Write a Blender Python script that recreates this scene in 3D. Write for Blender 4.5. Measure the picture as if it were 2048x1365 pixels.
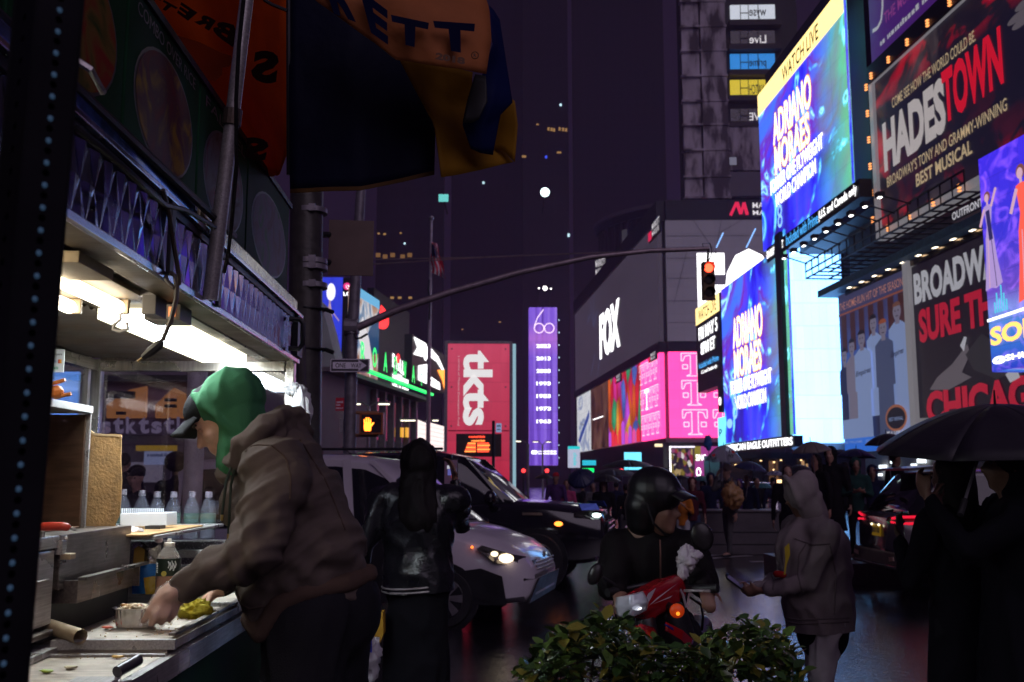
import bpy, bmesh, math, random
import numpy as np
from mathutils import Vector as V, Matrix as M, noise as mnoise
R = math.radians
random.seed(7); np.random.seed(7)
sc = bpy.context.scene
for o in list(bpy.data.objects): bpy.data.objects.remove(o)
C = sc.collection
# ---------------------------------------------------------------- camera, night sky, soft skyglow, exposure
F = 1991.1; HY = 955.0; CZ = 1.45                       # focal length in photo pixels, horizon row, eye height
TH = math.atan((HY - 682.5) / F)
cam = bpy.data.cameras.new('camera'); co = bpy.data.objects.new('camera', cam); C.objects.link(co)
cam.lens = 35; cam.sensor_width = 36; cam.clip_end = 3000; cam.clip_start = .05
co.location = (0, 0, CZ); co.rotation_euler = (R(90) + TH, 0, 0)
cam.dof.use_dof = True; cam.dof.focus_distance = 3.5; cam.dof.aperture_fstop = 6.3
sc.camera = co
w = bpy.data.worlds.new('World'); sc.world = w; w.use_nodes = True
wn = w.node_tree.nodes; bg = wn['Background']
sky = wn.new('ShaderNodeTexSky'); sky.sky_type = 'NISHITA'; sky.sun_disc = False
sky.sun_elevation = R(-4); sky.sun_rotation = R(200); sky.altitude = 0
mx = wn.new('ShaderNodeMix'); mx.data_type = 'RGBA'; mx.inputs[0].default_value = .97
w.node_tree.links.new(sky.outputs[0], mx.inputs[6]); mx.inputs[7].default_value = (.0098, .0052, .0152, 1)
w.node_tree.links.new(mx.outputs[2], bg.inputs[0]); bg.inputs[1].default_value = 1.0
sl = bpy.data.lights.new('sun', 'SUN'); so = bpy.data.objects.new('sun', sl); C.objects.link(so)
sl.energy = .54; sl.angle = R(50); sl.color = (.92, .74, 1)
so.rotation_euler = (R(52), 0, R(24))                   # glow of the signs behind and to the right of the viewer
sc.view_settings.view_transform = 'Standard'; sc.view_settings.look = 'None'
sc.view_settings.exposure = 0; sc.view_settings.gamma = 1
sc.cycles.use_denoising = True; sc.cycles.denoiser = 'OPENIMAGEDENOISE'
sc.cycles.max_bounces = 5; sc.cycles.transparent_max_bounces = 16; sc.cycles.sample_clamp_indirect = 4
sc.cycles.caustics_reflective = False; sc.cycles.caustics_refractive = False
# ---------------------------------------------------------------- pixel <-> place
CF, SF = math.cos(TH), math.sin(TH)
def ray(px, py):
    a = (px - 1024) / F; b = -(py - 682.5) / F
    return V((a, CF - b * SF, SF + b * CF))
def W(px, py, Y):
    r = ray(px, py); return V((0, 0, CZ)) + r * (Y / r.y)
def scl(Y): return F / Y                                # px per metre, roughly
ST = -.15                                               # street level (the pavement is z = 0)
# ---------------------------------------------------------------- materials
MATS = {}
def _new(name):
    m = bpy.data.materials.new(name); m.use_nodes = True; MATS[name] = m
    return m, m.node_tree.nodes, m.node_tree.links, m.node_tree.nodes['Principled BSDF']
def _ramp(n, stops, interp='LINEAR'):
    r = n.new('ShaderNodeValToRGB'); r.color_ramp.interpolation = interp
    e = r.color_ramp.elements
    while len(e) < len(stops): e.new(.5)
    for k, (p, c) in enumerate(stops): e[k].position = p; e[k].color = (*c, 1) if len(c) == 3 else c
    return r
def pm(name, col, rough=.6, metal=0, var=.25, scale=6, bump=0, bscale=60, spec=.5, coat=0, stretch=None, rvar=.15):
    """principled surface with noise in colour, gloss and relief"""
    if name in MATS: return MATS[name]
    m, n, l, p = _new(name)
    tc = n.new('ShaderNodeTexCoord'); mp = n.new('ShaderNodeMapping')
    l.new(tc.outputs['Object'], mp.inputs[0])
    if stretch: mp.inputs['Scale'].default_value = stretch
    nz = n.new('ShaderNodeTexNoise'); nz.inputs['Scale'].default_value = scale; nz.inputs['Detail'].default_value = 5
    l.new(mp.outputs[0], nz.inputs[0])
    lo = tuple(c * (1 - var) for c in col); hi = tuple(min(1, c * (1 + var)) for c in col)
    r = _ramp(n, [(.3, lo), (.7, hi)]); l.new(nz.outputs[0], r.inputs[0]); l.new(r.outputs[0], p.inputs['Base Color'])
    mr = n.new('ShaderNodeMapRange'); l.new(nz.outputs[0], mr.inputs[0])
    mr.inputs[3].default_value = max(.02, rough - rvar); mr.inputs[4].default_value = min(1, rough + rvar)
    l.new(mr.outputs[0], p.inputs['Roughness'])
    p.inputs['Metallic'].default_value = metal; p.inputs['Specular IOR Level'].default_value = spec
    p.inputs['Coat Weight'].default_value = coat; p.inputs['Coat Roughness'].default_value = .08
    if bump:
        n2 = n.new('ShaderNodeTexNoise'); n2.inputs['Scale'].default_value = bscale; n2.inputs['Detail'].default_value = 4
        l.new(mp.outputs[0], n2.inputs[0])
        b = n.new('ShaderNodeBump'); b.inputs['Strength'].default_value = bump; b.inputs['Distance'].default_value = .01
        l.new(n2.outputs[0], b.inputs['Height']); l.new(b.outputs[0], p.inputs['Normal'])
    return m
def em(name, col, s=1.0, base=None):
    """a glowing surface: lamp, LED letter, screen of one colour, or imitated light"""
    if name in MATS: return MATS[name]
    m, n, l, p = _new(name)
    p.inputs['Base Color'].default_value = (*(base or tuple(c * .3 for c in col)), 1); p.inputs['Roughness'].default_value = .4
    p.inputs['Emission Color'].default_value = (*col, 1); p.inputs['Emission Strength'].default_value = s
    return m
def lit(name, col, s=.3):
    """print lit from outside: that light is put into the vinyl as a weak glow"""
    return em(name, col, s, base=tuple(c * .8 for c in col))
def screen_mat(name, build, s=1.0, led=True):
    """LED screen: build(nodes, links, uv) returns a colour socket"""
    if name in MATS: return MATS[name]
    m, n, l, p = _new(name)
    uv = n.new('ShaderNodeUVMap').outputs[0]
    col = build(n, l, uv)
    if led:                                                  # cabinet joints and slightly uneven modules
        b = n.new('ShaderNodeTexBrick'); b.offset = 0; l.new(uv, b.inputs[0]); b.inputs['Scale'].default_value = 1; b.inputs['Brick Width'].default_value = 1/7; b.inputs['Row Height'].default_value = 1/9; b.inputs['Mortar Size'].default_value = .0016; b.inputs['Mortar Smooth'].default_value = .6
        b.inputs[1].default_value = (1,1,1,1); b.inputs[2].default_value = (.90,.91,.92,1); b.inputs[3].default_value = (.62,.62,.64,1); mm = n.new('ShaderNodeMix'); mm.data_type = 'RGBA'; mm.blend_type = 'MULTIPLY'; mm.inputs[0].default_value = 1; l.new(col, mm.inputs[6]); l.new(b.outputs[0], mm.inputs[7]); col = mm.outputs[2]
    p.inputs['Base Color'].default_value = (.02, .02, .02, 1); p.inputs['Roughness'].default_value = .45
    l.new(col, p.inputs['Emission Color']); p.inputs['Emission Strength'].default_value = s
    return m
def glass_mat(name, col=(.9, .95, 1), alpha=.25, rough=.05, drops=False):
    if name in MATS: return MATS[name]
    m, n, l, p = _new(name)
    out = [x for x in n if x.type == 'OUTPUT_MATERIAL'][0]
    tr = n.new('ShaderNodeBsdfTransparent'); tr.inputs[0].default_value = (*col, 1)
    p.inputs['Base Color'].default_value = (*(c * .6 for c in col), 1); p.inputs['Roughness'].default_value = rough
    ms = n.new('ShaderNodeMixShader'); ms.inputs[0].default_value = alpha
    if drops:
        tc = n.new('ShaderNodeTexCoord'); vo = n.new('ShaderNodeTexVoronoi'); vo.inputs['Scale'].default_value = 75
        nz = n.new('ShaderNodeTexNoise'); nz.inputs['Scale'].default_value = 5
        l.new(tc.outputs['Object'], vo.inputs[0]); l.new(tc.outputs['Object'], nz.inputs[0])
        a = n.new('ShaderNodeMath'); a.operation = 'MULTIPLY'; l.new(nz.outputs[0], a.inputs[0]); a.inputs[1].default_value = .42
        b = n.new('ShaderNodeMath'); b.operation = 'LESS_THAN'; l.new(vo.outputs[0], b.inputs[0]); l.new(a.outputs[0], b.inputs[1])
        c = n.new('ShaderNodeMath'); c.operation = 'MULTIPLY_ADD'; l.new(b.outputs[0], c.inputs[0]); c.inputs[1].default_value = .28; c.inputs[2].default_value = alpha
        l.new(c.outputs[0], ms.inputs[0])
    l.new(tr.outputs[0], ms.inputs[1]); l.new(p.outputs[0], ms.inputs[2]); l.new(ms.outputs[0], out.inputs[0])
    return m
# ---------------------------------------------------------------- mesh helpers
WM = {}                                                   # world matrix of each Empty / parent
def wm(o): return WM.get(o.name, M.Identity(4)) if o else M.Identity(4)
def tag(o, label=None, cat=None, group=None, kind=None):
    if label: o['label'] = label
    if cat: o['category'] = cat
    if group: o['group'] = group
    if kind: o['kind'] = kind
    return o
def thing(name, label, cat, loc=(0, 0, 0), rz=0, group=None):
    o = bpy.data.objects.new(name, None); C.objects.link(o); o.empty_display_size = .1
    mat = M.Translation(V(loc)) @ M.Rotation(rz, 4, 'Z'); o.matrix_world = mat; WM[o.name] = mat
    return tag(o, label, cat, group)
def link_mesh(name, me, mat, parent=None, local=False, smooth=False):
    """local=True: vertices are in the parent's frame; otherwise in world coordinates"""
    o = bpy.data.objects.new(name, me); C.objects.link(o)
    if mat is not None and not me.materials: me.materials.append(mat)
    if parent is not None:
        o.parent = parent
        if not local: me.transform(wm(parent).inverted())
        WM[o.name] = wm(parent)
    if smooth: me.shade_smooth()
    return o
class MB:
    def __init__(s): s.v = []; s.f = []; s.uv = None
    def add(s, vs, fs):
        b = len(s.v); s.v += [tuple(x) for x in vs]; s.f += [tuple(b + i for i in f) for f in fs]; return s
    def quad(s, a, b, c, d): return s.add([a, b, c, d], [(0, 1, 2, 3)])
    def poly(s, pts): return s.add(pts, [tuple(range(len(pts)))])
    def box(s, lo, hi, mat=None):
        x0, y0, z0 = lo; x1, y1, z1 = hi
        vs = [V(p) for p in ((x0,y0,z0),(x1,y0,z0),(x1,y1,z0),(x0,y1,z0),(x0,y0,z1),(x1,y0,z1),(x1,y1,z1),(x0,y1,z1))]
        if mat is not None: vs = [mat @ v for v in vs]
        return s.add(vs, [(0,3,2,1),(4,5,6,7),(0,1,5,4),(1,2,6,5),(2,3,7,6),(3,0,4,7)])
    def obox(s, c, ex, ey, ez, hx, hy, hz):                 # oriented box: centre, axes, half sizes
        m = M((( ex[0],ey[0],ez[0],c[0]),(ex[1],ey[1],ez[1],c[1]),(ex[2],ey[2],ez[2],c[2]),(0,0,0,1)))
        return s.box((-hx,-hy,-hz),(hx,hy,hz),m)
    def prism(s, pts, dvec):
        n = len(pts); d = V(dvec); vs = [V(p) for p in pts] + [V(p) + d for p in pts]
        fs = [tuple(range(n))[::-1], tuple(range(n, 2*n))] + [(i, (i+1) % n, n + (i+1) % n, n + i) for i in range(n)]
        return s.add(vs, fs)
    def tube(s, pts, r, n=8, cap=True, flat=1, up=None):
        pts = [V(p) for p in pts]; rs = r if isinstance(r, (list, tuple)) else [r] * len(pts)
        t0 = (pts[1] - pts[0]).normalized(); a = V(up) if up else (V((0,0,1)) if abs(t0.z) < .9 else V((1,0,0)))
        b = len(s.v); k = len(pts); pu = None
        for i, p in enumerate(pts):
            t = (pts[min(i+1,k-1)] - pts[max(i-1,0)])
            t = t.normalized() if t.length > 1e-9 else t0
            u = (pu if pu is not None else a); u = (u - t * u.dot(t))
            u = u.normalized() if u.length > 1e-6 else t.orthogonal().normalized()
            w_ = t.cross(u); pu = u
            for j in range(n):
                an = 2 * math.pi * j / n
                s.v.append(tuple(p + (u * math.cos(an) * flat + w_ * math.sin(an)) * rs[i]))
        for i in range(k - 1):
            for j in range(n):
                s.f.append((b+i*n+j, b+i*n+(j+1)%n, b+(i+1)*n+(j+1)%n, b+(i+1)*n+j))
        if cap: s.f.append(tuple(b+j for j in range(n))[::-1]); s.f.append(tuple(b+(k-1)*n+j for j in range(n)))
        return s
    def lathe(s, prof, c, n=16, ax=(0,0,1), cap=True):      # prof: (radius, height along axis)
        ax = V(ax).normalized(); u = ax.orthogonal().normalized() if abs(ax.z) < .999 else V((1,0,0)); w_ = ax.cross(u); c = V(c)
        b = len(s.v)
        for r, h in prof:
            for j in range(n):
                an = 2*math.pi*j/n; s.v.append(tuple(c + ax*h + (u*math.cos(an) + w_*math.sin(an))*r))
        k = len(prof)
        for i in range(k-1):
            for j in range(n): s.f.append((b+i*n+j, b+i*n+(j+1)%n, b+(i+1)*n+(j+1)%n, b+(i+1)*n+j))
        if cap: s.f.append(tuple(b+j for j in range(n))[::-1]); s.f.append(tuple(b+(k-1)*n+j for j in range(n)))
        return s
    def grid(s, fn, nu, nv):                               # fn(u,v) in 0..1 -> point
        b = len(s.v)
        for j in range(nv+1):
            for i in range(nu+1): s.v.append(tuple(fn(i/nu, j/nv)))
        for j in range(nv):
            for i in range(nu):
                q = b + j*(nu+1) + i; s.f.append((q, q+1, q+nu+2, q+nu+1))
        return s
    def ball(s, c, r, n=10, sc_=(1,1,1)):
        c = V(c); prof = []
        b = len(s.v); k = n // 2 + 1
        for i in range(k):
            t = math.pi * (i + .02) / (k - 1 + .04)
            for j in range(n):
                an = 2*math.pi*j/n
                s.v.append((c.x + r*sc_[0]*math.sin(t)*math.cos(an), c.y + r*sc_[1]*math.sin(t)*math.sin(an), c.z - r*sc_[2]*math.cos(t)))
        for i in range(k-1):
            for j in range(n): s.f.append((b+i*n+j, b+i*n+(j+1)%n, b+(i+1)*n+(j+1)%n, b+(i+1)*n+j))
        s.f.append(tuple(b+j for j in range(n))[::-1]); s.f.append(tuple(b+(k-1)*n+j for j in range(n)))
        return s
    def mesh(s, name='m'):
        me = bpy.data.meshes.new(name); me.from_pydata(s.v, [], s.f); me.update(); return me
    def build(s, name, mat, parent=None, local=False, smooth=False, bevel=0, fixn=True):
        me = s.mesh(name)
        if fixn:
            bm = bmesh.new(); bm.from_mesh(me); bmesh.ops.recalc_face_normals(bm, faces=bm.faces)
            if bevel: bmesh.ops.bevel(bm, geom=[e for e in bm.edges if len(e.link_faces) == 2 and e.calc_face_angle(0) > .5], offset=bevel, segments=2, affect='EDGES', profile=.7)
            bm.to_mesh(me); bm.free()
        o = link_mesh(name, me, mat, parent, local)
        if smooth:
            me.shade_smooth()
            if smooth != 'all': me.set_sharp_from_angle(angle=R(38))
        return o
_tc = {}
def text_data(s, thick=0.0, shear=0.0, space=1.0):
    """flat letters of a line, scaled so its box is 0..1 by 0..1"""
    k = (s, thick, shear, space)
    if k in _tc: return _tc[k]
    cu = bpy.data.curves.new('t', 'FONT'); cu.body = s; cu.offset = thick; cu.shear = shear; cu.space_character = space; cu.resolution_u = 3
    ob = bpy.data.objects.new('t', cu); me = ob.to_mesh()
    v = np.array([x.co[:] for x in me.vertices]).reshape(-1, 3); f = [tuple(p.vertices) for p in me.polygons]
    ob.to_mesh_clear(); bpy.data.objects.remove(ob); bpy.data.curves.remove(cu)
    mn = v.min(0); ex = np.maximum(v.max(0) - mn, 1e-6); v = (v - mn) / ex
    _tc[k] = (v[:, :2], f); return _tc[k]
# ---------------------------------------------------------------- flat panels on upright planes
class Facade:
    """upright plane through the place seen at column px at depth Y, running along dir (a vanishing column or a vector)"""
    def __init__(s, px, Y, vpx=None, dirv=None):
        s.o = W(px, HY, Y); s.o.z = 0
        d = V(((vpx - 1024) / F, 1, 0)).normalized() if dirv is None else V(dirv).normalized()
        s.e = d if (dirv is not None or vpx > px) else -d
        s.n = s.e.cross(V((0, 0, 1)))
    def uz(s, px, py, out=0):
        r = ray(px, py); c = V((0, 0, CZ)); t = (s.o + s.n*out - c).dot(s.n) / r.dot(s.n); p = c + r * t
        return (p - s.o).dot(s.e), p.z
    def P(s, u, z, out=0): return s.o + s.e * u + V((0, 0, z)) + s.n * out
class Panel:
    """a slab on a facade: edges from pixel columns x0,x1 and heights from (px,py) of a top and a bottom point"""
    def __init__(s, fac, x0, x1, top, bot, out=.3, thick=.3, name='billboard', label=None, cat=None, mat=None, parent=None, group=None, frame=None, fw=.3):
        s.fac = fac; ym = (top[1] + bot[1]) / 2
        s.u0 = fac.uz(x0, ym, out)[0]; s.u1 = fac.uz(x1, ym, out)[0]; s.z1 = fac.uz(*top, out)[1]; s.z0 = fac.uz(*bot, out)[1]
        s.out = out; s.k = 0
        b = fac.P((s.u0 + s.u1) / 2, s.z0)
        s.root = parent if parent is not None else thing(name, label, cat, b, group=group)
        if mat is not None: s.slab(mat, thick, 'screen' if cat and 'screen' in cat else 'face')
        if frame is not None:
            mb = MB(); e = .04
            for (a0, a1, c0, c1) in ((s.u0-fw, s.u1+fw, s.z1, s.z1+fw), (s.u0-fw, s.u1+fw, s.z0-fw, s.z0), (s.u0-fw, s.u0, s.z0, s.z1), (s.u1, s.u1+fw, s.z0, s.z1)):
                mb.prism([fac.P(a0,c0,out+.15), fac.P(a1,c0,out+.15), fac.P(a1,c1,out+.15), fac.P(a0,c1,out+.15)], -fac.n*(thick+.15))
            mb.build('frame', frame, s.root)
    def slab(s, mat, thick, nm):
        f = s.fac
        fr = [f.P(s.u0,s.z0,s.out), f.P(s.u1,s.z0,s.out), f.P(s.u1,s.z1,s.out), f.P(s.u0,s.z1,s.out)]
        mb = MB(); mb.add(fr + [p - f.n*thick for p in fr], [(0,1,2,3),(7,6,5,4),(0,4,5,1),(1,5,6,2),(2,6,7,3),(3,7,4,0)])
        me = mb.mesh(nm); uv = me.uv_layers.new(name='UVMap')
        for i, c in enumerate(((0,0),(1,0),(1,1),(0,1))): uv.data[i].uv = c
        return link_mesh(nm, me, mat, s.root)
    def at(s, x, y, o=0): return s.fac.P(s.u0 + (s.u1-s.u0)*x, s.z0 + (s.z1-s.z0)*y, s.out + o)
    def off(s):
        s.k += 1; return max(.003, .0005 * s.fac.o.y) * (1 + .12 * s.k)
    def text(s, t, x0, x1, y0, y1, mat, thick=.01, shear=0, rot=0, name='lettering', slant=0, mirror=False, space=1.0):
        v, f = text_data(t, thick, shear, space); o = s.off(); pts = []
        for a, b in v:
            if mirror: a = 1 - a
            if rot == -90: a, b = b, 1 - a                  # reads from top to bottom
            pts.append(s.at(x0 + (x1-x0)*a, y0 + (y1-y0)*b + slant*a, o))
        return MB().add(pts, f).build(name, mat, s.root, fixn=False)
    def poly(s, pts, mat, name='print', relief=0):
        o = s.off(); q = [s.at(x, y, o) for x, y in pts]
        return MB().poly(q).build(name, mat, s.root, fixn=False)
    def rect(s, x0, x1, y0, y1, mat, name='print'): return s.poly([(x0,y0),(x1,y0),(x1,y1),(x0,y1)], mat, name)
    def ell(s, cx, cy, rx, ry, mat, name='print', n=20, a0=0, a1=360):
        return s.poly([(cx + rx*math.cos(R(a0+(a1-a0)*i/n)), cy + ry*math.sin(R(a0+(a1-a0)*i/n))) for i in range(n + (a1-a0 < 360))], mat, name)
    def line(s, pts, wd, mat, name='print'):                # a drawn stroke, width as share of panel height
        o = s.off(); asp = (s.z1-s.z0) / max(1e-6, s.u1-s.u0); mb = MB()
        for (xa, ya), (xb, yb) in zip(pts, pts[1:]):
            dx, dy = (xb-xa)/asp, yb-ya; L = math.hypot(dx, dy) or 1; nx, ny = -dy/L*wd*asp/2, dx/L*wd/2
            mb.quad(s.at(xa-nx,ya-ny,o), s.at(xb-nx,yb-ny,o), s.at(xb+nx,yb+ny,o), s.at(xa+nx,ya+ny,o))
        return mb.build(name, mat, s.root, fixn=False)
def slab_on(fac, x0, x1, y0, y1, ref, out, thick, name, mat, parent):
    """box on a facade between two pixel columns and two pixel rows read at column ref"""
    ym = (y0+y1)/2; u0 = fac.uz(x0, ym)[0]; u1 = fac.uz(x1, ym)[0]; za = fac.uz(ref, y1)[1]; zb = fac.uz(ref, y0)[1]
    return MB().prism([fac.P(u0,za,out), fac.P(u1,za,out), fac.P(u1,zb,out), fac.P(u0,zb,out)], -fac.n*thick).build(name, mat, parent)
# ================================================================ ground
def wet_mat(name, col, lo, hi, sc1, bump):
    m, n, l, p = _new(name)
    tc = n.new('ShaderNodeTexCoord'); a = n.new('ShaderNodeTexNoise'); a.inputs['Scale'].default_value = sc1; a.inputs['Detail'].default_value = 6
    b = n.new('ShaderNodeTexNoise'); b.inputs['Scale'].default_value = 38; b.inputs['Detail'].default_value = 4
    c = n.new('ShaderNodeTexNoise'); c.inputs['Scale'].default_value = 9; c.inputs['Detail'].default_value = 4
    for q in (a, b, c): l.new(tc.outputs['Object'], q.inputs[0])
    r = _ramp(n, [(.35, tuple(x * .6 for x in col)), (.7, tuple(x * 1.4 for x in col))]); l.new(c.outputs[0], r.inputs[0]); l.new(r.outputs[0], p.inputs['Base Color'])
    mr = n.new('ShaderNodeMapRange'); mr.inputs[1].default_value = .38; mr.inputs[2].default_value = .66; mr.inputs[3].default_value = lo; mr.inputs[4].default_value = hi
    l.new(a.outputs[0], mr.inputs[0]); l.new(mr.outputs[0], p.inputs['Roughness'])
    ad = n.new('ShaderNodeMath'); ad.operation = 'MULTIPLY_ADD'; l.new(c.outputs[0], ad.inputs[0]); ad.inputs[1].default_value = .8; l.new(b.outputs[0], ad.inputs[2])
    bp = n.new('ShaderNodeBump'); bp.inputs['Strength'].default_value = bump; bp.inputs['Distance'].default_value = .012
    l.new(ad.outputs[0], bp.inputs['Height']); l.new(bp.outputs[0], p.inputs['Normal'])
    p.inputs['Specular IOR Level'].default_value = .6
    return m
asphalt = wet_mat('wet_asphalt', (.016, .015, .019), .04, .2, .7, .42); _p = asphalt.node_tree.nodes['Principled BSDF']; _p.inputs['Coat Weight'].default_value = 1.0; _p.inputs['Coat Roughness'].default_value = .10; _nt = asphalt.node_tree; _nt.links.new(_nt.nodes['Bump'].outputs[0], _p.inputs['Coat Normal']); _p.inputs['Coat IOR'].default_value = 1.4
paving = wet_mat('wet_paving', (.09, .085, .085), .2, .5, 1.1, .4)
tag(MB().quad((-900, -60, ST), (900, -60, ST), (900, 1500, ST), (-900, 1500, ST)).build('street', asphalt), 'wet black asphalt street reflecting the lit signs', kind='structure')
tag(MB().box((-30, -12, ST - .1), (4.6, 6.2, 0)).build('sidewalk', paving), 'dark wet sidewalk under the food cart', kind='structure')
tag(MB().box((-30, 6.203, ST - .1), (4.6, 6.36, .004)).build('curb', pm('kerb_stone', (.22, .21, .2), .5, bump=.3)), 'grey stone curb along the sidewalk', kind='structure')
def Gz(px, py, z=ST):
    r = ray(px, py); t = (z - CZ) / r.z; return V((r.x*t, r.y*t, z))
paint = pm('worn_road_paint', (.42, .40, .42), .35, var=.5, scale=3)
mk = MB()
def gline(a, b, wd):
    a, b = Gz(*a), Gz(*b); d = (b - a).normalized(); nn = V((-d.y, d.x, 0)) * wd / 2; up = V((0, 0, .004))
    mk.quad(a - nn + up, b - nn + up, b + nn + up, a + nn + up)
gline((1412, 1118), (1500, 1112), .22); gline((1415, 1113), (1476, 1104), .2); gline((1486, 1104), (1420, 1106), .2); gline((1500, 1124), (1700, 1123), .18)
gline((1835, 1155), (1905, 1172), .3); gline((1960, 1290), (2060, 1292), .16)
tag(mk.build('road_marking', paint), 'worn white painted lines on the wet street', kind='structure')
# ================================================================ colours of print and light
def gridwall(name):
    m, n, l, p = _new(name); tc = n.new('ShaderNodeTexCoord'); mp = n.new('ShaderNodeMapping'); mp.inputs['Rotation'].default_value = (R(90), 0, 0); l.new(tc.outputs['Object'], mp.inputs[0]); b = n.new('ShaderNodeTexBrick'); l.new(mp.outputs[0], b.inputs[0]); b.offset = 0; b.inputs['Scale'].default_value = 1; b.inputs['Brick Width'].default_value = 2.6; b.inputs['Row Height'].default_value = 3.4; b.inputs['Mortar Size'].default_value = .55
    b.inputs[1].default_value = (.02,.0125,.027,1); b.inputs[2].default_value = (.025,.0155,.034,1); b.inputs[3].default_value = (.030,.0185,.040,1); l.new(b.outputs[0], p.inputs['Base Color']); p.inputs['Roughness'].default_value = .6; p.inputs['Specular IOR Level'].default_value = .2; return m
white_e = em('led_white', (1, .99, 1), 2.6); cream_e = em('led_cream', (1, .93, .78), 2.2); black_p = pm('screen_black', (.006, .006, .008), .45)
red_e = em('led_red', (1, .03, .03), 2.2); green_e = em('led_green', (.0, 1, .18), 1.5); blue_e = em('led_blue', (.08, .42, 1), 1.3)
gold_e = em('led_gold', (1, .62, .16), 2.4); yellow_e = em('led_yellow', (1, .72, .22), 1.9); pink_e = em('led_pink', (1, .12, .62), 1.15); cyan_e = em('led_cyan', (.18, .78, 1), 1.5)
orange_e = em('led_orange', (1, .3, .04), 2.4); ice = em('led_ice', (.25, .5, 1), 1.6)
dkmetal = pm('dark_sign_metal', (.035, .035, .04), .5, .6); steelg = pm('galvanised_steel', (.36, .34, .37), .45, .7, scale=14)
conc = pm('wall_panel_grey', (.20, .18, .21), .7, scale=.6, var=.12)
nightwall = gridwall('dark_tower_cladding'); dkwall = pm('dark_wall', (.022, .02, .026), .6, scale=.4)
def sw(n, l, uv, sx=1.3, sy=1, seed=0, dist=1.6, scale=1.5):
    mp = n.new('ShaderNodeMapping'); mp.inputs['Scale'].default_value = (sx, sy, 1); mp.inputs['Location'].default_value = (seed, seed*.7, seed*.3); l.new(uv, mp.inputs[0])
    a = n.new('ShaderNodeTexNoise'); a.inputs['Scale'].default_value = scale; a.inputs['Detail'].default_value = 3; a.inputs['Distortion'].default_value = dist
    l.new(mp.outputs[0], a.inputs[0]); return a.outputs[0]
def mixc(n, l, fac, a, b, mode='MIX'):
    m = n.new('ShaderNodeMix'); m.data_type = 'RGBA'; m.blend_type = mode
    for s_, q in ((0, fac), (6, a), (7, b)):
        if isinstance(q, (int, float)): m.inputs[s_].default_value = q
        elif isinstance(q, tuple): m.inputs[s_].default_value = (*q, 1)
        else: l.new(q, m.inputs[s_])
    return m.outputs[2]
def uvx(n, l, uv, k=0):
    s = n.new('ShaderNodeSeparateXYZ'); l.new(uv, s.inputs[0]); return s.outputs[k]
def swirl(seed):
    def f(n, l, uv):
        a = _ramp(n, [(.28, (.02, .008, .16)), (.42, (.02, .012, .62)), (.52, (.04, .05, .95)), (.6, (.13, .02, .40)), (.7, (.05, .14, .85))]); l.new(sw(n, l, uv, 1.3, 1, seed), a.inputs[0])
        b = _ramp(n, [(.56, (0, 0, 0)), (.60, (.02, .3, .5)), (.625, (.25, .8, 1)), (.65, (0, .12, .2)), (.72, (0, 0, 0))]); l.new(sw(n, l, uv, 1.1, .8, seed + 3.3, 2.6, 2.0), b.inputs[0])
        g = _ramp(n, [(.66, (0, 0, 0)), (.98, (.9, .9, .9))]); l.new(uvx(n, l, uv), g.inputs[0])
        gr = mixc(n, l, sw(n, l, uv, 1, 1, seed + 9, 2), (.0, .9, .3), (.25, .02, .14))
        c = mixc(n, l, g.outputs[0], a.outputs[0], gr)
        return mixc(n, l, 1.0, c, b.outputs[0], 'ADD')
    return f
def wallbox(fac, u0, u1, z0, z1, depth, name, mat, parent, out=0):
    return MB().prism([fac.P(u0,z0,out), fac.P(u1,z0,out), fac.P(u1,z1,out), fac.P(u0,z1,out)], -fac.n*depth).build(name, mat, parent)
def scribble(p, x0, x1, y0, y1, mat, seed=3):
    """a line of print too small to read: short word-like strokes"""
    rd = random.Random(seed); o = p.off(); mb = MB(); x = x0; w_ = (x1-x0)
    while x < x1 - w_*.03:
        cw = w_*rd.uniform(.02, .05); top = y1 if rd.random() < .4 else y0 + (y1-y0)*.75
        mb.quad(p.at(x,y0,o), p.at(min(x+cw,x1),y0,o), p.at(min(x+cw,x1),top,o), p.at(x,top,o)); x += cw*1.35 + (w_*.03 if rd.random() < .2 else 0)
    return mb.build('small_print', mat, p.root, fixn=False)
# ================================================================ hotel block with the big dark wraparound screen
Lf = Facade(1340, 90, vpx=862); Rf = Facade(1340, 90, dirv=(1, -.02, 0))
zt = Lf.uz(1340, 433)[1]; zb = Lf.uz(1340, 682)[1]; zt2 = Lf.uz(1340, 392)[1]; zp1 = Lf.uz(1340, 703)[1]; zp0 = Lf.uz(1340, 876)[1]
ul = Lf.uz(1161, 800)[0]; ur = Rf.uz(1560, 600)[0]
hb = thing('hotel_building', 'dark grey hotel block with wraparound signs at the corner', 'building', Lf.P(0, ST))
grey_scr = screen_mat('idle_screen_grey', lambda n, l, uv: mixc(n, l, sw(n, l, uv, 1, 1, 2, .2, 1.2), (.040, .030, .046), (.052, .041, .060)), 1)
grey_scr2 = screen_mat('idle_screen_grey_front', lambda n, l, uv: mixc(n, l, sw(n, l, uv, 1, 1, 5, .2, 1.2), (.075, .060, .092), (.092, .075, .112)), 1)
MB().prism([Lf.P(0,ST), Lf.P(ul,ST), Lf.P(ul,ST)+V((60,0,0)), Rf.P(ur,ST)], (0,0,zt2-.6-ST)).build('wall', dkwall, hb)
def strip(f, u0, u1, z0, z1, out, th, nm, mt, par): return MB().prism([f.P(u0,z0,out), f.P(u1,z0,out), f.P(u1,z1,out), f.P(u0,z1,out)], -f.n*th).build(nm, mt, par)
strip(Lf, ul-.2, .5, zt, zt2, .9, .8, 'fascia', pm('navy_band', (.012, .012, .028), .5), hb); strip(Rf, 0, ur, zt, zt2, .86, .8, 'fascia', MATS['navy_band'], hb)
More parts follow.
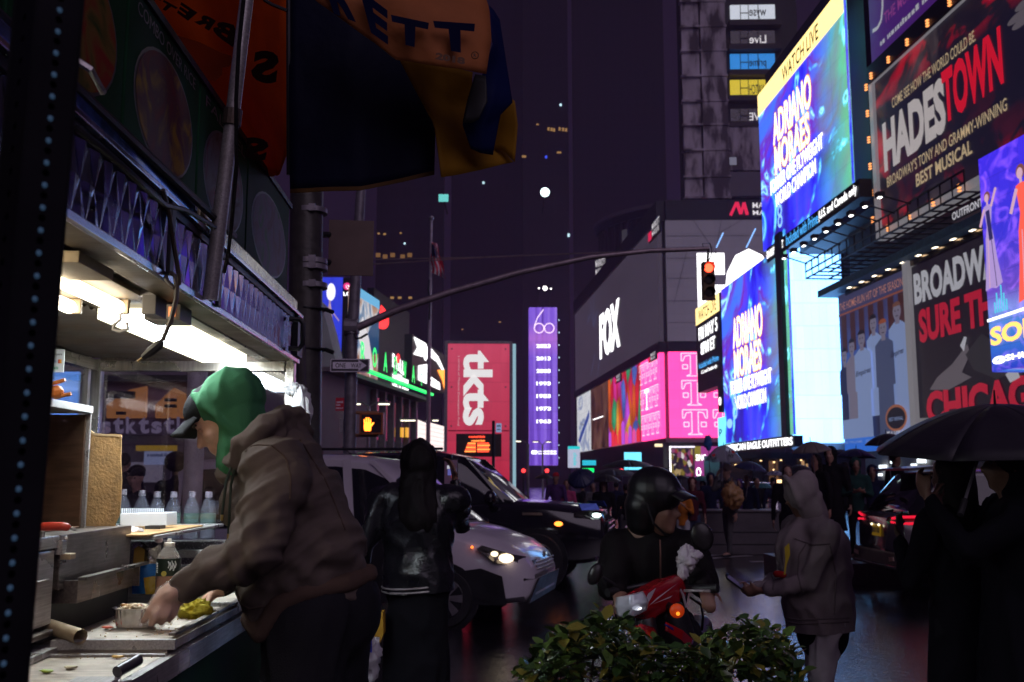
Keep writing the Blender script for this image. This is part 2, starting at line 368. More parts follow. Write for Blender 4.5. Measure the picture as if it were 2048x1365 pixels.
strip(Lf, ul-.2, .5, zp1, zb, .9, .8, 'band', MATS['navy_band'], hb); strip(Rf, 0, ur, zp1, zb, .86, .8, 'band', MATS['navy_band'], hb)
def fpanel(f, u0, u1, z0, z1, out, **k):
    p = Panel.__new__(Panel); p.fac = f; p.u0, p.u1, p.z0, p.z1, p.out, p.k = u0, u1, z0, z1, out, 0
    p.root = k.get('parent') or thing(k['name'], k['label'], k['cat'], f.P((u0+u1)/2, z0), group=k.get('group'))
    p.slab(k['mat'], k.get('thick', .4), k.get('face', 'screen')); return p
ps = fpanel(Lf, ul, -.0, zb, zt, .7, name='led_screen', label='long dark grey screen with a small white FOX on the hotel side', cat='screen', mat=grey_scr)
uF = [Lf.uz(x, 655)[0] for x in (1211, 1253)]; fx = lambda u: (u - ps.u0) / (ps.u1 - ps.u0); fz = lambda p, z: (z - p.z0) / (p.z1 - p.z0)
zA, zB = Lf.uz(1232, 708)[1], Lf.uz(1232, 612)[1]
ps.text('FOX', fx(uF[0]), fx(uF[1]), fz(ps, zA), fz(ps, zB), white_e, .05)
bl = em('line_blue', (.2, .35, .9), .5)
for (xa, ya, xb, yb) in ((.27,.95,.31,.62),(.31,.62,.37,.75),(.27,.08,.33,.3),(.22,.72,.27,.8),(.40,.2,.36,.02),(.33,.98,.31,.66)): ps.line([(xa,ya),(xb,yb)], .006, bl, 'light_line')
pf = fpanel(Rf, .0, ur, zb, zt, .7, name='led_screen', label='pale grey front screen with giant white F and O letters', cat='screen', mat=grey_scr2)
gx = lambda x, y=600: (Rf.uz(x, y)[0] - pf.u0) / (pf.u1 - pf.u0); gz = lambda y, x=1440: fz(pf, Rf.uz(x, y)[1])
pf.text('F', gx(1393), gx(1448), gz(690), gz(510), white_e, .05); pf.text('O', gx(1446), gx(1548), gz(690), gz(502), white_e, .05)
seam = pm('panel_seam', (.03, .025, .035), .6)
for yy in (476, 520, 560, 605, 648): pf.line([(0, gz(yy)), (gx(1392) if yy > 505 else 1, gz(yy))], .004, seam, 'seam')
for (a, b, c, d) in ((1385,440,1450,540),(1445,440,1420,560),(1345,610,1375,500),(1440,470,1530,420)): pf.line([(gx(a), gz(b)), (gx(c), gz(d))], .004, seam, 'seam')
pf.line([(gx(1432), gz(500)), (gx(1447), gz(470))], .01, ice, 'light_line'); pf.line([(gx(1492), gz(500)), (gx(1512), gz(462))], .01, ice, 'light_line')
fsn = fpanel(Rf, Rf.uz(1452,410)[0], Rf.uz(1552,410)[0], zt+.15, zt2-.15, .95, name='hotel_sign', label='red M emblem and white MARRIOTT MARQUIS letters on navy band', cat='sign', mat=MATS['navy_band'], face='face')
lr = em('emblem_red', (1, .02, .10), .75)
for (xa, ya, xb, yb, wd_) in ((.04,.12,.17,.92,.17),(.17,.92,.25,.2,.22),(.25,.2,.31,.9,.15),(.31,.9,.37,.15,.2)): fsn.line([(xa,ya),(xb,yb)], wd_, lr, 'emblem')
lw = em('letter_white_dim', (.9, .85, .9), .8)
fsn.text('MARRIOTT', .48, 1.25, .55, .9, lw, .01); fsn.text('MARQUIS', .48, 1.2, .08, .43, lw, .01)
def small_sign(xa, xb, yt, yb_, label):
    p = Panel(Lf, xa, xb, ((xa+xb)/2, yt), ((xa+xb)/2, yb_), 1.1, .15, 'hotel_sign', label, 'sign', MATS['navy_band'])
    p.rect(0, .3, .05, .6, lr, 'emblem'); p.text('MARRIOTT', .36, 1, .55, .95, lw, .01); p.text('MARQUIS', .36, .95, .08, .45, lw, .01)
small_sign(1297, 1320, 443, 475, 'small MARRIOTT MARQUIS sign on the sloping hotel roof edge'); small_sign(1297, 1312, 706, 722, 'tiny MARRIOTT MARQUIS sign between grey and pink screens'); small_sign(1230, 1241, 750, 765, 'tiny MARRIOTT MARQUIS sign above the brown screen')
# pink, coloured, brown and white screens under the band
def crayons(n, l, uv):
    mp = n.new('ShaderNodeMapping'); mp.inputs['Scale'].default_value = (9, 2.6, 1); l.new(uv, mp.inputs[0])
    v = n.new('ShaderNodeTexVoronoi'); v.inputs['Scale'].default_value = 1; l.new(mp.outputs[0], v.inputs[0])
    s = n.new('ShaderNodeSeparateColor'); l.new(v.outputs['Color'], s.inputs[0])
    r = _ramp(n, [(0, (.9,.02,.05)), (.2, (1,.05,.4)), (.36, (.95,.15,.02)), (.5, (.9,.03,.12)), (.62, (.12,.2,.75)), (.7, (.7,.1,.9)), (.8, (1,.45,.05)), (.9, (.05,.45,.2))], 'CONSTANT'); l.new(s.outputs[0], r.inputs[0])
    d = _ramp(n, [(.1, (1,1,1)), (.75, (.45,.45,.45))]); l.new(v.outputs['Distance'], d.inputs[0])
    return mixc(n, l, 1.0, r.outputs[0], d.outputs[0], 'MULTIPLY')
pinkm = screen_mat('pink_screen', lambda n, l, uv: mixc(n, l, sw(n, l, uv, 1, 1, 1, .3, 1), (1, .04, .24), (1, .06, .28)), 2.6)
xs = [1163, 1191, 1228.5, 1296, 1340]; us = [Lf.uz(x, 810)[0] for x in xs]
bw = _ramp
def phone(n, l, uv):
    g = sw(n, l, uv, 1, 1, 4, .6, 2.0); r = _ramp(n, [(.4, (.72,.74,.8)), (.55, (.85,.86,.9)), (.6, (.25,.32,.55)), (.68, (.8,.82,.86))]); l.new(g, r.inputs[0]); return r.outputs[0]
def brown(n, l, uv):
    g = sw(n, l, uv, 1, .6, 7, 1.2, 2.4); r = _ramp(n, [(.35, (.03,.012,.012)), (.55, (.16,.06,.04)), (.7, (.3,.14,.1))]); l.new(g, r.inputs[0]); return r.outputs[0]
zw = Lf.uz(1163, 912)[1]
p1 = fpanel(Lf, us[0]+.3, us[1], zp0, zp1, .7, name='led_screen', label='narrow white screen with a slanted blue shape', cat='screen', mat=screen_mat('phone_screen', phone, .85)); p1.poly([(.1,.2),(.25,.15),(.95,.55),(.95,.68)], em('ink_blue', (.05,.1,.45), .7)); p1.line([(.3,.9),(.25,.5),(.6,.45)], .02, em('ink_grey', (.3,.32,.4), .5))
p2 = fpanel(Lf, us[1]+.5, us[2]-.3, zp0, zp1, .7, name='led_screen', label='dim brown screen between the white and the multicoloured ones', cat='screen', mat=screen_mat('brown_screen', brown, .55)); p2.rect(.15, .75, .48, .495, white_e)
p3 = fpanel(Lf, us[2], us[3]-.2, zp0, zp1, .7, name='led_screen', label='screen full of red, pink and green rounded sticks', cat='screen', mat=screen_mat('crayon_screen', crayons, .95))
for i in range(9):
    cx = .06 + .11*i; h_ = random.uniform(.12, .3); cm = random.choice([em('stick_red',(1,.04,.06),.9), em('stick_purple',(.6,.1,.85),.9), em('stick_yellow',(1,.65,.1),.9), em('stick_pink',(1,.1,.4),.9)])
    p3.poly([(cx-.045,0),(cx+.045,0),(cx+.045,h_),(cx,h_+.05),(cx-.045,h_)], cm)
p4 = fpanel(Lf, us[3], -.0, zp0, zp1, .7, name='led_screen', label='pink screen side wall patterned with small white T letters', cat='screen', mat=pinkm)
tl = em('led_pinkwhite', (1, .72, .9), 1.3)
def outlineT(p, x0, x1, y0, y1, solid=False):
    w_, h_ = x1-x0, y1-y0; P_ = lambda a, b: (x0+w_*a, y0+h_*b)
    if solid: p.rect(x0, x1, y1-h_*.18, y1, white_e); p.rect(x0+w_*.4, x0+w_*.6, y0, y1, white_e); p.rect(x0+w_*.25, x0+w_*.75, y0, y0+h_*.1, white_e); return
    pts = [(0,1),(1,1),(1,.68),(.93,.68),(.85,.88),(.63,.92),(.63,.12),(.8,.05),(.2,.05),(.37,.12),(.37,.92),(.15,.88),(.07,.68),(0,.68),(0,1)]
    p.line([P_(*q) for q in pts], .012, tl, 'letter_outline')
    for a in (.05, .75): p.line([P_(a,.35), P_(a+.2,.35), P_(a+.2,.52), P_(a,.52), P_(a,.35)], .012, tl, 'letter_outline')
for r in range(3):
    for c in range(4):
        outlineT(p4, .03+.245*c, .24+.245*c, .05+.32*r, .31+.32*r, solid=(r == 1 and c == 1))
up = Rf.uz(1440, 790)[0]
p5 = fpanel(Rf, 0, up+2, zp0, zp1, .7, name='led_screen', label='bright pink front screen with large white outlined T letters', cat='screen', mat=pinkm)
for (a, b, c, d) in ((.17,.50,.70,.98),(.17,.50,.36,.66),(.17,.50,.02,.32),(.58,.92,.70,.98),(.58,.92,.36,.66),(.58,.92,.02,.32)): outlineT(p5, a, min(b, .99), max(0, c), min(d, .99)) if b < 1 else p5.line([(a, d), (.98, d), (.98, d-.02)], .012, tl, 'letter_outline')
# shops under the pink screen
zs1 = Rf.uz(1380, 883)[1]; shop = thing('corner_shop', 'bright glass corner shop under the pink screen', 'shop', Rf.P(4, ST))
strip(Rf, -.3, ur, zs1-.1, zp0-.05, .5, .5, 'fascia', steelg, shop); strip(Lf, ul, -.3, zs1-2.4, zp0-.05, .5, .5, 'fascia', dkwall, shop)
def goods(n, l, uv):
    mp = n.new('ShaderNodeMapping'); mp.inputs['Scale'].default_value = (7, 6, 1); l.new(uv, mp.inputs[0])
    v = n.new('ShaderNodeTexVoronoi'); l.new(mp.outputs[0], v.inputs[0]); v.inputs['Scale'].default_value = 1; s = n.new('ShaderNodeSeparateColor'); l.new(v.outputs['Color'], s.inputs[0])
    r = _ramp(n, [(0, (.02,.01,.02)), (.3, (.25,.18,.02)), (.45, (.35,.02,.06)), (.55, (.04,.02,.05)), (.75, (.3,.08,.2)), (.88, (.5,.35,.15)), (.95, (.9,.8,.8))], 'CONSTANT'); l.new(s.outputs[0], r.inputs[0]); return r.outputs[0]
gw = Panel(Rf, 1342, 1386, (1364, 898), (1364, 955), .3, .3, parent=shop, mat=screen_mat('goods_window', goods, .8))
gw2 = Panel(Rf, 1389, 1440, (1415, 893), (1415, 958), .3, .3, parent=shop, mat=em('pink_window', (.75, .10, .55), .45))
gw2.rect(0, .25, .55, 1, em('yellow_window', (.5,.4,.05), .5)); gw2.text('SING', .05, .45, .55, .75, white_e, .01); gw2.text('O', .05, .25, .05, .35, white_e, .03)
for x in (1340, 1387, 1441): slab_on(Rf, x-1, x+1, 893, 970, x, .45, .3, 'mullion', white_e if x == 1340 else steelg, shop)
slab_on(Rf, 1340, 1388, 893, 896, 1364, .46, .2, 'light_strip', em('shop_tube', (.9,.85,1), 1.6), shop)
for (xa, xb, ya, yb, mt, lb) in ((1249, 1283, 905, 940, cyan_e, 'small bright blue screen behind the black parasols'), (1165, 1192, 921, 931, em('sign_cyan', (.03,.6,.8), .9), 'small turquoise lozenge sign by the tower'), (1165, 1188, 937, 945, green_e, 'small green lit strip sign low in the distance'), (1310, 1325, 888, 894, em('sign_warm', (1,.8,.5), 1.4), 'tiny warm white sign over the dark shopfront')):
    q = Panel(Facade(xa, 84, dirv=(1,0,0)), xa, xb, (xa, ya), (xa, yb), 0, .2, 'lit_sign', lb, 'sign', mt)
# banner-like teal cup sign
cb = Facade(1140, 84, dirv=(1, 0, 0)); q = Panel(cb, 1136, 1160, (1148, 893), (1148, 936), 0, .25, 'cup_sign', 'pale cup shaped sign with a turquoise rim', 'sign', em('cup_white', (.62,.66,.85), .75)); q.rect(0, 1, .86, 1.0, em('sign_teal', (.02,.7,.75), .9)); q.text('chade', .45, .75, .1, .7, em('sign_teal', (.02,.7,.75), .9), .02, rot=-90)
# ================================================================ hotel tower and its drum
Tf = Facade(1360, 108, dirv=(1, -.03, 0)); tw = thing('hotel_tower', 'stained concrete hotel tower with mirrored signs in its windows', 'building', Tf.P(5, 0))
def stain(name):
    m, n, l, p = _new(name); tc = n.new('ShaderNodeTexCoord'); mp = n.new('ShaderNodeMapping'); mp.inputs['Scale'].default_value = (.9, .9, .28); l.new(tc.outputs['Object'], mp.inputs[0])
    a = n.new('ShaderNodeTexNoise'); a.inputs['Scale'].default_value = .9; a.inputs['Detail'].default_value = 5; l.new(mp.outputs[0], a.inputs[0])
    r = _ramp(n, [(.42, (.13,.105,.12)), (.52, (.58,.52,.57)), (.7, (.8,.74,.82))]); l.new(a.outputs[0], r.inputs[0]); l.new(r.outputs[0], p.inputs['Base Color']); p.inputs['Roughness'].default_value = .85; return m
stc = stain('stained_concrete'); tu = lambda x, y=200: Tf.uz(x, y)[0]; tz = lambda y: Tf.uz(1400, y)[1]
ZT = tz(-260)
wallbox(Tf, tu(1362), tu(1600), zt2-1, ZT, 2, 'wall', dkwall, tw)
rows = [tz(y) for y in (-210, -150, -90, -40, 10, 60, 108, 158, 208, 255, 305, 358, 400)]
colx = [(1364, 1399), (1402, 1452)]
for i in range(len(rows) - 1):
    for (a, b) in colx: strip(Tf, tu(a), tu(b), rows[i+1]+.12, rows[i], .7 + .25*(a > 1400), .8, 'concrete_panel', stc, tw)
    strip(Tf, tu(1361), tu(1454), rows[i+1]-.12, rows[i+1]+.1, 1.05, 1.0, 'ledge', stc, tw)
wglass = pm('window_glass_dark', (.02, .02, .025), .08, spec=.8)
for i, (y0, y1, mt, tx, tm) in enumerate(((10, 44, em('reflection_white', (.75,.8,.9), .8), 'wyse', pm('ink', (.02,.02,.02), .5)), (62, 92, wglass, 'Live', lw), (108, 143, em('reflection_blue', (.03,.3,.85), .8), 'prime', MATS['ink']), (160, 194, em('reflection_yellow', (.85,.65,.04), .8), 'WATCH', MATS['ink']), (218, 246, wglass, 'LIVE', lw))):
    p = Panel(Tf, 1461, 1550, (1500, y0), (1500, y1), .3, .3, parent=tw, mat=mt); p.text(tx, .42, .80, .15, .7, tm, .01, mirror=True)  # panes glow to imitate screens reflected in the glass, letters mirrored to match
    for xx in (.22, .4, .62): p.line([(xx, 0), (xx, 1)], .04, MATS['ink'], 'mullion')
    p.line([(.22, .5), (.4, .5)], .06, MATS['ink'], 'mullion')
    slab_on(Tf, 1456, 1560, y1+2, y1+13, 1500, .9, .9, 'spandrel', pm('brown_spandrel', (.05,.04,.045), .6), tw)
slab_on(Tf, 1446, 1560, 252, 345, 1500, .8, .8, 'concrete_panel', stc, tw); slab_on(Tf, 1446, 1560, 348, 396, 1500, .7, .7, 'concrete_panel', conc, tw); slab_on(Tf, 1450, 1470, 320, 335, 1460, .9, .1, 'lit_window', em('win_dim', (.45,.45,.6), .3), tw)
DY = 168; Tc = W(1400, HY, DY + 12); rr = 212 / F * DY; zd0 = W(1300, 560, DY-8).z; zd1 = W(1300, 408, DY-8).z
dm = thing('rotunda', 'dark glazed drum with a pale curved rim beside the hotel tower', 'building', (Tc.x, Tc.y, zd0))
def arc(r0, z0, z1, a0=178, a1=292, th=.5, n=30):
    def pt(a, z, r): return (Tc.x + r*math.cos(R(a)), Tc.y + r*math.sin(R(a)), z)
    mb = MB()
    for i in range(n):
        a, b = a0 + (a1-a0)*i/n, a0 + (a1-a0)*(i+1)/n
        mb.prism([pt(a,z0,r0), pt(b,z0,r0), pt(b,z0,r0-th), pt(a,z0,r0-th)], (0,0,z1-z0))
    return mb
arc(rr*.97, zd0-9, zd1).build('glazing', wglass, dm); arc(rr*1.04, zd1+.6, zd1+1.2, th=1.2).build('rim', conc, dm); arc(rr*1.01, zd1-.6, zd1+.6).build('cornice', MATS['navy_band'], dm)
arc(rr*1.02, zd0+.4, zd0+1.0, th=.7).build('rim', dkmetal, dm); arc(rr*1.02, zd0-6.2, zd0-5.7, th=.7).build('rim', conc, dm)
arc(rr*.985, zd0-3, zd1-1.0, 236, 240, .2, 2).build('lit_column', em('column_amber', (.6,.22,.05), .35), dm); arc(rr*.985, zd0+1, zd1-2, 214, 219, .2, 2).build('lit_window', em('win_grey', (.3,.28,.35), .12), dm)
for a in range(184, 290, 6): arc(rr*1.0, zd0, zd1-.6, a, a+.7, .3, 1).build('mullion', dkmetal, dm)
dsg = Facade(1192, 150, dirv=(.55, -1, 0)); q = Panel(dsg, 1192, 1212, (1200, 517), (1200, 553), 0, .2, 'hotel_sign', 'small pale MARRIOTT MARQUIS letters on the drum edge', 'sign', MATS['navy_band']); q.text('MARRIOTT', 0, 1, .55, .95, lw); q.text('MARQUIS', 0, .85, .05, .45, lw)
# ================================================================ far towers with lit windows
def tower(x0, x1, Y, ytop, label, wins):
    f = Facade((x0+x1)/2, Y, dirv=(1, 0, 0)); u0, u1 = f.uz(x0, 700)[0], f.uz(x1, 700)[0]; z1 = f.uz((x0+x1)/2, ytop)[1]
    t = thing('tower', label, 'building', f.P(0, ST), group=None); wallbox(f, u0, u1, ST, z1, 3, 'wall', nightwall, t)
    for (x, y, ww, hh, c) in wins: slab_on(f, x-ww/2, x+ww/2, y-hh/2, y+hh/2, x, .8, .3, 'lit_window', c, t)
    return t
wa = em('window_amber', (1, .55, .18), .4); wc = em('window_cool', (.6, .9, 1), 1.6); wb = em('window_blue', (.05, .1, 1), 1.2)
tower(748, 884, 210, -700, 'dark tower behind the flagpole with small amber windows', [(x, 512 + (i % 2)*3, 9, 8, em('window_amber_dim', (1,.5,.15), .18)) for i, x in enumerate((757, 771, 786, 806, 820))] + [(758, 469, 4, 3, wa), (770, 470, 5, 3, wa), (802, 468, 4, 2, wa), (810, 489, 3, 3, wc)] + [(x, 597, 7, 4, wa) for x in (765, 785, 800, 821)])
tower(1046, 1140, 260, -700, 'tall dark tower with a row of amber windows high up', [(x, 260 + (i % 3), 4, 6, wa) for i, x in enumerate((1097, 1103, 1108, 1119, 1126, 1132))] + [(1121, 212, 4, 4, wc), (1118, 307, 9, 3, wa), (1092, 316, 4, 5, wb), (1137, 472, 4, 6, wc), (1075, 251, 5, 2, wa), (1048, 315, 8, 4, wa)])
tower(900, 1046, 320, -300, 'faint dark tower behind the red ticket sign', [(967, 367, 4, 4, wc), (925, 660, 3, 2, wa), (1000, 645, 4, 2, wa)])
tower(1150, 1340, 300, -250, 'faint dark tower behind the traffic signal arm', [(1176, 577, 4, 3, wa), (1105, 536, 4, 4, wc), (1105, 628, 3, 3, wc)])
# round lamp and glow sign high up
lp = W(1090, 385, 240); t = thing('beacon', 'bright round white lamp high in the night', 'lamp', lp); MB().ball(lp, 1.15, 16).build('lamp', em('beacon_light', (.75,1,.98), 4), t, smooth='all'); MB().tube([lp + V((0,1,0)), lp + V((0,24,0))], .12).build('bracket', dkmetal, t)
lp = W(887, 397, 200); t = thing('lit_sign', 'small turquoise lit sign high beside the umbrella', 'sign', lp); MB().box(lp - V((1.0,.2,.7)), lp + V((1.0,.2,.8))).build('face', em('sign_aqua', (.2,.85,.8), .9), t); MB().tube([lp + V((0,.2,0)), lp + V((0,12,0))], .2).build('bracket', dkmetal, t)
for i, (x, y) in enumerate(((1090, 577), (1078, 577), (1102, 578))):
    lp = W(x, y, 185); t = thing('tower_light', ('bright white floodlight above the violet tower screen', 'small light to one side above the violet screen', 'small light on the far side above the violet screen')[i], 'lamp', lp); r_ = .45 if i == 0 else .16; MB().ball(lp, r_, 10).build('lamp', em('flood_white', (1,.95,.9), 4), t, smooth='all'); MB().tube([lp + V((0,.1,0)), lp + V((0,16,-3))], .1).build('arm', dkmetal, t)
# violet 60 tower
def violet(n, l, uv):
    x = uvx(n, l, uv); y = uvx(n, l, uv, 1)
    mp = n.new('ShaderNodeMapping'); mp.inputs['Rotation'].default_value = (0, 0, R(14)); mp.inputs['Scale'].default_value = (4.5, .5, 1); l.new(uv, mp.inputs[0])
    a = n.new('ShaderNodeTexNoise'); a.inputs['Scale'].default_value = 1.4; a.inputs['Detail'].default_value = 1; l.new(mp.outputs[0], a.inputs[0])
    r = _ramp(n, [(.3, (.10,.03,.42)), (.5, (.26,.12,.85)), (.7, (.42,.25,1))]); l.new(a.outputs[0], r.inputs[0])
    g = _ramp(n, [(.68, (0,0,0)), (.8, (.5,.5,.5)), (.9, (0,0,0))]); l.new(y, g.inputs[0])
    return mixc(n, l, g.outputs[0], r.outputs[0], (.8, .25, .85))
vf = Facade(1086, 180, dirv=(1, 0, 0)); vp = Panel(vf, 1058, 1115, (1086, 615), (1086, 931), .5, 4, 'tower_screen', 'tall violet screen listing years from 2023 down to 1963', 'screen', screen_mat('violet_screen', violet, 1.0))
ring = em('ring_light', (1, .75, .95), 1.7)
for cx in (.36, .72): vp.line([(cx + .17*math.cos(R(a)), .865 + .031*math.sin(R(a))) for a in range(0, 361, 24)], .0055, ring, 'numeral')
vp.line([(.2, .88), (.3, .93), (.52, .985)], .0055, ring, 'numeral')
for i, yr in enumerate((2023, 2013, 2003, 1993, 1983, 1973, 1963)): vp.text(str(yr), .26, .76, .738 - i*.0795, .762 - i*.0795, white_e, .035)
vp.ell(.14, .08, .07, .012, white_e); vp.ell(.22, .08, .07, .012, white_e); scribble(vp, .32, .95, .082, .092, white_e); scribble(vp, .32, .95, .068, .078, white_e)
for i in range(12): slab_on(vf, 1117, 1118.6, 640+25*i, 642+25*i, 1117, .5, .3, 'bulb', wc, vp.root)
# ================================================================ red ticket booth sign
kf = Facade(958, 38, dirv=(1, .03, 0)); k0 = kf.uz(895, 800)[0]; k1 = kf.uz(1019, 800)[0]; kz1 = kf.uz(958, 688)[1]; kzm = kf.uz(958, 860)[1]
redgl = screen_mat('red_sign_glass', lambda n, l, uv: mixc(n, l, uvx(n, l, uv, 1), mixc(n, l, sw(n, l, uv, 3, 1, 2, .4, 2), (.42, .006, .03), (.55, .012, .045)), mixc(n, l, sw(n, l, uv, 3, 1, 2, .4, 2), (.6, .05, .12), (.72, .09, .17))), .85)
kb = fpanel(kf, k0, k1, ST, kz1, 0, name='ticket_sign', label='tall red glass tkts sign standing on the plaza', cat='sign', mat=redgl, thick=1.6, face='face')
kv = lambda y: fz(kb, kf.uz(958, y)[1]); kx = lambda x: (kf.uz(x, 800)[0]-k0)/(k1-k0)
tw_ = em('sign_white', (.92, .9, .9), .85)
kb.text('tkts', kx(926), kx(985), kv(852), kv(702), tw_, .035, rot=-90)
kb.text('a service of Theatre Development Fund', kx(914.5), kx(919.5), kv(852), kv(712), em('sign_pinkwhite', (.9,.6,.65), .6), .0, rot=-90)
kb.rect(kx(897), kx(1018), kv(863), kv(861), pm('sign_seam', (.3,.01,.02), .4), 'seam')
kb.rect(kx(913), kx(1003), kv(914), kv(868), pm('led_grille', (.035,.025,.028), .6, .3), 'grille')
for i in range(14): kb.line([(kx(914), kv(870+3.2*i)), (kx(1002), kv(870+3.2*i))], .0035, pm('grille_bar', (.12,.1,.1), .5, .5), 'grille_bar')
lt = em('led_text_red', (1, .07, .03), 2.4); lo_ = em('led_text_orange', (1, .25, .05), 2.4)
scribble(kb, kx(938), kx(970), kv(876), kv(872), lt); scribble(kb, kx(943), kx(970), kv(884), kv(880), lo_)
for i in range(5): kb.rect(kx(936 - i*1.5), kx(952), kv(888.8+4*i), kv(886+4*i), lt if i % 2 else lo_, 'led_row'); kb.rect(kx(955), kx(978 + (i % 2)*2), kv(888.8+4*i), kv(886+4*i), lo_ if i % 2 else lt, 'led_row')
for (a, b, c, d) in ((k0-.12, k1+.12, kz1, kz1+.1), (k0-.12, k0, ST, kz1), (k1, k1+.12, ST, kz1)): strip(kf, a, b, c, d, .08, 1.75, 'frame', steelg, kb.root)
strip(kf, k1+.125, k1+.25, ST, kz1+.02, -.1, 1.4, 'side_light', em('side_glow', (.5,.85,1), .5), kb.root)
for (x, y) in ((903, 699), (1011, 699), (903, 775), (1011, 775), (903, 853), (1011, 853)): kb.ell(kx(x), kv(y), .012, .006, steelg, 'bolt', 8)
# black pole with a small blue sign in front of it
pf_ = Facade(988, 30, dirv=(1, 0, 0)); q = Panel(pf_, 992, 1003, (997, 847), (997, 865), 0, .03, 'street_sign', 'small pale blue arrow sign on a black pole by the ticket sign', 'sign', lit('sign_pale_blue', (.35,.5,.8), .5)); q.line([(.2,.3),(.8,.3)], .1, MATS['ink']); scribble(q, .15, .85, .6, .85, MATS['ink'])
pp = W(987, 842, 30); MB().tube([(pp.x, pp.y, ST), pp], .045).build('post', dkmetal, q.root)
# ================================================================ right-hand blocks: big sloping screens, billboards
Af = Facade(1721, 48, vpx=935)
ab = thing('screen_building', 'dark steel-clad building that carries the big blue screens', 'building', Af.P(-10, ST))
a_u0 = Af.uz(1393, 700)[0]; a_u1 = Af.uz(1724, 700)[0]; a_zt = Af.uz(1721, -140)[1]
wallbox(Af, Af.uz(1521,400)[0], Af.uz(1722,400)[0], Af.uz(1721, 420)[1]+.2, a_zt, 10, 'wall', dkwall, ab, out=-.6)
swA = screen_mat('swirl_screen', swirl(1.7), 1.6); swB = screen_mat('swirl_screen_small', swirl(1.72), 1.6)
A1 = Panel(Af, 1521, 1703, (1521, 186), (1534, 498), .4, .15, 'led_screen', 'huge blue swirl screen with ADRIANO MORAES in gold, high on the building', 'screen', swA)
A1.rect(0, 1, .862, 1.0, em('watch_yellow', (1, .74, .28), 1.9)); A1.text('WATCH LIVE', .34, .76, .885, .975, pm('ink', (.02,.02,.02), .5), .015)
halo = em('halo_orange', (1, .35, .02), 1.2)
def fight(p, y):
    for t_, a, b, c, d in (('ADRIANO', .20, .66, .575, .765), ('MORAES', .21, .63, .39, .565)):
        p.text(t_, a-.006, b+.006, c-.006, d+.006, halo, .05, slant=0); p.text(t_, a, b, c, d, em('gold_letters', (1,.86,.5), 2.6), .02)
    p.text('FORMER ONE FLYWEIGHT', .14, .76, .295, .38, white_e, .03); p.text('WORLD CHAMPION', .20, .68, .195, .28, white_e, .03)
fight(A1, .42); A1.text('8', .22, .28, .06, .2, ice, .0)
A1b = Panel(Af, 1534, 1726, (1534, 498), (1534, 527), .45, .6, 'sign_band', 'black strip with streaming notice under the huge blue screen', 'sign', black_p)
A1b.text('ON MAY 5 8PM ET', .0, .22, .25, .8, white_e, .02); A1b.text('Included with Prime', .26, .62, .2, .9, em('prime_blue', (.08,.45,1), 1.4), .01); A1b.text('|U.S. and Canada only', .63, .98, .2, .85, white_e, .01)
A2 = Panel(Af, 1446, 1582, (1446, 578), (1446, 888), .4, .15, 'led_screen', 'lower blue swirl screen with ADRIANO MORAES above the shop letters', 'screen', swB)
fight(A2, .44)
A2.ell(.1, .12, .05, .03, ice); A2.text('8', .16, .24, .14, .3, ice, .0)
A3 = Panel(Af, 1393, 1441, (1441, 583), (1441, 770), .5, .8, 'led_screen', 'black date screen reading FRI MAY 5 8PM ET beneath WATCH LIVE', 'screen', black_p)
A3.rect(0, 1, .80, 1.0, em('watch_yellow', (1, .74, .28), 1.9)); A3.text('WATCH LIVE', .12, .88, .83, .96, MATS['ink'], .015)
A3.text('FRI MAY 5', .12, .9, .6, .75, white_e, .02); A3.text('8PM ET', .2, .8, .42, .56, white_e, .03); A3.text('Included with Prime', .1, .92, .27, .34, em('prime_blue', (.08,.45,1), 1.4), .01); A3.text('U.S. and Canada only', .2, .85, .19, .24, white_e, .01)
A4 = Panel(Af, 1436, 1448, (1442, 835), (1442, 893), .5, .5, 'led_screen', 'narrow light blue screen sliver beside the lower swirl screen', 'screen', cyan_e); A4.text('p', .25, .75, .35, .6, pm('ink_navy', (.02,.05,.2), .5), .02)
A5 = Panel(Af, 1436, 1444, (1440, 770), (1440, 825), .48, .5, 'led_screen', 'narrow black screen with white numeral under the date screen', 'screen', black_p); A5.text('0', .2, .85, .25, .55, white_e, .01)
A6 = Panel(Af, 1449, 1589, (1449, 889), (1449, 906), .6, .5, 'shop_sign', 'white AMERICAN EAGLE OUTFITTERS letters along the shop front', 'sign', black_p); A6.text('AMERICAN EAGLE OUTFITTERS', .02, .985, .12, .88, white_e, .02)
Cf = Facade(1630, 57, dirv=(1, -.02, 0))
def pale(n, l, uv):
    return mixc(n, l, sw(n, l, uv, 2, 2, 3, .2, 1), (.13, .36, .80), (.18, .42, .86))
A7 = Panel(Cf, 1577, 1688, (1630, 471), (1630, 885), 0, 1.2, 'led_screen', 'plain bright pale cyan screen facing the street', 'screen', screen_mat('cyan_screen', pale, 6.2))
strip(Cf, A7.u0-.35, A7.u0, A7.z0, A7.z1+.2, .15, 1.2, 'frame', dkmetal, A7.root); strip(Cf, A7.u1, A7.u1+.12, A7.z0, A7.z1+.2, .15, 1.2, 'frame', dkmetal, A7.root)
wallbox(Cf, A7.u0+.3, A7.u1+1.5, ST+3.2, Cf.uz(1630, 440)[1], .6, 'wall', conc, ab, out=-1.3)
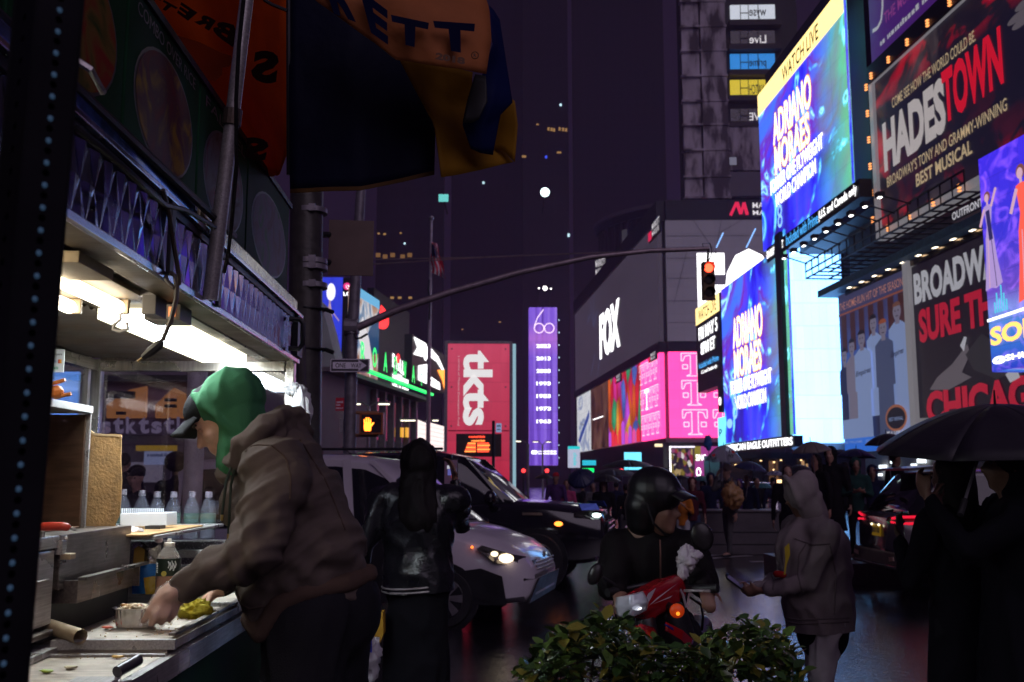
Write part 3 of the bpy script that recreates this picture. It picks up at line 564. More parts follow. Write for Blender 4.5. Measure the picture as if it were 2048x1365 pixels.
# shop floor under the screens
sh = thing('eagle_shop', 'dim glazed shopfront with warm lamps under the white shop letters', 'shop', W(1580, HY, 60) * 1)
sf = Facade(1580, 62, dirv=(1, -.03, 0)); wallbox(sf, sf.uz(1440,930)[0], sf.uz(1720,930)[0], ST, ST+3.0, 6, 'wall', pm('shop_dark', (.05,.035,.04), .35), sh, out=-.2)
slab_on(sf, 1445, 1700, 906, 918, 1580, .6, 2, 'canopy', dkmetal, sh)
for i in range(7): slab_on(sf, 1505+22*i, 1507+22*i, 918, 985, 1505+22*i, .1, .2, 'mullion', dkmetal, sh)
wl = em('warm_lamp', (1, .62, .28), 3.0)
for (x, y, ww, hh) in ((1546, 925, 3, 3), (1546, 940, 3, 3), (1557, 968, 9, 16), (1546, 975, 4, 6), (1478, 930, 20, 2), (1520, 922, 3, 2), (1560, 921, 3, 2), (1600, 921, 3, 2), (1604, 935, 5, 26), (1612, 938, 4, 20), (1640, 922, 3, 2)): slab_on(sf, x-ww/2, x+ww/2, y-hh/2, y+hh/2, x, .3, .1, 'lamp', wl if hh < 20 else em('lamp_wood', (.8,.45,.2), .5), sh)
slab_on(sf, 1538, 1556, 922, 968, 1547, .08, .1, 'glazing', em('warm_interior', (.25,.12,.05), .3), sh)
# right block
Bf = Facade(1690, 52, vpx=885)
bb = thing('theatre_building', 'dark building covered with theatre billboards and catwalks', 'building', Bf.P(8, ST))
wallbox(Bf, Bf.uz(1678,700)[0], Bf.uz(2300,700)[0], 4.5, Bf.uz(1900,-400)[1], 12, 'wall', dkwall, bb, out=-.8)
wallbox(Bf, Bf.uz(1700,920)[0], Bf.uz(2300,920)[0], ST, 4.4, 12, 'shop_wall', pm('lobby_wall', (.22,.2,.2), .6), bb, out=-.8)
for (x, y, ww, hh) in ((1740, 935, 12, 9), (1760, 925, 8, 5), (1815, 922, 14, 9), (1800, 930, 8, 4), (1735, 950, 5, 5)): slab_on(Bf, x-ww/2, x+ww/2, y-hh/2, y+hh/2, x, -.6, .1, 'lobby_light', em('lobby_lamp', (.85,.95,1), 2.2), bb)
L = lambda nm, c, s=.3: lit(nm, c, s)  # billboard inks: own glow replaces the floodlight falling on them
navyp = L('print_navy', (.006,.008,.03), .3)
def gradp(n, l, uv):
    y = uvx(n, l, uv, 1); r = _ramp(n, [(0, (.02,.16,.75)), (.3, (.04,.16,.6)), (.6, (.04,.09,.34)), (.8, (.05,.05,.15)), (1, (.04,.04,.10))]); l.new(y, r.inputs[0]); return r.outputs[0]  # blue light of the neighbouring screen painted in, strongest at the bottom
B1 = Panel(Bf, 1683, 1824, (1683, 590), (1690, 905), .3, .5, 'billboard', 'bluish billboard of ball players under THE HOME-RUN HIT OF THE SEASON', 'billboard', screen_mat('painted_blue_light', gradp, .75))
B1.text('THE HOME-RUN HIT OF THE SEASON!', .02, .97, .895, .945, L('print_peach', (.75,.32,.22), .35), .008); B1.line([(.0,.87),(1,.87)], .012, L('print_rust', (.5,.14,.06), .3))
for i in range(7): B1.rect(.05+.14*i, .13+.14*i, .62, .86, L('locker_brown' , (.10,.03,.03), .3))
skin_p = L('print_skin', (.28,.25,.36), .4); shirt_p = L('print_shirt', (.28,.38,.68), .5); hair_p = L('print_hair', (.012,.012,.03), .2); suit_p = L('print_suit', (.08,.11,.24), .4); dark_p = L('print_dark', (.012,.02,.09), .4)  # inks tinted blue as well, imitating the neighbouring screen's light
def printman(p, cx, hd, w_, shirt, pants, hair=hair_p, bare=False):
    p.poly([(cx-w_*.55,.08),(cx+w_*.55,.08),(cx+w_*.5,.40),(cx-w_*.5,.40)], pants)
    p.poly([(cx-w_*.62,.36),(cx-w_*.45,.36),(cx-w_*.5,.2),(cx+w_*.5,.2),(cx+w_*.5,.36),(cx+w_*.66,.36),(cx+w_*.62,hd-.12),(cx+w_*.2,hd-.085),(cx-w_*.2,hd-.085),(cx-w_*.6,hd-.12)], shirt)
    p.rect(cx-w_*.14, cx+w_*.14, hd-.1, hd-.05, skin_p); p.ell(cx, hd-.03, w_*.26, .048, skin_p); p.ell(cx, hd+.0, w_*.27, .026, hair, a0=0, a1=180)
    for q in (-.1, .1): p.ell(cx+w_*q, hd-.025, w_*.035, .005, hair_p)
    p.line([(cx-w_*.08,hd-.055),(cx+w_*.08,hd-.055)], .005, hair_p)
printman(B1, .08, .63, .15, dark_p, shirt_p); printman(B1, .55, .77, .18, shirt_p, dark_p); printman(B1, .22, .67, .17, skin_p, shirt_p); printman(B1, .89, .79, .2, shirt_p, shirt_p, L('print_ginger',(.3,.12,.08),.3)); printman(B1, .39, .7, .2, shirt_p, shirt_p); printman(B1, .71, .72, .2, suit_p, suit_p, L('print_red_hair', (.5,.12,.05), .35))
B1.text('Empires', .29, .52, .44, .48, L('ink_blue_print', (.02,.03,.12), .2), .02, shear=.3, slant=.01); B1.text('Empires', .80, .97, .5, .54, MATS['ink_blue_print'], .02, shear=.3, slant=.01)
B1.ell(.83, .17, .14, .075, L('print_ring', (.6,.2,.1), .35)); B1.ell(.83, .17, .12, .06, navyp); B1.text('BEST REVIVAL', .74, .92, .155, .175, shirt_p, .01); B1.text('TAKE ME', .7, .99, .04, .1, L('print_white', (.6,.6,.66), .5), .02)
B1.text('JESSE WILLIAMS', .03, .35, .045, .065, shirt_p); B1.text('JESSE TYLER FERGUSON', .4, .68, .045, .065, shirt_p)
B2 = Panel(Bf, 1831, 2080, (1831, 532), (1845, 836), .3, .5, 'billboard', 'black billboard with white BROADWAY and red SURE THING lettering', 'billboard', L('print_black', (.012,.008,.018), .5))
wp = L('print_white', (.6,.6,.66), .5); rp = L('print_red', (.55,.01,.04), .6)
B2.text("BROADWAY'S", .02, .92, .74, .955, wp, .045); B2.text('SURE THING', .05, 1.0, .48, .70, rp, .045); B2.text('CHICAGO', .08, 1.12, -.05, .16, rp, .05)
gp = L('print_grey_skin', (.20,.17,.2), .4); B2.poly([(.12,.17),(.2,.24),(.34,.30),(.48,.40),(.5,.34),(.42,.24),(.5,.2),(.3,.15)], gp); B2.poly([(.46,.34),(.6,.44),(.66,.4),(.8,.42),(.9,.2),(.7,.16),(.52,.24)], L('print_lace', (.05,.045,.06), .3)); B2.poly([(.42,.40),(.46,.45),(.48,.44),(.45,.36)], wp); B2.poly([(.72,.44),(.8,.46),(.82,.38),(.76,.36)], gp); B2.poly([(.76,.18),(.84,.22),(.86,.15),(.79,.13)], wp)
mb = MB(); strip(Bf, B1.u1+.0, B2.u0, B1.z0+.4, B1.z1+.3, .5, .6, 'frame', L('frame_white', (.5,.48,.52), .3), B1.root)
strip(Bf, B1.u0-1.0, Bf.uz(2060,500)[0], B1.z1+.1, B1.z1+.45, 1.0, 1.2, 'cornice', pm('blue_cornice', (.1,.3,.42), .5), bb)
Hf = Facade(1765, 48, vpx=885)
def hades(n, l, uv):
    r = _ramp(n, [(.44, (.012,.008,.018)), (.52, (.02,.012,.02)), (.56, (.35,.004,.02)), (.66, (.6,.01,.03))]); l.new(sw(n, l, uv, 3, 2.2, 6, .8, 1.6), r.inputs[0])
    b = _ramp(n, [(.5, (0,0,0)), (.75, (.12,.09,.09))]); l.new(sw(n, l, uv, 3, 2, 1, .8, 1.5), b.inputs[0])
    # flowers and smoke keep to the edge of the print
    y = uvx(n, l, uv, 1); x = uvx(n, l, uv); m1 = _ramp(n, [(0, (1,1,1)), (.14, (.1,.1,.1)), (.72, (0,0,0)), (.95, (1,1,1))]); l.new(y, m1.inputs[0]); m2 = _ramp(n, [(0, (1,1,1)), (.12, (0,0,0))]); l.new(x, m2.inputs[0])
    mm = mixc(n, l, 1.0, m1.outputs[0], m2.outputs[0], 'LIGHTEN'); c = mixc(n, l, 1.0, r.outputs[0], b.outputs[0], 'ADD')
    return mixc(n, l, mm, (.010, .008, .022), c)
B3 = Panel(Hf, 1757, 2110, (1757, 160), (1766, 462), .6, .6, 'billboard', 'dark billboard with white HADES and red TOWN letters and red petals', 'billboard', screen_mat('print_hades', hades, .7), frame=L('frame_white', (.5,.48,.52), .3), fw=.38)  # print glows by itself in place of the floodlights on it
hx = lambda x, y=300: (Hf.uz(x, y, .6)[0]-B3.u0)/(B3.u1-B3.u0); cp = L('print_cream', (.62,.47,.28), .6); wr = L('print_warm_white', (.62,.56,.55), .6)
B3.text('COME SEE HOW THE WORLD COULD BE.', hx(1790), hx(1967), .735, .80, cp, .01); B3.text('HADES', hx(1768), hx(1897), .36, .69, wr, .05); B3.text('TOWN', hx(1893), hx(2019), .40, .715, L('print_hot_red', (.7,.008,.03), .75), .04)
B3.text("BROADWAY'S TONY AND GRAMMY-WINNING", hx(1772), hx(2022), .255, .325, cp, .01); B3.text('BEST MUSICAL', hx(1830), hx(1946), .145, .225, cp, .025)
for (a, b) in ((.80,.62),(.82,.58),(.84,.66)): B3.ell(a+.09, b+.06, .05, .022, gp)
bulb = em('bulb_orange', (1, .35, .1), 1.8); bm_ = MB()
def bulbs(p, u, z):
    for dz in (-.12, 0, .12): strip(Hf, u-.07, u+.07, z+dz-.025, z+dz+.025, 1.0, .1, 'bulb', bulb, p.root)
for i in range(6): bulbs(B3, B3.u0-.19, B3.z0 + (B3.z1-B3.z0)*(.08+.18*i))
for i in range(7): bulbs(B3, B3.u0 + (B3.u1-B3.u0)*(.03+.14*i), B3.z1+.19)
for i in range(5): bulbs(B3, B3.u0 + (B3.u1-B3.u0)*(.1+.16*i), B3.z0-.19)
B4 = Panel(Hf, 1742, 2000, (1742, 70), (1748, 130), .6, .5, 'billboard', 'violet billboard with a white curve at the top of the picture', 'billboard', L('print_violet', (.07,.015,.17), .6))
B4.z1 += 3; B4.slab(L('print_violet', (.07,.015,.17), .6), .49, 'face'); B4.line([(.03,.36),(.08,.34),(.12,.38),(.14,.5),(.15,.8)], .04, wp); B4.text('THE MUSICAL', .15, .52, .3, .42, L('print_mauve', (.35,.06,.3), .5), .01, slant=0); scribble(B4, .1, .7, .12, .18, wp)
strip(Hf, B4.u0, B4.u1, B4.z0-.9, B4.z0-.1, .9, .8, 'ledge', dkmetal, bb)
# catwalk with floodlights between the billboards
cw = thing('catwalk', 'dark steel lighting catwalk with floodlights below the HADESTOWN billboard', 'catwalk', Hf.P(2, B3.z0-1.5))
zc = B3.z0 - .9; uA, uB = Hf.uz(1700, 500)[0], Hf.uz(2060, 400)[0]; lat = MB()
for dz, o_ in ((0, 1.2), (-.35, 1.2), (-.35, 2.4), (0, 2.4), (.45, 2.4)): lat.tube([Hf.P(uA, zc+dz, o_), Hf.P(uB, zc+dz, o_)], .05, 6)
n_ = 18
for i in range(n_+1):
    u = uA + (uB-uA)*i/n_; lat.tube([Hf.P(u, zc-.35, .4), Hf.P(u, zc-.35, 2.4), Hf.P(u, zc+.45, 2.4)], .04, 6)
lat.build('walkway_frame', dkmetal, cw)
fl = em('flood_lamp', (1, .95, .85), 9)
def flood(p, fac, u, z, o_, k):
    a, b = fac.P(u, z, o_), fac.P(u-.35, z+.45, o_+1.1); MB().tube([a, b], .035, 6).build('arm', dkmetal, p); d = fac.n
    MB().obox(b, fac.e, d, V((0,0,1)), .18, .14, .10).build('lamp_housing', dkmetal, p); MB().obox(b - d*.15, fac.e, d, V((0,0,1)), .10, .02, .06).build('lamp_lens', fl, p); MB().obox(b + V((0,0,-.115)), fac.e, d, V((0,0,1)), .09, .06, .012).build('lamp_lens', fl, p)
for i in range(9): flood(cw, Hf, uA + (uB-uA)*(.02+.09*i), zc+.35, 2.4, i)
def glow(n, l, uv):
    a = sw(n, l, uv, 14, 1.5, 2, .6, 1.2); r = _ramp(n, [(.45, (.05,.035,.03)), (.6, (.22,.15,.09)), (.72, (.9,.72,.45)), (.8, (1,.95,.8))]); l.new(a, r.inputs[0]); return r.outputs[0]
sb = Panel(Bf, 1690, 2000, (1690, 566), (1690, 592), .35, .3, 'sign_band', 'glossy brown soffit band shining with lamp reflections above the billboards', 'sign', pm('gloss_brown', (.16,.11,.07), .12, .9, bump=.6, bscale=3))
for i in range(9): u = sb.u0 + (sb.u1-sb.u0)*(.06+.105*i); strip(Bf, u-.16, u+.16, sb.z0+.25, sb.z0+.34, .55, .15, 'lamp', em('soffit_lamp', (1,.85,.6), 5), sb.root)
of = Panel(Hf, 1903, 1972, (1903, 425), (1905, 446), 2.6, .2, 'brand_sign', 'small white OUTFRONT plate on the catwalk', 'sign', pm('plate_dark', (.05,.05,.06), .5)); of.text('OUTFRONT', .04, .96, .15, .88, em('plate_white', (.8,.78,.85), .6), .02)
# near blue screen at the edge of the frame
Sf = Facade(1990, 26, vpx=800)
def stage(n, l, uv):
    y = uvx(n, l, uv, 1); r = _ramp(n, [(0, (.02,.05,.6)), (.2, (.05,.25,.75)), (.28, (.25,.3,.85)), (.36, (.16,.08,.6)), (.6, (.05,.04,.75)), (1, (.06,.03,.9))]); l.new(y, r.inputs[0])
    b = _ramp(n, [(.5, (0,0,0)), (.75, (.3,.1,.6))]); l.new(sw(n, l, uv, 2, 5, 3, 1.5, 2), b.inputs[0]); return mixc(n, l, 1.0, r.outputs[0], b.outputs[0], 'ADD')
S1 = Panel(Sf, 1970, 2120, (1970, 312), (2000, 742), .5, .8, 'led_screen', 'blue stage-show screen with dancers cut off by the picture edge', 'screen', screen_mat('stage_screen', stage, 1.0))
sx = lambda x, y=500: (Sf.uz(x, y, .5)[0]-S1.u0)/(S1.u1-S1.u0); szv = lambda y, x: fz(S1, Sf.uz(x, y)[1])
lv = em('dress_lilac', (.5,.35,.75), .9); orr = em('dress_orange', (1,.12,.08), 1.1); sk = em('skin_glow', (.75,.45,.6), .9); dkp = em('sax_dark', (.05,.04,.2), .6)
def dancer(cx, hd, s_, dress):
    S1.ell(cx, hd+.006*s_, .05*s_, .026*s_, em('hair_glow', (.35,.12,.12), .6)); S1.ell(cx-.008*s_, hd, .034*s_, .02*s_, sk); S1.rect(cx-.014*s_, cx+.014*s_, hd-.045*s_, hd-.01*s_, sk)
    S1.poly([(cx-.06*s_,hd-.04*s_),(cx-.02*s_,hd-.035*s_),(cx+.03*s_,hd-.035*s_),(cx+.07*s_,hd-.045*s_),(cx+.055*s_,hd-.09*s_),(cx+.04*s_,hd-.14*s_),(cx+.07*s_,hd-.2*s_),(cx+.10*s_,hd-.3*s_),(cx+.16*s_,hd-.43*s_),(cx+.06*s_,hd-.45*s_),(cx-.02*s_,hd-.44*s_),(cx-.11*s_,hd-.45*s_),(cx-.07*s_,hd-.3*s_),(cx-.06*s_,hd-.2*s_),(cx-.03*s_,hd-.14*s_),(cx-.045*s_,hd-.09*s_)], dress); S1.line([(cx-.02*s_,hd-.2*s_),(cx-.04*s_,hd-.44*s_)], .006, sk); S1.line([(cx+.03*s_,hd-.2*s_),(cx+.07*s_,hd-.44*s_)], .005, dkp); S1.line([(cx-.05*s_,hd-.05*s_),(cx-.13*s_,hd-.13*s_)], .018*s_, sk); S1.line([(cx+.06*s_,hd-.05*s_),(cx+.15*s_,hd+.03*s_)], .018*s_, sk)
dancer(.1, .80, .95, lv); S1.line([(.1,.74),(.13,.60)], .03, dkp); dancer(.60, .84, 1.25, orr)
S1.line([(0,.235),(1,.255)], .012, white_e); S1.text('SOME', .03, .95, .115, .2, em('some_orange', (1,.5,.12), 2.0), .04, slant=.01); S1.text('@SHUBERT', .04, 1.0, .03, .065, white_e, .03)
for i, h_ in enumerate((.05,.09,.06,.12,.08,.05)): S1.rect(.12+.035*i, .14+.035*i, .26, .26+h_, em('skyline_cyan', (.1,.7,.9), 1.0))
# ================================================================ left-hand signs
Gf = Facade(832, 62, vpx=1308)
gb = thing('theatre_building', 'grey building under the green BROADWAY marquee letters', 'building', Gf.P(-6, ST)); g0, g1 = Gf.uz(640, 800)[0], Gf.uz(836, 800)[0]; gzt = Gf.uz(832, 787)[1]
wallbox(Gf, g0, g1, ST, gzt-.3, 8, 'wall', pm('grey_facade', (.10,.09,.1), .7, scale=.8), gb)
for i in range(6):
    u = g0 + (g1-g0)*(.45+.095*i); strip(Gf, u, u+.8, gzt-3.2, gzt-1.0, .12, .2, 'window', wglass, gb); strip(Gf, u, u+.8, 1.2, gzt-4, .12, .2, 'window', wglass, gb)
    strip(Gf, u-.35, u-.1, ST, gzt-.6, .3, .4, 'pilaster', pm('grey_pilaster', (.16,.145,.16), .7), gb)
strip(Gf, g0, g1, gzt-.5, gzt-.3, .8, .8, 'cornice', MATS['grey_pilaster'], gb)
for x in (794, 804): slab_on(Gf, x-2, x+2, 856, 875, x, .35, .1, 'lamp_window', em('amber_window', (1,.5,.05), .9), gb)
ms = thing('marquee_sign', 'green neon BROADWAY marquee line with a star', 'sign', Gf.P(-5, gzt)); strip(Gf, g0+2, g1, gzt-.12, gzt+.02, 1.0, .2, 'neon_tube', green_e, ms)
mu0, mu1 = Gf.uz(652, 740)[0], Gf.uz(812, 770)[0]
for i, ch in enumerate('BROADWAY'):
    v, f = text_data(ch, .02); u = mu0 + (mu1-mu0)*i/7.3; MB().add([Gf.P(u + a*.72, gzt+.2 + b*1.0, 1.0) for a, b in v], f).build('letter', green_e, ms, fixn=False)
st_ = [Gf.P(Gf.uz(827,775)[0] + (.42 if k % 2 == 0 else .17)*math.sin(R(36*k)), gzt+.75 + (.42 if k % 2 == 0 else .17)*math.cos(R(36*k)), 1.0) for k in range(10)]; MB().poly(st_).build('star', green_e, ms, fixn=False)
def art(n, l, uv):
    a = _ramp(n, [(.3, (.25,.05,.02)), (.45, (.5,.3,.2)), (.52, (.75,.75,.78)), (.62, (.05,.2,.4)), (.75, (.6,.5,.4))]); l.new(sw(n, l, uv, 1.2, .8, 5, 1.6, 1.8), a.inputs[0])
    g = _ramp(n, [(0, (1,1,1)), (.35, (0,0,0))]); l.new(uvx(n, l, uv, 1), g.inputs[0]); return mixc(n, l, g.outputs[0], a.outputs[0], (.3, .07, .02))
Nf = Facade(690, 66, vpx=1300)
P1 = Panel(Nf, 712, 757, (712, 572), (712, 765), .5, .6, 'led_screen', 'tilted screen showing a face in white, brown and blue', 'screen', screen_mat('portrait_screen', art, .9)); P1.rect(0, 1, .90, 1, em('band_sky', (.15,.5,.8), .9)); P1.poly([(.45,.55),(1,.9),(1,.4),(.7,.35)], em('ink_teal', (.01,.08,.2), .7)); P1.poly([(.0,.5),(.25,.72),(.55,.5),(.75,.2),(.6,.1),(.3,.35)], em('paper_white', (.8,.78,.8), .9)); P1.rect(0, 1, .0, .05, cyan_e)
P2 = Panel(Facade(670, 70, dirv=(1, .02, 0)), 640, 685, (670, 555), (670, 731), 0, .6, 'led_screen', 'deep blue screen with a white moon and dancer figure', 'screen', screen_mat('moon_screen', lambda n, l, uv: mixc(n, l, sw(n, l, uv, 1, 1, 8, .5, 2), (.01,.02,.55), (.05,.08,.9)), 1.0))
P2.ell(.46, .83, .2, .1, em('moon_white', (.9,.9,1), 1.3), 'moon'); fgp = em('figure_pale', (.6,.4,.5), .8); P2.ell(.42, .72, .04, .02, fgp); P2.poly([(.38,.7),(.46,.7),(.55,.55),(.62,.35),(.5,.3),(.42,.5),(.3,.58)], fgp); P2.line([(.55,.6),(.85,.5)], .012, fgp)
q = Panel(Facade(695, 69, dirv=(1, .02, 0)), 684, 712, (695, 556), (695, 730), 0, .5, 'brand_sign', 'black panel with pink LG roundel and white letters', 'sign', black_p); q.ell(.3, .9, .26, .042, em('lg_pink', (.85,.04,.25), 1.0), 'roundel'); q.text('L', .24, .3, .885, .92, white_e); q.line([(.36,.91),(.45,.9),(.42,.875),(.32,.872)], .008, white_e, 'lettering'); q.text('LG', .06, .55, .79, .835, white_e, .02)
Qf = Facade(790, 92, vpx=1280); q = Panel(Qf, 746, 818, (782, 600), (782, 782), 0, .6, 'brand_sign', 'black board with chunky white letters, a red heart and a red half disc', 'sign', black_p); q.ell(.12, .74, .26, .13, red_e, 'half_disc', 16, -100, 80)
q.text('E ITLLER', .5, .98, .27, .42, white_e, .03, slant=-.06); q.ell(.66, .39, .05, .055, red_e, 'heart'); scribble(q, .5, .98, .12, .22, white_e, 8); scribble(q, .5, .98, 0, .09, white_e, 9)
ef = Facade(857, 80, vpx=1250); q = Panel(ef, 824, 890, (857, 690), (857, 772), 0, .6, 'led_screen', 'black screen with a white drawn bird head and orange beak', 'screen', black_p)
q.poly([(.02,.95),(.35,.98),(.5,.8),(.35,.55),(.3,.62),(.02,.55),(.12,.75)], white_e); q.poly([(.45,.97),(.75,.85),(.95,.6),(.9,.55),(.7,.7),(.5,.72),(.4,.85)], white_e); q.poly([(.72,.5),(.98,.62),(.98,.05),(.88,.3)], orange_e); q.poly([(.15,.35),(.4,.5),(.45,.25),(.8,.2),(.82,.02),(.15,.02)], white_e)
for (a, b, c, d) in ((.1,.8,.3,.75),(.2,.66,.3,.6),(.25,.3,.35,.12),(.5,.15,.65,.1)): q.line([(a,b),(c,d)], .03, MATS['ink'])
q = Panel(Facade(865, 84, vpx=1250), 837, 895, (865, 847), (865, 898), 0, .5, 'led_screen', 'bright warm white shop screen left of the ticket sign', 'screen', em('shop_cream', (1,.85,.8), 1.3))
for i in range(5): q.line([(0,.15+.17*i),(1,.15+.17*i)], .02, em('stripe_rose', (.9,.5,.5), .9))
# slanted grey tower edge and light strip beside the street pole
wd = thing('grey_building', 'pale grey sloping building edge beside the dark street pole', 'building', W(680, HY, 55)); a_, b_, c_, d_ = [W(x, y, 55) for x, y in ((640, 600), (656, 655), (712, 905), (640, 905))]
MB().prism([a_, b_, c_, d_], (0, 3, 0)).build('wall', pm('pale_grey_wall', (.34,.32,.36), .7, scale=.6), wd)
MB().prism([W(x, y, 54.6) for x, y in ((728, 850), (735, 850), (744, 905), (712, 905))], (0, .2, 0)).build('light_panel', em('violet_panel', (.18,.15,.75), .7), wd); MB().prism([W(x, y, 54.6) for x, y in ((650, 770), (655, 770), (690, 905), (678, 905))], (0, .2, 0)).build('light_panel', em('violet_panel_dim', (.10,.12,.5), .4), wd); MB().prism([W(x, y, 54.5) for x, y in ((648, 840), (655, 832), (668, 880), (660, 900), (648, 900))], (0, .2, 0)).build('light_panel', em('warm_panel', (1,.75,.55), 1.1), wd)
# ================================================================ poles, signals, flag
pole_m = pm('grey_pole_paint', (.22, .20, .23), .45, .4, scale=9); arm_m = pm('arm_steel', (.34, .27, .30), .4, .6, scale=9)
sp = thing('signal_pole', 'grey traffic signal pole with a long curved mast arm', 'pole', (W(703, HY, 17).x, 17, ST))
b0 = W(700, 905, 17); MB().tube([(b0.x, 17, ST), W(703, 700, 17), W(722, 378, 17), W(728, 280, 17)], [.115, .105, .085, .08], 14).build('shaft', pole_m, sp, smooth=True)
arm = [W(x, y, 17) for x, y in ((712, 657), (790, 622), (900, 585), (1040, 545), (1180, 515), (1300, 502), (1417, 498))]; MB().tube(arm, [.07, .065, .058, .052, .046, .042, .038], 10).build('mast_arm', arm_m, sp, smooth=True)
MB().tube([W(690, 655, 17), W(716, 655, 17)], .16, 12).build('clamp', pole_m, sp); MB().tube([W(703, 648, 17), W(704, 668, 17)], .13, 12).build('clamp', steelg, sp)
MB().tube([W(725, 520, 17.05), W(950, 515, 17.05), W(1210, 505, 17)], .011, 5).build('stay_wire', arm_m, sp); MB().tube([W(728, 530, 17.05), W(950, 516, 17.05), W(1290, 502, 17)], .011, 5).build('stay_wire', arm_m, sp)
MB().tube([W(x, y, 16.85) for x, y in ((708, 668), (712, 678), (722, 676), (735, 668))], .02, 6).build('cable', dkmetal, sp)
tl_ = thing('traffic_light', 'yellow traffic light showing red at the end of the arm', 'traffic light', W(1416, 600, 17))
yh = pm('signal_yellow', (.16, .09, .03), .45, scale=12); c0 = W(1416, 563, 17); hw, hh, hd_ = .105, .33, .09
MB().obox(c0, V((1,0,0)), V((0,1,0)), V((0,0,1)), hw, hd_, hh).build('housing', yh, tl_, bevel=.015)
for i in range(3):
    c = c0 + V((0, -hd_, hh*.66*(1-i))); mt = em('signal_red', (1, .05, .02), 7) if i == 0 else pm('lens_off', (.03, .012, .012), .25)
    MB().lathe([(.0,0),(.06,.002),(.078,.0),(.078,-.02)], c + V((0,-.006,0)), 18, (0,-1,0)).build('lens', mt, tl_, smooth=True); vs = MB()
    vs.grid(lambda u, v: c + V((.088*math.cos(R(-20+220*u)), -.13*v, .088*math.sin(R(-20+220*u)))), 14, 2); vs.build('visor', yh, tl_, fixn=False)
MB().tube([W(1417, 498, 17), c0 + V((0,0,hh+.02))], .022, 8).build('hanger', dkmetal, tl_)
MB().tube([W(1408, 500, 17) , W(1405, 488, 17), W(1420, 487, 17), W(1424, 505, 17), W(1417, 524, 17)], .009, 5).build('cable', dkmetal, tl_)
of_ = Facade(700, 16.8, dirv=(1, .05, 0)); q = Panel(of_, 660, 739, (700, 718), (700, 745), 0, .02, 'one_way_sign', 'black and white ONE WAY arrow sign on the signal pole', 'sign', pm('sign_dark_face', (.05,.045,.055), .5)); wv = pm('reflective_white', (.9,.86,.95), .4, var=.05)
q.line([(.02,.05),(.98,.05),(.98,.95),(.02,.95),(.02,.05)], .06, wv, 'border'); q.poly([(.07,.25),(.72,.25),(.72,.08),(.93,.5),(.72,.92),(.72,.75),(.07,.75)], wv, 'arrow'); q.text('ONE', .14, .40, .33, .67, MATS['ink'], .01); q.text('WAY', .53, .80, .33, .67, MATS['ink'], .01)
q = Panel(of_, 671, 688, (680, 796), (680, 822), 0, .02, 'street_sign', 'small red sign with white print on the signal pole', 'sign', pm('sign_red_face', (.55,.015,.04), .4, var=.1)); scribble(q, .1, .9, .6, .75, wv); scribble(q, .1, .6, .38, .52, wv, 5); scribble(q, .1, .9, .14, .26, wv, 6)
q = Panel(of_, 679, 686, (682, 838), (682, 866), 0, .1, 'signal_box', 'small pale control box strapped to the signal pole', 'box', steelg)
ps_ = thing('pedestrian_signal', 'pedestrian signal with a lit orange raised hand', 'signal', W(744, 868, 16.9)); pc = W(744, 848, 16.9)
MB().obox(pc, V((1,0,0)), V((0,1,0)), V((0,0,1)), .2, .09, .185).build('housing', pm('signal_orange', (.35,.09,.02), .45), ps_, bevel=.015); MB().obox(pc + V((0,-.092,0)), V((1,0,0)), V((0,1,0)), V((0,0,1)), .165, .004, .15).build('lens', pm('signal_lens', (.03,.02,.025), .3), ps_)
ho = em('hand_orange', (1, .22, .02), 5); hm = MB(); hc = pc + V((-.055, -.1, -.02)); hm.poly([hc + V((a*.12, 0, b*.12)) for a, b in ((-.45,-.9),(.4,-.9),(.5,-.3),(.9,.25),(.7,.35),(.45,.05),(.45,.35),(-.5,.35),(-.6,-.3))])
for i, (a, h_) in enumerate(((-.5,.75),(-.22,1.0),(.08,1.0),(.36,.8))): hm.poly([hc + V((x*.12, -.001, z*.12)) for x, z in ((a-.1,.3),(a+.1,.3),(a+.1,h_),(a-.1,h_))])
hm.build('hand_symbol', ho, ps_, fixn=False)
for y in (826, 871): MB().tube([W(708, y, 17), W(757, y, 16.95)], .03, 8).build('bracket', pm('bracket_brown', (.3,.14,.07), .5), ps_)
fp = thing('flag_pole', 'tall white flagpole with a hanging striped flag', 'flagpole', (W(858, HY, 40).x, 40, ST)); fb = W(856, 905, 40)
MB().tube([(fb.x, 40, ST), W(857, 800, 40), W(863, 437, 40)], [.09, .085, .05], 10).build('shaft', pm('pole_white', (.5,.44,.52), .4), fp, smooth=True); MB().ball(W(863, 437, 40), .11, 8).build('finial', steelg, fp)
MB().tube([W(859, 560, 39.85), W(857, 580, 39.8), W(860, 600, 39.85), W(859, 640, 39.85)], .035, 6).build('halyard', dkmetal, fp)
fr_, fw_ = pm('flag_red', (.75, .04, .08), .7), pm('flag_white', (.9, .85, .9), .7); fl_t = thing('flag', 'striped red and white flag with dark canton hanging in folds', 'flag', W(863, 485, 39.8))
for k in range(7):
    a, b = k/7, (k+1)/7
    def fpt(u, v):
        px = 863 + 30*(a + (b-a)*u)*(.35+.65*v) + 2.0*math.sin(9*v+3*u*a); py = 484 + 62*v + 8*(a+(b-a)*u)*v + 4*(a+(b-a)*u); return W(px, py, 39.75 + .15*math.sin(8*(a+(b-a)*u)+3*v))
    MB().grid(fpt, 2, 10).build('stripe', fr_ if k % 2 == 0 else fw_, fl_t, fixn=False, smooth='all')
MB().grid(lambda u, v: W(863 + 12*u*(.4+.6*v), 486 + 26*v + 5*u, 39.6 + .1*math.sin(6*u)), 4, 6).build('canton', pm('flag_blue', (.03,.03,.12), .7), fl_t, fixn=False)
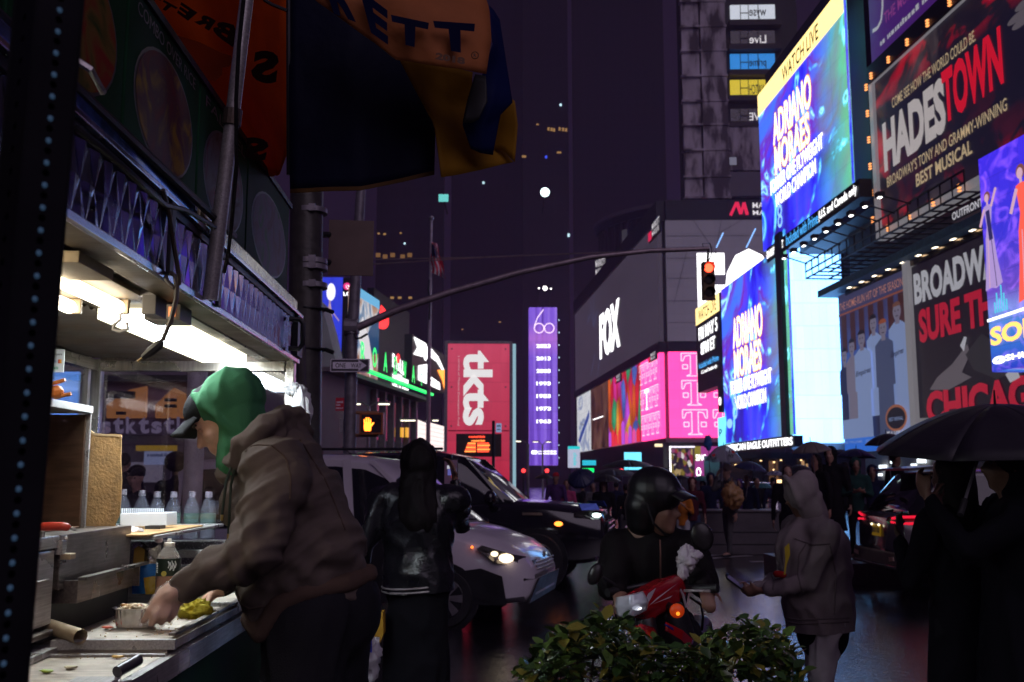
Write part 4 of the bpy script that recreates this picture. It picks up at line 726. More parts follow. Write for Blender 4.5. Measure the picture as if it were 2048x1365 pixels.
# thick dark street pole behind the cart
sp2 = thing('street_pole', 'thick dark street pole with steel straps behind the cart', 'pole', (W(618, HY, 5.6).x, 5.6, 0)); pb = W(618, 900, 5.6)
dpole = pm('dark_street_pole', (.07, .065, .06), .42, .3, scale=20, bump=.15)
pa = W(621, 300, 5.6); lo_p = V((pb.x, 5.6, 0)); MB().tube([lo_p, pa + (pa - pb)*2], .095, 20).build('shaft', dpole, sp2, smooth=True)
axp = (pa - pb).normalized()
for y in (424, 525, 537, 573):
    c = W(620.5, y, 5.6); MB().tube([c - axp*.014, c + axp*.014], .0985, 20).build('strap', steelg, sp2, smooth=True); MB().obox(c + V((.03, -.1, 0)), V((1,0,0)), V((0,1,0)), V((0,0,1)), .018, .008, .02).build('buckle', steelg, sp2)
for y in (620, 700): c = W(619.5, y, 5.6); MB().tube([c - axp*.004, c + axp*.004], .0985, 16).build('wire_tie', dkmetal, sp2); MB().tube([c + V((.09,-.02,0)), c + V((.14,-.03,-.02))], .012, 6).build('wire_tie', dkmetal, sp2)
MB().tube([W(601, 690, 5.45), W(606, 1000, 5.45)], .028, 10).build('conduit', pm('conduit_grey', (.12,.11,.11), .4, .6), sp2)
q = Panel(Facade(700, 6.2, dirv=(1, .12, 0)), 657, 747, (700, 441), (700, 551), 0, .012, 'street_sign', 'back of a brownish metal street sign beside the dark pole', 'sign', pm('sign_back', (.13,.085,.075), .5, .3, scale=5)); MB().tube([W(640, 470, 6.1), W(660, 470, 6.2)], .02, 8).build('bracket', dkmetal, q.root); MB().tube([W(640, 525, 6.1), W(660, 525, 6.2)], .02, 8).build('bracket', dkmetal, q.root)
# street lamps behind
def lamp(x, y, Y, sides, label):
    t = thing('street_lamp', label, 'street lamp', (W(x, HY, Y).x, Y, ST)); c = W(x, y+8, Y); MB().tube([(c.x, Y, ST), c], .08, 8).build('shaft', pole_m, t)
    for sx_ in sides:
        e_ = W(x + sx_, y, Y); MB().tube([c, (c + e_)/2 + V((0,0,.12)), e_], .035, 6).build('arm', pole_m, t); MB().obox(e_, V((1,0,0)), V((0,1,0)), V((0,0,1)), abs(sx_)/F*Y*.42, .16, .05).build('lamp_head', pole_m, t); MB().obox(e_ - V((0,0,.07)), V((1,0,0)), V((0,1,0)), V((0,0,1)), abs(sx_)/F*Y*.36, .12, .02).build('lamp_lens', em('lamp_white', (1,.95,.7), 3), t)
lamp(738, 806, 48, (-27, 30), 'twin armed street lamp above the pedestrian signal'); lamp(856, 839, 52, (-40, 15), 'twin armed street lamp crossing behind the flagpole'); lamp(1056, 881, 60, (-22,), 'single street lamp just right of the ticket sign'); lamp(1085, 883, 90, (-14, 12), 'small far street lamp in front of the violet screen')
# ================================================================ food cart (its own frame: lateral, along, height)
ca = V((-.0337, 1, 0)).normalized(); cl = V((1, .0337, 0)).normalized()
def cp(lat, al, z): return cl*lat + ca*al + V((0, 0, z))
CM = M(((cl.x, ca.x, 0, 0), (cl.y, ca.y, 0, 0), (0, 0, 1, 0), (0, 0, 0, 1)))
def cbox(mb, l0, l1, a0, a1, z0, z1): return mb.box((l0, a0, z0), (l1, a1, z1), CM)
cart = thing('food_cart', 'stainless street food cart with lit canopy and green menu boards', 'food cart', cp(-1.3, 2.7, 0))
def brushed(name, col, rough, bump=.12, st=(60, 1.5, 60), var=.25, dirt=.5):
    m, n, l, p = _new(name); tc = n.new('ShaderNodeTexCoord'); mp = n.new('ShaderNodeMapping'); mp.inputs['Scale'].default_value = st; l.new(tc.outputs['Object'], mp.inputs[0])
    a = n.new('ShaderNodeTexNoise'); a.inputs['Scale'].default_value = 3; a.inputs['Detail'].default_value = 4; l.new(mp.outputs[0], a.inputs[0])
    b = n.new('ShaderNodeTexNoise'); b.inputs['Scale'].default_value = 5; b.inputs['Detail'].default_value = 6; l.new(tc.outputs['Object'], b.inputs[0])
    r = _ramp(n, [(.3, tuple(c*(1-var) for c in col)), (.7, tuple(min(1, c*(1+var)) for c in col))]); l.new(a.outputs[0], r.inputs[0])
    d = _ramp(n, [(.42, (0,0,0)), (.72, (dirt,)*3)]); l.new(b.outputs[0], d.inputs[0])
    c = mixc(n, l, d.outputs[0], r.outputs[0], (.10, .07, .045)); l.new(c, p.inputs['Base Color'])
    mr = n.new('ShaderNodeMapRange'); l.new(b.outputs[0], mr.inputs[0]); mr.inputs[1].default_value = .3; mr.inputs[2].default_value = .7; mr.inputs[3].default_value = max(.05, rough-.12); mr.inputs[4].default_value = rough+.22; l.new(mr.outputs[0], p.inputs['Roughness'])
    p.inputs['Metallic'].default_value = .75; bp = n.new('ShaderNodeBump'); bp.inputs['Strength'].default_value = bump; bp.inputs['Distance'].default_value = .004; l.new(a.outputs[0], bp.inputs['Height']); l.new(bp.outputs[0], p.inputs['Normal']); return m
steel = brushed('brushed_steel', (.5, .485, .48), .3); steel.node_tree.nodes['Principled BSDF'].inputs['Metallic'].default_value = .5; steel_w = brushed('worn_griddle_steel', (.62, .55, .46), .36, .12, (2, 26, 30), .22, .75); steel_w.node_tree.nodes['Principled BSDF'].inputs['Metallic'].default_value = .45; steel_d = brushed('sooty_steel', (.2, .17, .155), .34, .2, (40, 2, 40), .3, .9)
ceil_m = brushed('canopy_ceiling', (.13, .105, .08), .5, .2, (4, 30, 4), .2, .7); quilt = brushed('quilted_mirror_steel', (.27, .28, .40), .17, .05, (10, 10, 10), .1, .25); quilt.node_tree.nodes['Principled BSDF'].inputs['Metallic'].default_value = 1
green_p = pm('cart_green_panel', (.012, .055, .024), .6, var=.4, scale=4, spec=.06); dkrub = pm('black_rubber', (.012, .012, .013), .5); tan = pm('tan_metal', (.40, .31, .2), .5, .3, scale=12)
def part(nm, mt, *boxes, parent=cart, bevel=.003, smooth=False):
    mb = MB()
    for b in boxes: cbox(mb, *b)
    return mb.build(nm, mt, parent, bevel=bevel, smooth=smooth)
def wet_steel():
    m, n, l, p = _new('rain_spotted_steel'); tc = n.new('ShaderNodeTexCoord'); v = n.new('ShaderNodeTexVoronoi'); v.inputs['Scale'].default_value = 90; a = n.new('ShaderNodeTexNoise'); a.inputs['Scale'].default_value = 6; l.new(tc.outputs['Object'], v.inputs[0]); l.new(tc.outputs['Object'], a.inputs[0])
    q = n.new('ShaderNodeMath'); q.operation = 'MULTIPLY'; q.inputs[1].default_value = .55; l.new(a.outputs[0], q.inputs[0]); b = n.new('ShaderNodeMath'); b.operation = 'LESS_THAN'; l.new(v.outputs[0], b.inputs[0]); l.new(q.outputs[0], b.inputs[1])
    l.new(mixc(n, l, b.outputs[0], (.24, .225, .25), (.62, .6, .64)), p.inputs['Base Color']); p.inputs['Metallic'].default_value = .25; p.inputs['Roughness'].default_value = .3; return m
# body and counters
part('front_panel', green_p, (-1.74, -.862, .9, 4.55, .12, .93)); part('side_rail', steel, (-.86, -.832, .9, 4.58, .905, .965))
part('counter_top', steel_w, (-1.74, -.861, .9, 2.885, .931, .965)); part('counter_top', steel_w, (-1.74, -.861, 2.888, 4.58, .931, .975))
part('griddle_plate', steel_w, (-1.175, -.842, 2.90, 3.62, .976, 1.0)); part('griddle_lip', steel, (-1.18, -.838, 2.88, 2.898, .9755, 1.004)); part('trim_strip', steel, (-1.19, -.85, 2.835, 2.848, .9655, .973))
part('griddle_plate', steel_w, (-1.16, -.842, 3.64, 4.3, .976, 1.006)); part('griddle_lip', steel, (-1.16, -.84, 3.622, 3.638, .976, 1.014))
for i in range(3): part('serving_bar', steel, (-1.12, -.845, 3.98+.13*i, 4.01+.13*i, 1.007, 1.02))
part('edge_rail', steel_d, (-.87, -.848, 2.92, 4.3, 1.0075, 1.016))
part('near_lid', pm('grey_lid', (.34,.33,.33), .5, scale=12), (-1.05, -.74, 1.35, 2.23, .99, 1.005)); part('lid_rail', steel_d, (-1.075, -1.05, 1.3, 2.32, .985, 1.025))
part('trim_strip', steel, (-1.5, -.98, 2.335, 2.345, .9655, .971))
t_ = MB(); t_.tube([cp(-.862, 2.50, .988), cp(-.835, 2.57, 1.004)], .014, 12); t_.build('handle_tube', pm('dark_handle', (.10,.095,.11), .35, .5), cart, smooth=True); MB().tube([cp(-.868, 2.51, .966), cp(-.862, 2.515, .985)], .006, 8).build('handle_stem', steel, cart); part('hinge_plate', steel, (-.97, -.865, 2.47, 2.54, .9655, .971))
MB().tube([cp(-1.22, 2.96, 1.03), cp(-1.09, 2.86, 1.015)], .021, 12, cap=False).build('drain_pipe', tan, cart, smooth=True)
# cabinets on the inner side
part('steel_cabinet', steel, (-1.74, -1.205, 1.95, 2.935, 1.04, 1.245)); part('steel_cabinet', steel, (-1.74, -1.2, 1.93, 2.95, 1.25, 1.285)); part('base_rail', steel, (-1.3, -1.16, 1.6, 2.93, .967, .985)); part('base_rail', steel_d, (-1.3, -1.185, 1.9, 2.93, 1.012, 1.028))
mb = MB(); mb.tube([cp(-1.2035, 2.0 + .9*i/30, 1.165 + .001*(i % 2)) for i in range(31)], .0035, 5); mb.build('weld_bead', steel, cart)
part('hinge', steel, (-1.21, -1.188, 2.945, 2.975, 1.23, 1.27)); part('latch', tan, (-1.2, -1.17, 2.96, 3.0, 1.215, 1.232)); MB().ball(cp(-1.19, 2.97, 1.275), .007, 8).build('bolt', steel, cart)
part('grill_hood', steel_d, (-1.7, -1.2, 2.96, 3.55, 1.13, 1.285)); part('tray_recess', pm('recess_shade', (.012,.011,.01), .6), (-1.7, -1.25, 2.95, 3.7, .976, 1.085))  # near-black block under the tray: the recess's shade put into its colour
mb = MB(); cbox(mb, -1.5, -1.16, 3.0, 3.008, 1.088, 1.153); cbox(mb, -1.168, -1.16, 3.008, 3.47, 1.088, 1.153); cbox(mb, -1.5, -1.168, 3.008, 3.47, 1.088, 1.094); cbox(mb, -1.5, -1.14, 3.47, 3.478, 1.088, 1.158); cbox(mb, -1.16, -1.135, 3.0, 3.55, 1.153, 1.162); mb.build('grease_tray', steel_d, cart)
# tall warming case with a brown open inside
case_in = brushed('brown_oven_steel', (.20, .11, .07), .4, .15, (3, 3, 20), .3, .7)
part('warming_case', case_in, (-1.735, -1.72, 2.2, 3.36, 1.286, 1.66), (-1.72, -1.30, 3.345, 3.36, 1.286, 1.655), (-1.735, -1.30, 2.2, 3.36, 1.286, 1.292)); part('case_top', pm('white_enamel', (.55,.55,.55), .4), (-1.74, -1.285, 2.15, 3.37, 1.661, 1.685)); part('case_post', steel, (-1.31, -1.29, 3.361, 3.375, 1.286, 1.66))
part('back_shelf', steel, (-1.73, -1.12, 3.56, 4.5, 1.235, 1.248)); part('shelf_board', pm('wood_board', (.42,.25,.10), .6, scale=20), (-1.45, -1.13, 3.5, 4.2, 1.249, 1.256)); part('splash_panel', wet_steel(), (-1.7, -.88, 4.515, 4.53, .98, 1.17)); part('shelf_lip', steel, (-1.2, -.98, 4.1, 4.16, 1.13, 1.16)); part('shelf_lip', steel, (-1.25, -.9, 4.2, 4.3, 1.075, 1.09))
# frame posts, rails and windows
alu = brushed('window_aluminium', (.5, .47, .43), .3, .1, (30, 30, 2), .2, .5)
for (l0, l1, a0, a1) in ((-1.77, -1.72, 4.57, 4.62), (-.885, -.845, 4.57, 4.62), (-1.77, -1.74, 3.5, 3.53), (-1.76, -1.735, 4.47, 4.5)): part('corner_post', alu, (l0, l1, a0, a1, .98, 1.985))
part('window_rail', alu, (-1.719, -.886, 4.56, 4.61, 1.93, 1.975)); part('window_rail', steel_d, (-1.719, -.886, 4.555, 4.60, 1.975, 2.03)); part('window_rail', alu, (-1.719, -.886, 4.57, 4.60, 1.145, 1.17)); part('window_rail', steel, (-1.77, -1.73, 2.0, 4.569, 1.93, 1.98))
gl = glass_mat('rainy_window', (.86, .86, .92), .10, .03, True); n_ = gl.node_tree.nodes; gl2 = glass_mat('side_window', (.85, .87, .95), .10, .04)
for g in (gl, gl2):
    nt = g.node_tree; pr = nt.nodes['Principled BSDF']; pr.inputs['Metallic'].default_value = 1; pr.inputs['Base Color'].default_value = (.9, .92, 1, 1)
part('window_pane', gl, (-1.719, -.886, 4.583, 4.588, 1.171, 1.929), bevel=0); part('window_pane', gl2, (-1.756, -1.752, 2.6, 4.565, 1.2, 1.93), bevel=0); part('back_panel', steel, (-1.719, -.886, 4.58, 4.595, .6, 1.144)); part('bottle_shelf', steel, (-1.75, -.86, 4.60, 4.76, 1.15, 1.165))
cov = part('cover_tab', alu, (-1.20, -1.175, 4.555, 4.56, 1.9, 1.93))
# canopy
part('canopy_roof', ceil_m, (-1.8, -.85, .7, 4.62, 1.998, 2.16)); mb = MB()
for i in range(26): a0 = 3.0 + .06*i; mb.add([cp(-1.77, a0, 1.997), cp(-1.25, a0, 1.997), cp(-1.25, a0+.03, 1.985), cp(-1.77, a0+.03, 1.985), cp(-1.25, a0+.06, 1.997), cp(-1.77, a0+.06, 1.997)], [(0,1,2,3),(3,2,4,5)])
mb.build('ceiling_sheet', ceil_m, cart, fixn=False)
part('canopy_inner_lip', steel, (-1.0, -.95, 2.9, 4.55, 1.975, 1.997)); part('canopy_edge', pm('edge_strip', (.40,.40,.46), .25, .9), (-.85, -.832, .7, 4.63, 1.972, 1.992)); part('canopy_edge', ceil_m, (-.95, -.851, .7, 4.6, 1.98, 1.997))
part('upper_rail', pm('edge_strip', (.40,.40,.46), .25, .9), (-.853, -.82, .7, 4.63, 2.185, 2.20)); part('upper_rail', dkmetal, (-.853, -.835, .7, 4.63, 2.161, 2.1845))
fz0, fz1 = 1.9925, 2.1605; nc, nr = 48, 1; mb = MB(); cw_ = (4.6 - .75)/nc; chh = (fz1-fz0)/nr
for i in range(nc):
    for j in range(-1, nr*2):
        a = .75 + cw_*(i + (.5 if j % 2 else 0)); zc_ = fz0 + chh*(j+1)/2
        q = [cp(-.846, a, zc_ - chh/2), cp(-.846, a + cw_/2, zc_), cp(-.846, a, zc_ + chh/2), cp(-.846, a - cw_/2, zc_)]
        for v in q: v.z = min(max(v.z, fz0), fz1)
        c_ = cp(-.839, a, min(max(zc_, fz0), fz1)); mb.add(q + [c_], [(0,1,4),(1,2,4),(2,3,4),(3,0,4)])
mb.build('quilted_fascia', quilt, cart, fixn=True)
for a in (1.55, 2.62, 3.12): part('fascia_post', dkmetal, (-.8315, -.82, a, a+.035, 1.985, 2.186))
mb = MB(); mb.tube([cp(-.835, 4.36, 2.14), cp(-.79, 4.37, 2.14), cp(-.775, 4.37, 2.12), cp(-.775, 4.37, 2.03), cp(-.79, 4.37, 2.01), cp(-.835, 4.36, 2.01)], .011, 8); mb.build('grab_handle', dkmetal, cart, smooth=True)
part('end_plate', dkmetal, (-.852, -.82, 4.5, 4.63, 1.995, 2.184))
sm = pm('reflective_strip', (.5,.46,.3), .2, .6, var=.6, scale=30); part('reflective_strip', sm, (-.836, -.826, 2.9, 4.5, 2.203, 2.245)); part('reflective_strip', pm('blue_strip', (.1,.2,.5), .2, .7, var=.5, scale=30), (-.836, -.826, .75, 2.85, 2.203, 2.235))
# menu boards with pictures of dishes
menu_b = thing('menu_board', 'row of dark green menu boards with oval dish pictures on the cart', 'menu board', cp(-.86, 2.6, 2.26))
def food(name, c1, c2, c3):
    m, n, l, p = _new(name); tc = n.new('ShaderNodeTexCoord'); a = n.new('ShaderNodeTexNoise'); a.inputs['Scale'].default_value = 9; a.inputs['Detail'].default_value = 6; a.inputs['Distortion'].default_value = 1; l.new(tc.outputs['Object'], a.inputs[0])
    r = _ramp(n, [(.32, c1), (.5, c2), (.66, c3)]); l.new(a.outputs[0], r.inputs[0]); l.new(r.outputs[0], p.inputs['Base Color']); p.inputs['Roughness'].default_value = .5; p.inputs['Specular IOR Level'].default_value = .1; return m
foods = [food('dish_greens', (.03,.07,.012), (.22,.13,.03), (.28,.03,.02)), food('dish_rice', (.16,.03,.03), (.10,.04,.05), (.30,.18,.02)), food('dish_falafel', (.08,.03,.012), (.16,.13,.14), (.16,.03,.04)), food('dish_gyro', (.12,.04,.05), (.14,.07,.14), (.05,.09,.04))]
spans = [(.9, 1.72, 3), (1.74, 2.32, 0), (2.34, 2.95, 1), (2.97, 3.6, 2), (3.62, 4.42, 3)]
rimm = pm('oval_rim', (.09,.08,.09), .4)
for k, (a0, a1, fi) in enumerate(spans):
    part('board', green_p, (-.872, -.86, a0, a1, 2.262, 2.66), parent=menu_b); cc = (a0+a1)/2; ra, rz_ = (a1-a0)*.40, .155
    for nm, s_, o_, mt in (('oval_rim', 1.05, -.8585, rimm), ('dish_picture', 1.0, -.8568, foods[fi])):
        MB().poly([cp(o_, cc + ra*s_*math.cos(R(12*i)), 2.43 + rz_*s_*math.sin(R(12*i))) for i in range(30)]).build(nm, mt, menu_b, fixn=False)
    tx = ('MIXED OVER RICE', 'COMBO OVER RICE', 'FALAFEL OVER RICE', None, None)[k]
    if k in (2, 3): v, f = text_data('COMBO OVER RICE' if k == 2 else 'FALAFEL'); MB().add([cp(-.8575, a0+.05 + (a1-a0-.1)*x, 2.605 + .035*y) for x, y in v], f).build('lettering', pm('menu_print', (.12,.1,.12), .4), menu_b, fixn=False)
part('board_frame', dkmetal, (-.876, -.852, .85, 4.45, 2.661, 2.685), (-.876, -.852, .85, 4.45, 2.246, 2.2615), parent=menu_b)
part('board_brace', dkmetal, (-.90, -.873, 1.5, 1.53, 2.16, 2.66), (-.90, -.873, 3.4, 3.43, 2.16, 2.66), parent=menu_b); MB().tube([cp(-.85, 1.9, 2.30), cp(-.78, 1.93, 2.26), cp(-.78, 2.0, 2.24)], .008, 6).build('hook', steel, menu_b)
mb = MB(); mb.tube([cp(-.85, 1.2, 2.252), cp(-.80, 3.2, 2.23)], .012, 8); mb.build('canopy_bar', dkmetal, menu_b)
# lamps under the canopy
fix = thing('fluorescent_light', 'long glowing fluorescent panel under the canopy near the rear window', 'light', cp(-1.12, 3.8, 1.98)); part('housing', pm('lamp_white', (.6,.6,.6), .4), (-1.225, -1.03, 3.2, 4.43, 1.972, 1.99), (-1.225, -1.2105, 3.2, 4.43, 1.953, 1.9715), (-1.0445, -1.03, 3.2, 4.43, 1.953, 1.9715), parent=fix); part('diffuser', em('tube_light', (.84, .94, 1), 44), (-1.21, -1.045, 3.22, 4.41, 1.955, 1.9715), parent=fix)
fix2 = thing('fluorescent_light', 'pair of bare fluorescent tubes beside the dark post', 'light', cp(-1.15, 2.4, 1.96)); part('housing', pm('tan_dim', (.16,.12,.08), .6), (-1.28, -.99, 1.7, 3.02, 1.975, 1.99), parent=fix2)
for la in (-1.20, -1.06): MB().tube([cp(la, 1.75, 1.945), cp(la, 2.92, 1.945), cp(la, 2.945, 1.945)], [.02, .02, .012], 12).build('tube', em('tube_warm', (1, .88, .66), 10), fix2, smooth=True); part('tube_socket', tan, (la-.02, la+.02, 2.948, 2.965, 1.93, 1.974), parent=fix2)
jb = thing('junction_box', 'grey electrical box with sockets hanging under the canopy', 'junction box', cp(-1.0, 2.5, 1.97)); part('box_body', tan, (-1.05, -.93, 2.3, 2.52, 1.945, 1.973), parent=jb); part('socket_box', pm('socket_grey', (.2,.18,.17), .5), (-.97, -.93, 2.86, 2.96, 1.915, 1.972), parent=jb); part('meter_box', pm('meter_grey', (.30,.28,.26), .5), (-1.02, -.91, 3.03, 3.15, 1.925, 1.974), parent=jb); MB().lathe([(.016, 0), (.016, .012), (.012, .013)], cp(-.985, 3.03, 1.945), 14, -ca).build('dial', dkrub, jb); part('lit_switch', em('switch_orange', (1,.35,.12), 1.2), (-.945, -.925, 3.025, 3.0295, 1.935, 1.965), parent=jb, bevel=0)
# hanging cables
def cable(label, pts, r, mt, plug=None):
    t = thing('cable', label, 'cable', pts[0]); MB().tube(pts, r, 6).build('cord', mt, t, smooth=True)
    if plug: MB().tube(plug, [.008, .013, .013, .008], 8).build('plug', dkrub, t, smooth=True); e_ = plug[-1]; d_ = (plug[-1]-plug[-2]).normalized(); MB().tube([e_, e_ + d_*.016], .003, 5).build('prong', pm('brass', (.5,.35,.12), .3, .9), t)
def wc_(*q): return [W(*p) for p in q]
cable('black cord looped over the canopy edge with a plug hanging down', wc_((325, 380, 2.45), (337, 420, 2.5), (348, 490, 2.56), (358, 550, 2.6), (358, 568, 2.6), (348, 576, 2.6), (334, 562, 2.6), (331, 550, 2.6), (340, 545, 2.6), (350, 552, 2.6), (354, 575, 2.6), (352, 600, 2.6), (342, 640, 2.6), (332, 665, 2.6), (325, 682, 2.6)), .0065, pm('cord_brown', (.06,.045,.035), .5), wc_((325, 682, 2.6), (318, 690, 2.6), (302, 703, 2.6), (285, 716, 2.6)))
cable('grey appliance cord with coiled hook under the canopy', wc_((238, 555, 2.9), (236, 590, 2.9), (240, 620, 2.9), (241, 640, 2.9), (228, 650, 2.9), (226, 660, 2.9), (240, 664, 2.9), (256, 658, 2.9), (254, 645, 2.9)), .006, pm('cord_grey', (.2,.19,.19), .4, .4))
cable('thin black cable hanging down over the menu board', wc_((487, 0, 2.45), (478, 90, 2.5), (472, 200, 2.55), (473, 330, 2.65), (463, 450, 2.8), (456, 510, 2.85), (448, 545, 2.9)), .006, dkrub)
cable('black cable draped across the lower menu board', wc_((150, 255, 1.9), (240, 330, 2.0), (300, 385, 2.15), (330, 410, 2.3), (370, 420, 2.5), (430, 455, 2.7)), .007, dkrub)
# signs hung in the window and little clip
q = thing('card_sign', 'small white payment card sign in the side window', 'sign', cp(-1.6, 3.45, 1.63)); pq = Panel(Facade(116, 3.55, dirv=(1, .05, 0)), 104, 128, (116, 699), (116, 745), 0, .004, parent=q, mat=pm('card_white', (.7,.7,.72), .5, var=.05)); pq.rect(.55, .7, .38, .55, pm('card_red', (.6,.05,.03), .5), 'logo'); pq.rect(.68, .83, .38, .55, pm('card_orange', (.7,.3,.03), .5), 'logo'); pq.text('Square', .2, .85, .7, .84, MATS['ink']); pq.text('VISA', .1, .42, .4, .52, pm('card_blue', (.05,.08,.35), .5)); scribble(pq, .1, .6, .12, .25, pm('card_green', (.1,.35,.2), .5))
# ================================================================ dark perforated post close to the lens
pp_ = thing('perforated_post', 'dark perforated steel post close to the lens at the edge', 'post', (W(75, 682, 1.08).x, 1.08, 0)); pm_ = pm('black_post_paint', (.014, .014, .017), .45, .2, spec=.2)
p_lo, p_hi = W(-20, 1365, 1.08), W(99, 0, 1.08); pax = (p_hi - p_lo).normalized(); L_ = .026
e1 = V((math.cos(R(-38)), math.sin(R(-38)), 0)); e1 = (e1 - pax*e1.dot(pax)).normalized(); e2 = pax.cross(e1)
def perf(face_c, ex, nm):
    mb = MB(); cellh = .0255; z = -.75
    while z < .85:
        c = p_lo + (p_hi-p_lo)*.5 + pax*z + face_c; h = cellh/2; r_ = .0042
        sq = [c + ex*sx*L_ + pax*sy*h for sx, sy in ((-1,-1),(0,-1),(1,-1),(1,0),(1,1),(0,1),(-1,1),(-1,0))]; oc = [c + (ex*math.cos(a) + pax*math.sin(a))*r_ for a in [math.atan2(sy, sx) for sx, sy in ((-1,-1),(0,-1),(1,-1),(1,0),(1,1),(0,1),(-1,1),(-1,0))]]
        mb.add(sq + oc, [(i, (i+1) % 8, 8+(i+1) % 8, 8+i) for i in range(8)]); z += cellh
    mb.build(nm, pm_, pp_, fixn=False)
for fc, ex in ((e2*L_, e1), (-e2*L_, e1), (e1*L_, e2), (-e1*L_, e2)): perf(fc, ex, 'post_face')
for (fc, ex) in ((e1*L_, e2),):
    z = -.74
    while z < .8: c_ = p_lo + (p_hi-p_lo)*.5 + pax*(z + .0015) + fc*.97; MB().ball(c_, .0036, 8).build('light_dot', em('hole_glow', (.16,.34,.6), .10), pp_, smooth='all'); z += .0255  # faintly glowing beads imitate dots of blue light at the post's holes
mb = MB(); c_ = p_lo + (p_hi-p_lo)*.5
for sx, sy in ((1,1),(1,-1),(-1,1),(-1,-1)): mb.tube([c_ + e1*sx*L_ + e2*sy*L_ - pax*1.2, c_ + e1*sx*L_ + e2*sy*L_ + pax*.9], .002, 5)
mb.build('post_corner', pm_, pp_); MB().tube([V((c_.x - .02, 1.08, 0)), c_ - pax*.76], .03, 4).build('post_stub', pm_, pp_)
def crumple(c, r, sc_, seed, n=44, amp=1.0):
    """thin plastic gathered into creases: ridged bumps over a ball"""
    c = V(c); me = MB().ball(c, r, n, sc_).mesh(); sv = V((seed*3.1, seed*1.7, seed))
    for v in me.vertices:
        d = v.co - c; u = d.normalized(); k = 1 + amp*(.35*mnoise.noise(u*1.3 + sv) + .42*((1 - abs(mnoise.noise(u*2.6 + sv)))**3 - .4) + .2*((1 - abs(mnoise.noise(V((u.x*6, u.y*6, u.z*2.2)) + sv)))**3 - .4)); v.co = c + d*k
    return me
# ================================================================ things on the cart
def bottle(x, y, Y, h, label):
    t = thing('water_bottle', label, 'bottle', W(x, y, Y) - V((0,0,h)), group='water bottles on the window shelf'); b = t.location.copy(); r = h*.165
    cl_ = glass_mat('clear_plastic', (.93,.97,.97), .34, .12); MB().lathe([(r*.85,0),(r,.006),(r,h*.3),(r*.94,h*.36),(r,h*.42),(r,h*.62),(r*.75,h*.76),(r*.42,h*.86),(r*.4,h*.9)], b, 14).build('bottle_body', cl_, t, smooth=True)
    MB().lathe([(r*1.01,h*.2),(r*1.01,h*.55)], b, 14, cap=False).build('label_band', glass_mat('label_green', (.55,.9,.66), .6, .4), t, smooth=True); MB().lathe([(r*.45,h*.88),(r*.47,h*.9),(r*.44,h),(r*.3,h*1.005)], b, 14).build('cap', pm('cap_white', (.75,.7,.7), .4, var=.05), t, smooth=True); MB().lathe([(r*.2,h*1.006),(r*.2,h*1.01)], b, 8).build('cap_print', pm('cap_pink', (.7,.2,.25), .4), t)
for i, x in enumerate((247, 285, 315, 348, 385, 418)): bottle(x, 981 + (i > 1)*3 - (i == 0)*2, 4.68, .215, ('water bottle half hidden behind the brown board', 'water bottle with largest gap beside it, next to the board', 'water bottle behind the plastic lids', 'water bottle just past the end of the lids', 'second water bottle from the vendor', 'water bottle nearest the vendor on the shelf')[i])
cd = thing('cardboard_sheet', 'torn greasy brown cardboard sheet standing by the case', 'cardboard', cp(-1.3, 3.45, 1.29)); rd = random.Random(4)
edge = [(163, 862), (180, 860), (188, 866), (205, 868), (225, 869), (243, 870), (242, 920), (244, 960), (241, 1000), (238, 1032), (230, 1050), (233, 1063), (200, 1066), (154, 1064)]
MB().prism([W(x + rd.uniform(-1,1), y + rd.uniform(-1,1), 3.45) for x, y in edge], (.0, .006, 0)).build('sheet', pm('cardboard_stained', (.46,.26,.10), .85, var=.22, scale=28, bump=.4, bscale=120), cd); MB().prism([W(x, y, 3.448) for x, y in ((163,862),(180,860),(188,866),(205,868),(243,870),(243,874),(205,873),(188,871),(180,866),(163,867))], (0,.004,0)).build('torn_edge', pm('cardboard_edge', (.62,.42,.22), .8), cd)
ld = thing('lid_stack', 'white stack of clear plastic lids on the shelf', 'lids', cp(-1.3, 3.9, 1.257)); lidm = pm('frosted_plastic', (.72,.74,.8), .35, var=.05)
for i in range(22): MB().tube([W(244 + 3.9*i, 1032, 3.9), W(244 + 3.9*i, 1017, 3.9)], .0036, 6).build('lid', lidm, ld)
MB().prism([W(x, y, 3.85) for x, y in ((240,1028),(333,1026),(333,1052),(240,1054))], (0,.12,0)).build('carton', pm('carton_white', (.74,.76,.8), .5, var=.06), ld, bevel=.003)
nk = thing('napkin_pile', 'crumpled white napkins and foil on the shelf edge', 'napkins', cp(-1.25, 3.6, 1.258)); MB().grid(lambda u, v: W(236 + 52*u, 1062 - 5*math.sin(9*u+3*v) - 4*v, 3.62 + .1*v) + V((0,0,.006*mnoise.noise(V((9*u,9*v,1))))), 14, 6).build('napkin', pm('paper_white', (.6,.6,.6), .6), nk, fixn=False, smooth='all'); MB().prism([W(x, y, 3.7) for x, y in ((290,1052),(320,1052),(320,1059),(290,1059))], (0,.06,0)).build('black_tray', dkrub, nk)
kn = thing('red_handled_tool', 'red plastic handle of a knife lying on the cabinet', 'knife', W(110, 1055, 2.75)); MB().tube([W(74, 1056, 2.75), W(82, 1054, 2.75), W(100, 1053, 2.75), W(125, 1053, 2.75), W(136, 1055, 2.75), W(140, 1057, 2.75)], [.006, .011, .012, .0115, .010, .005], 10).build('handle', pm('red_plastic', (.62,.06,.035), .35, var=.1), kn, smooth=True); MB().tube([W(140, 1057, 2.75), W(150, 1060, 2.8)], .004, 6).build('blade', steel, kn); MB().obox(W(78, 1069, 2.7), V((1,0,0)), V((0,1,0)), V((0,0,1)), .012, .008, .008).build('clip', steel, kn)
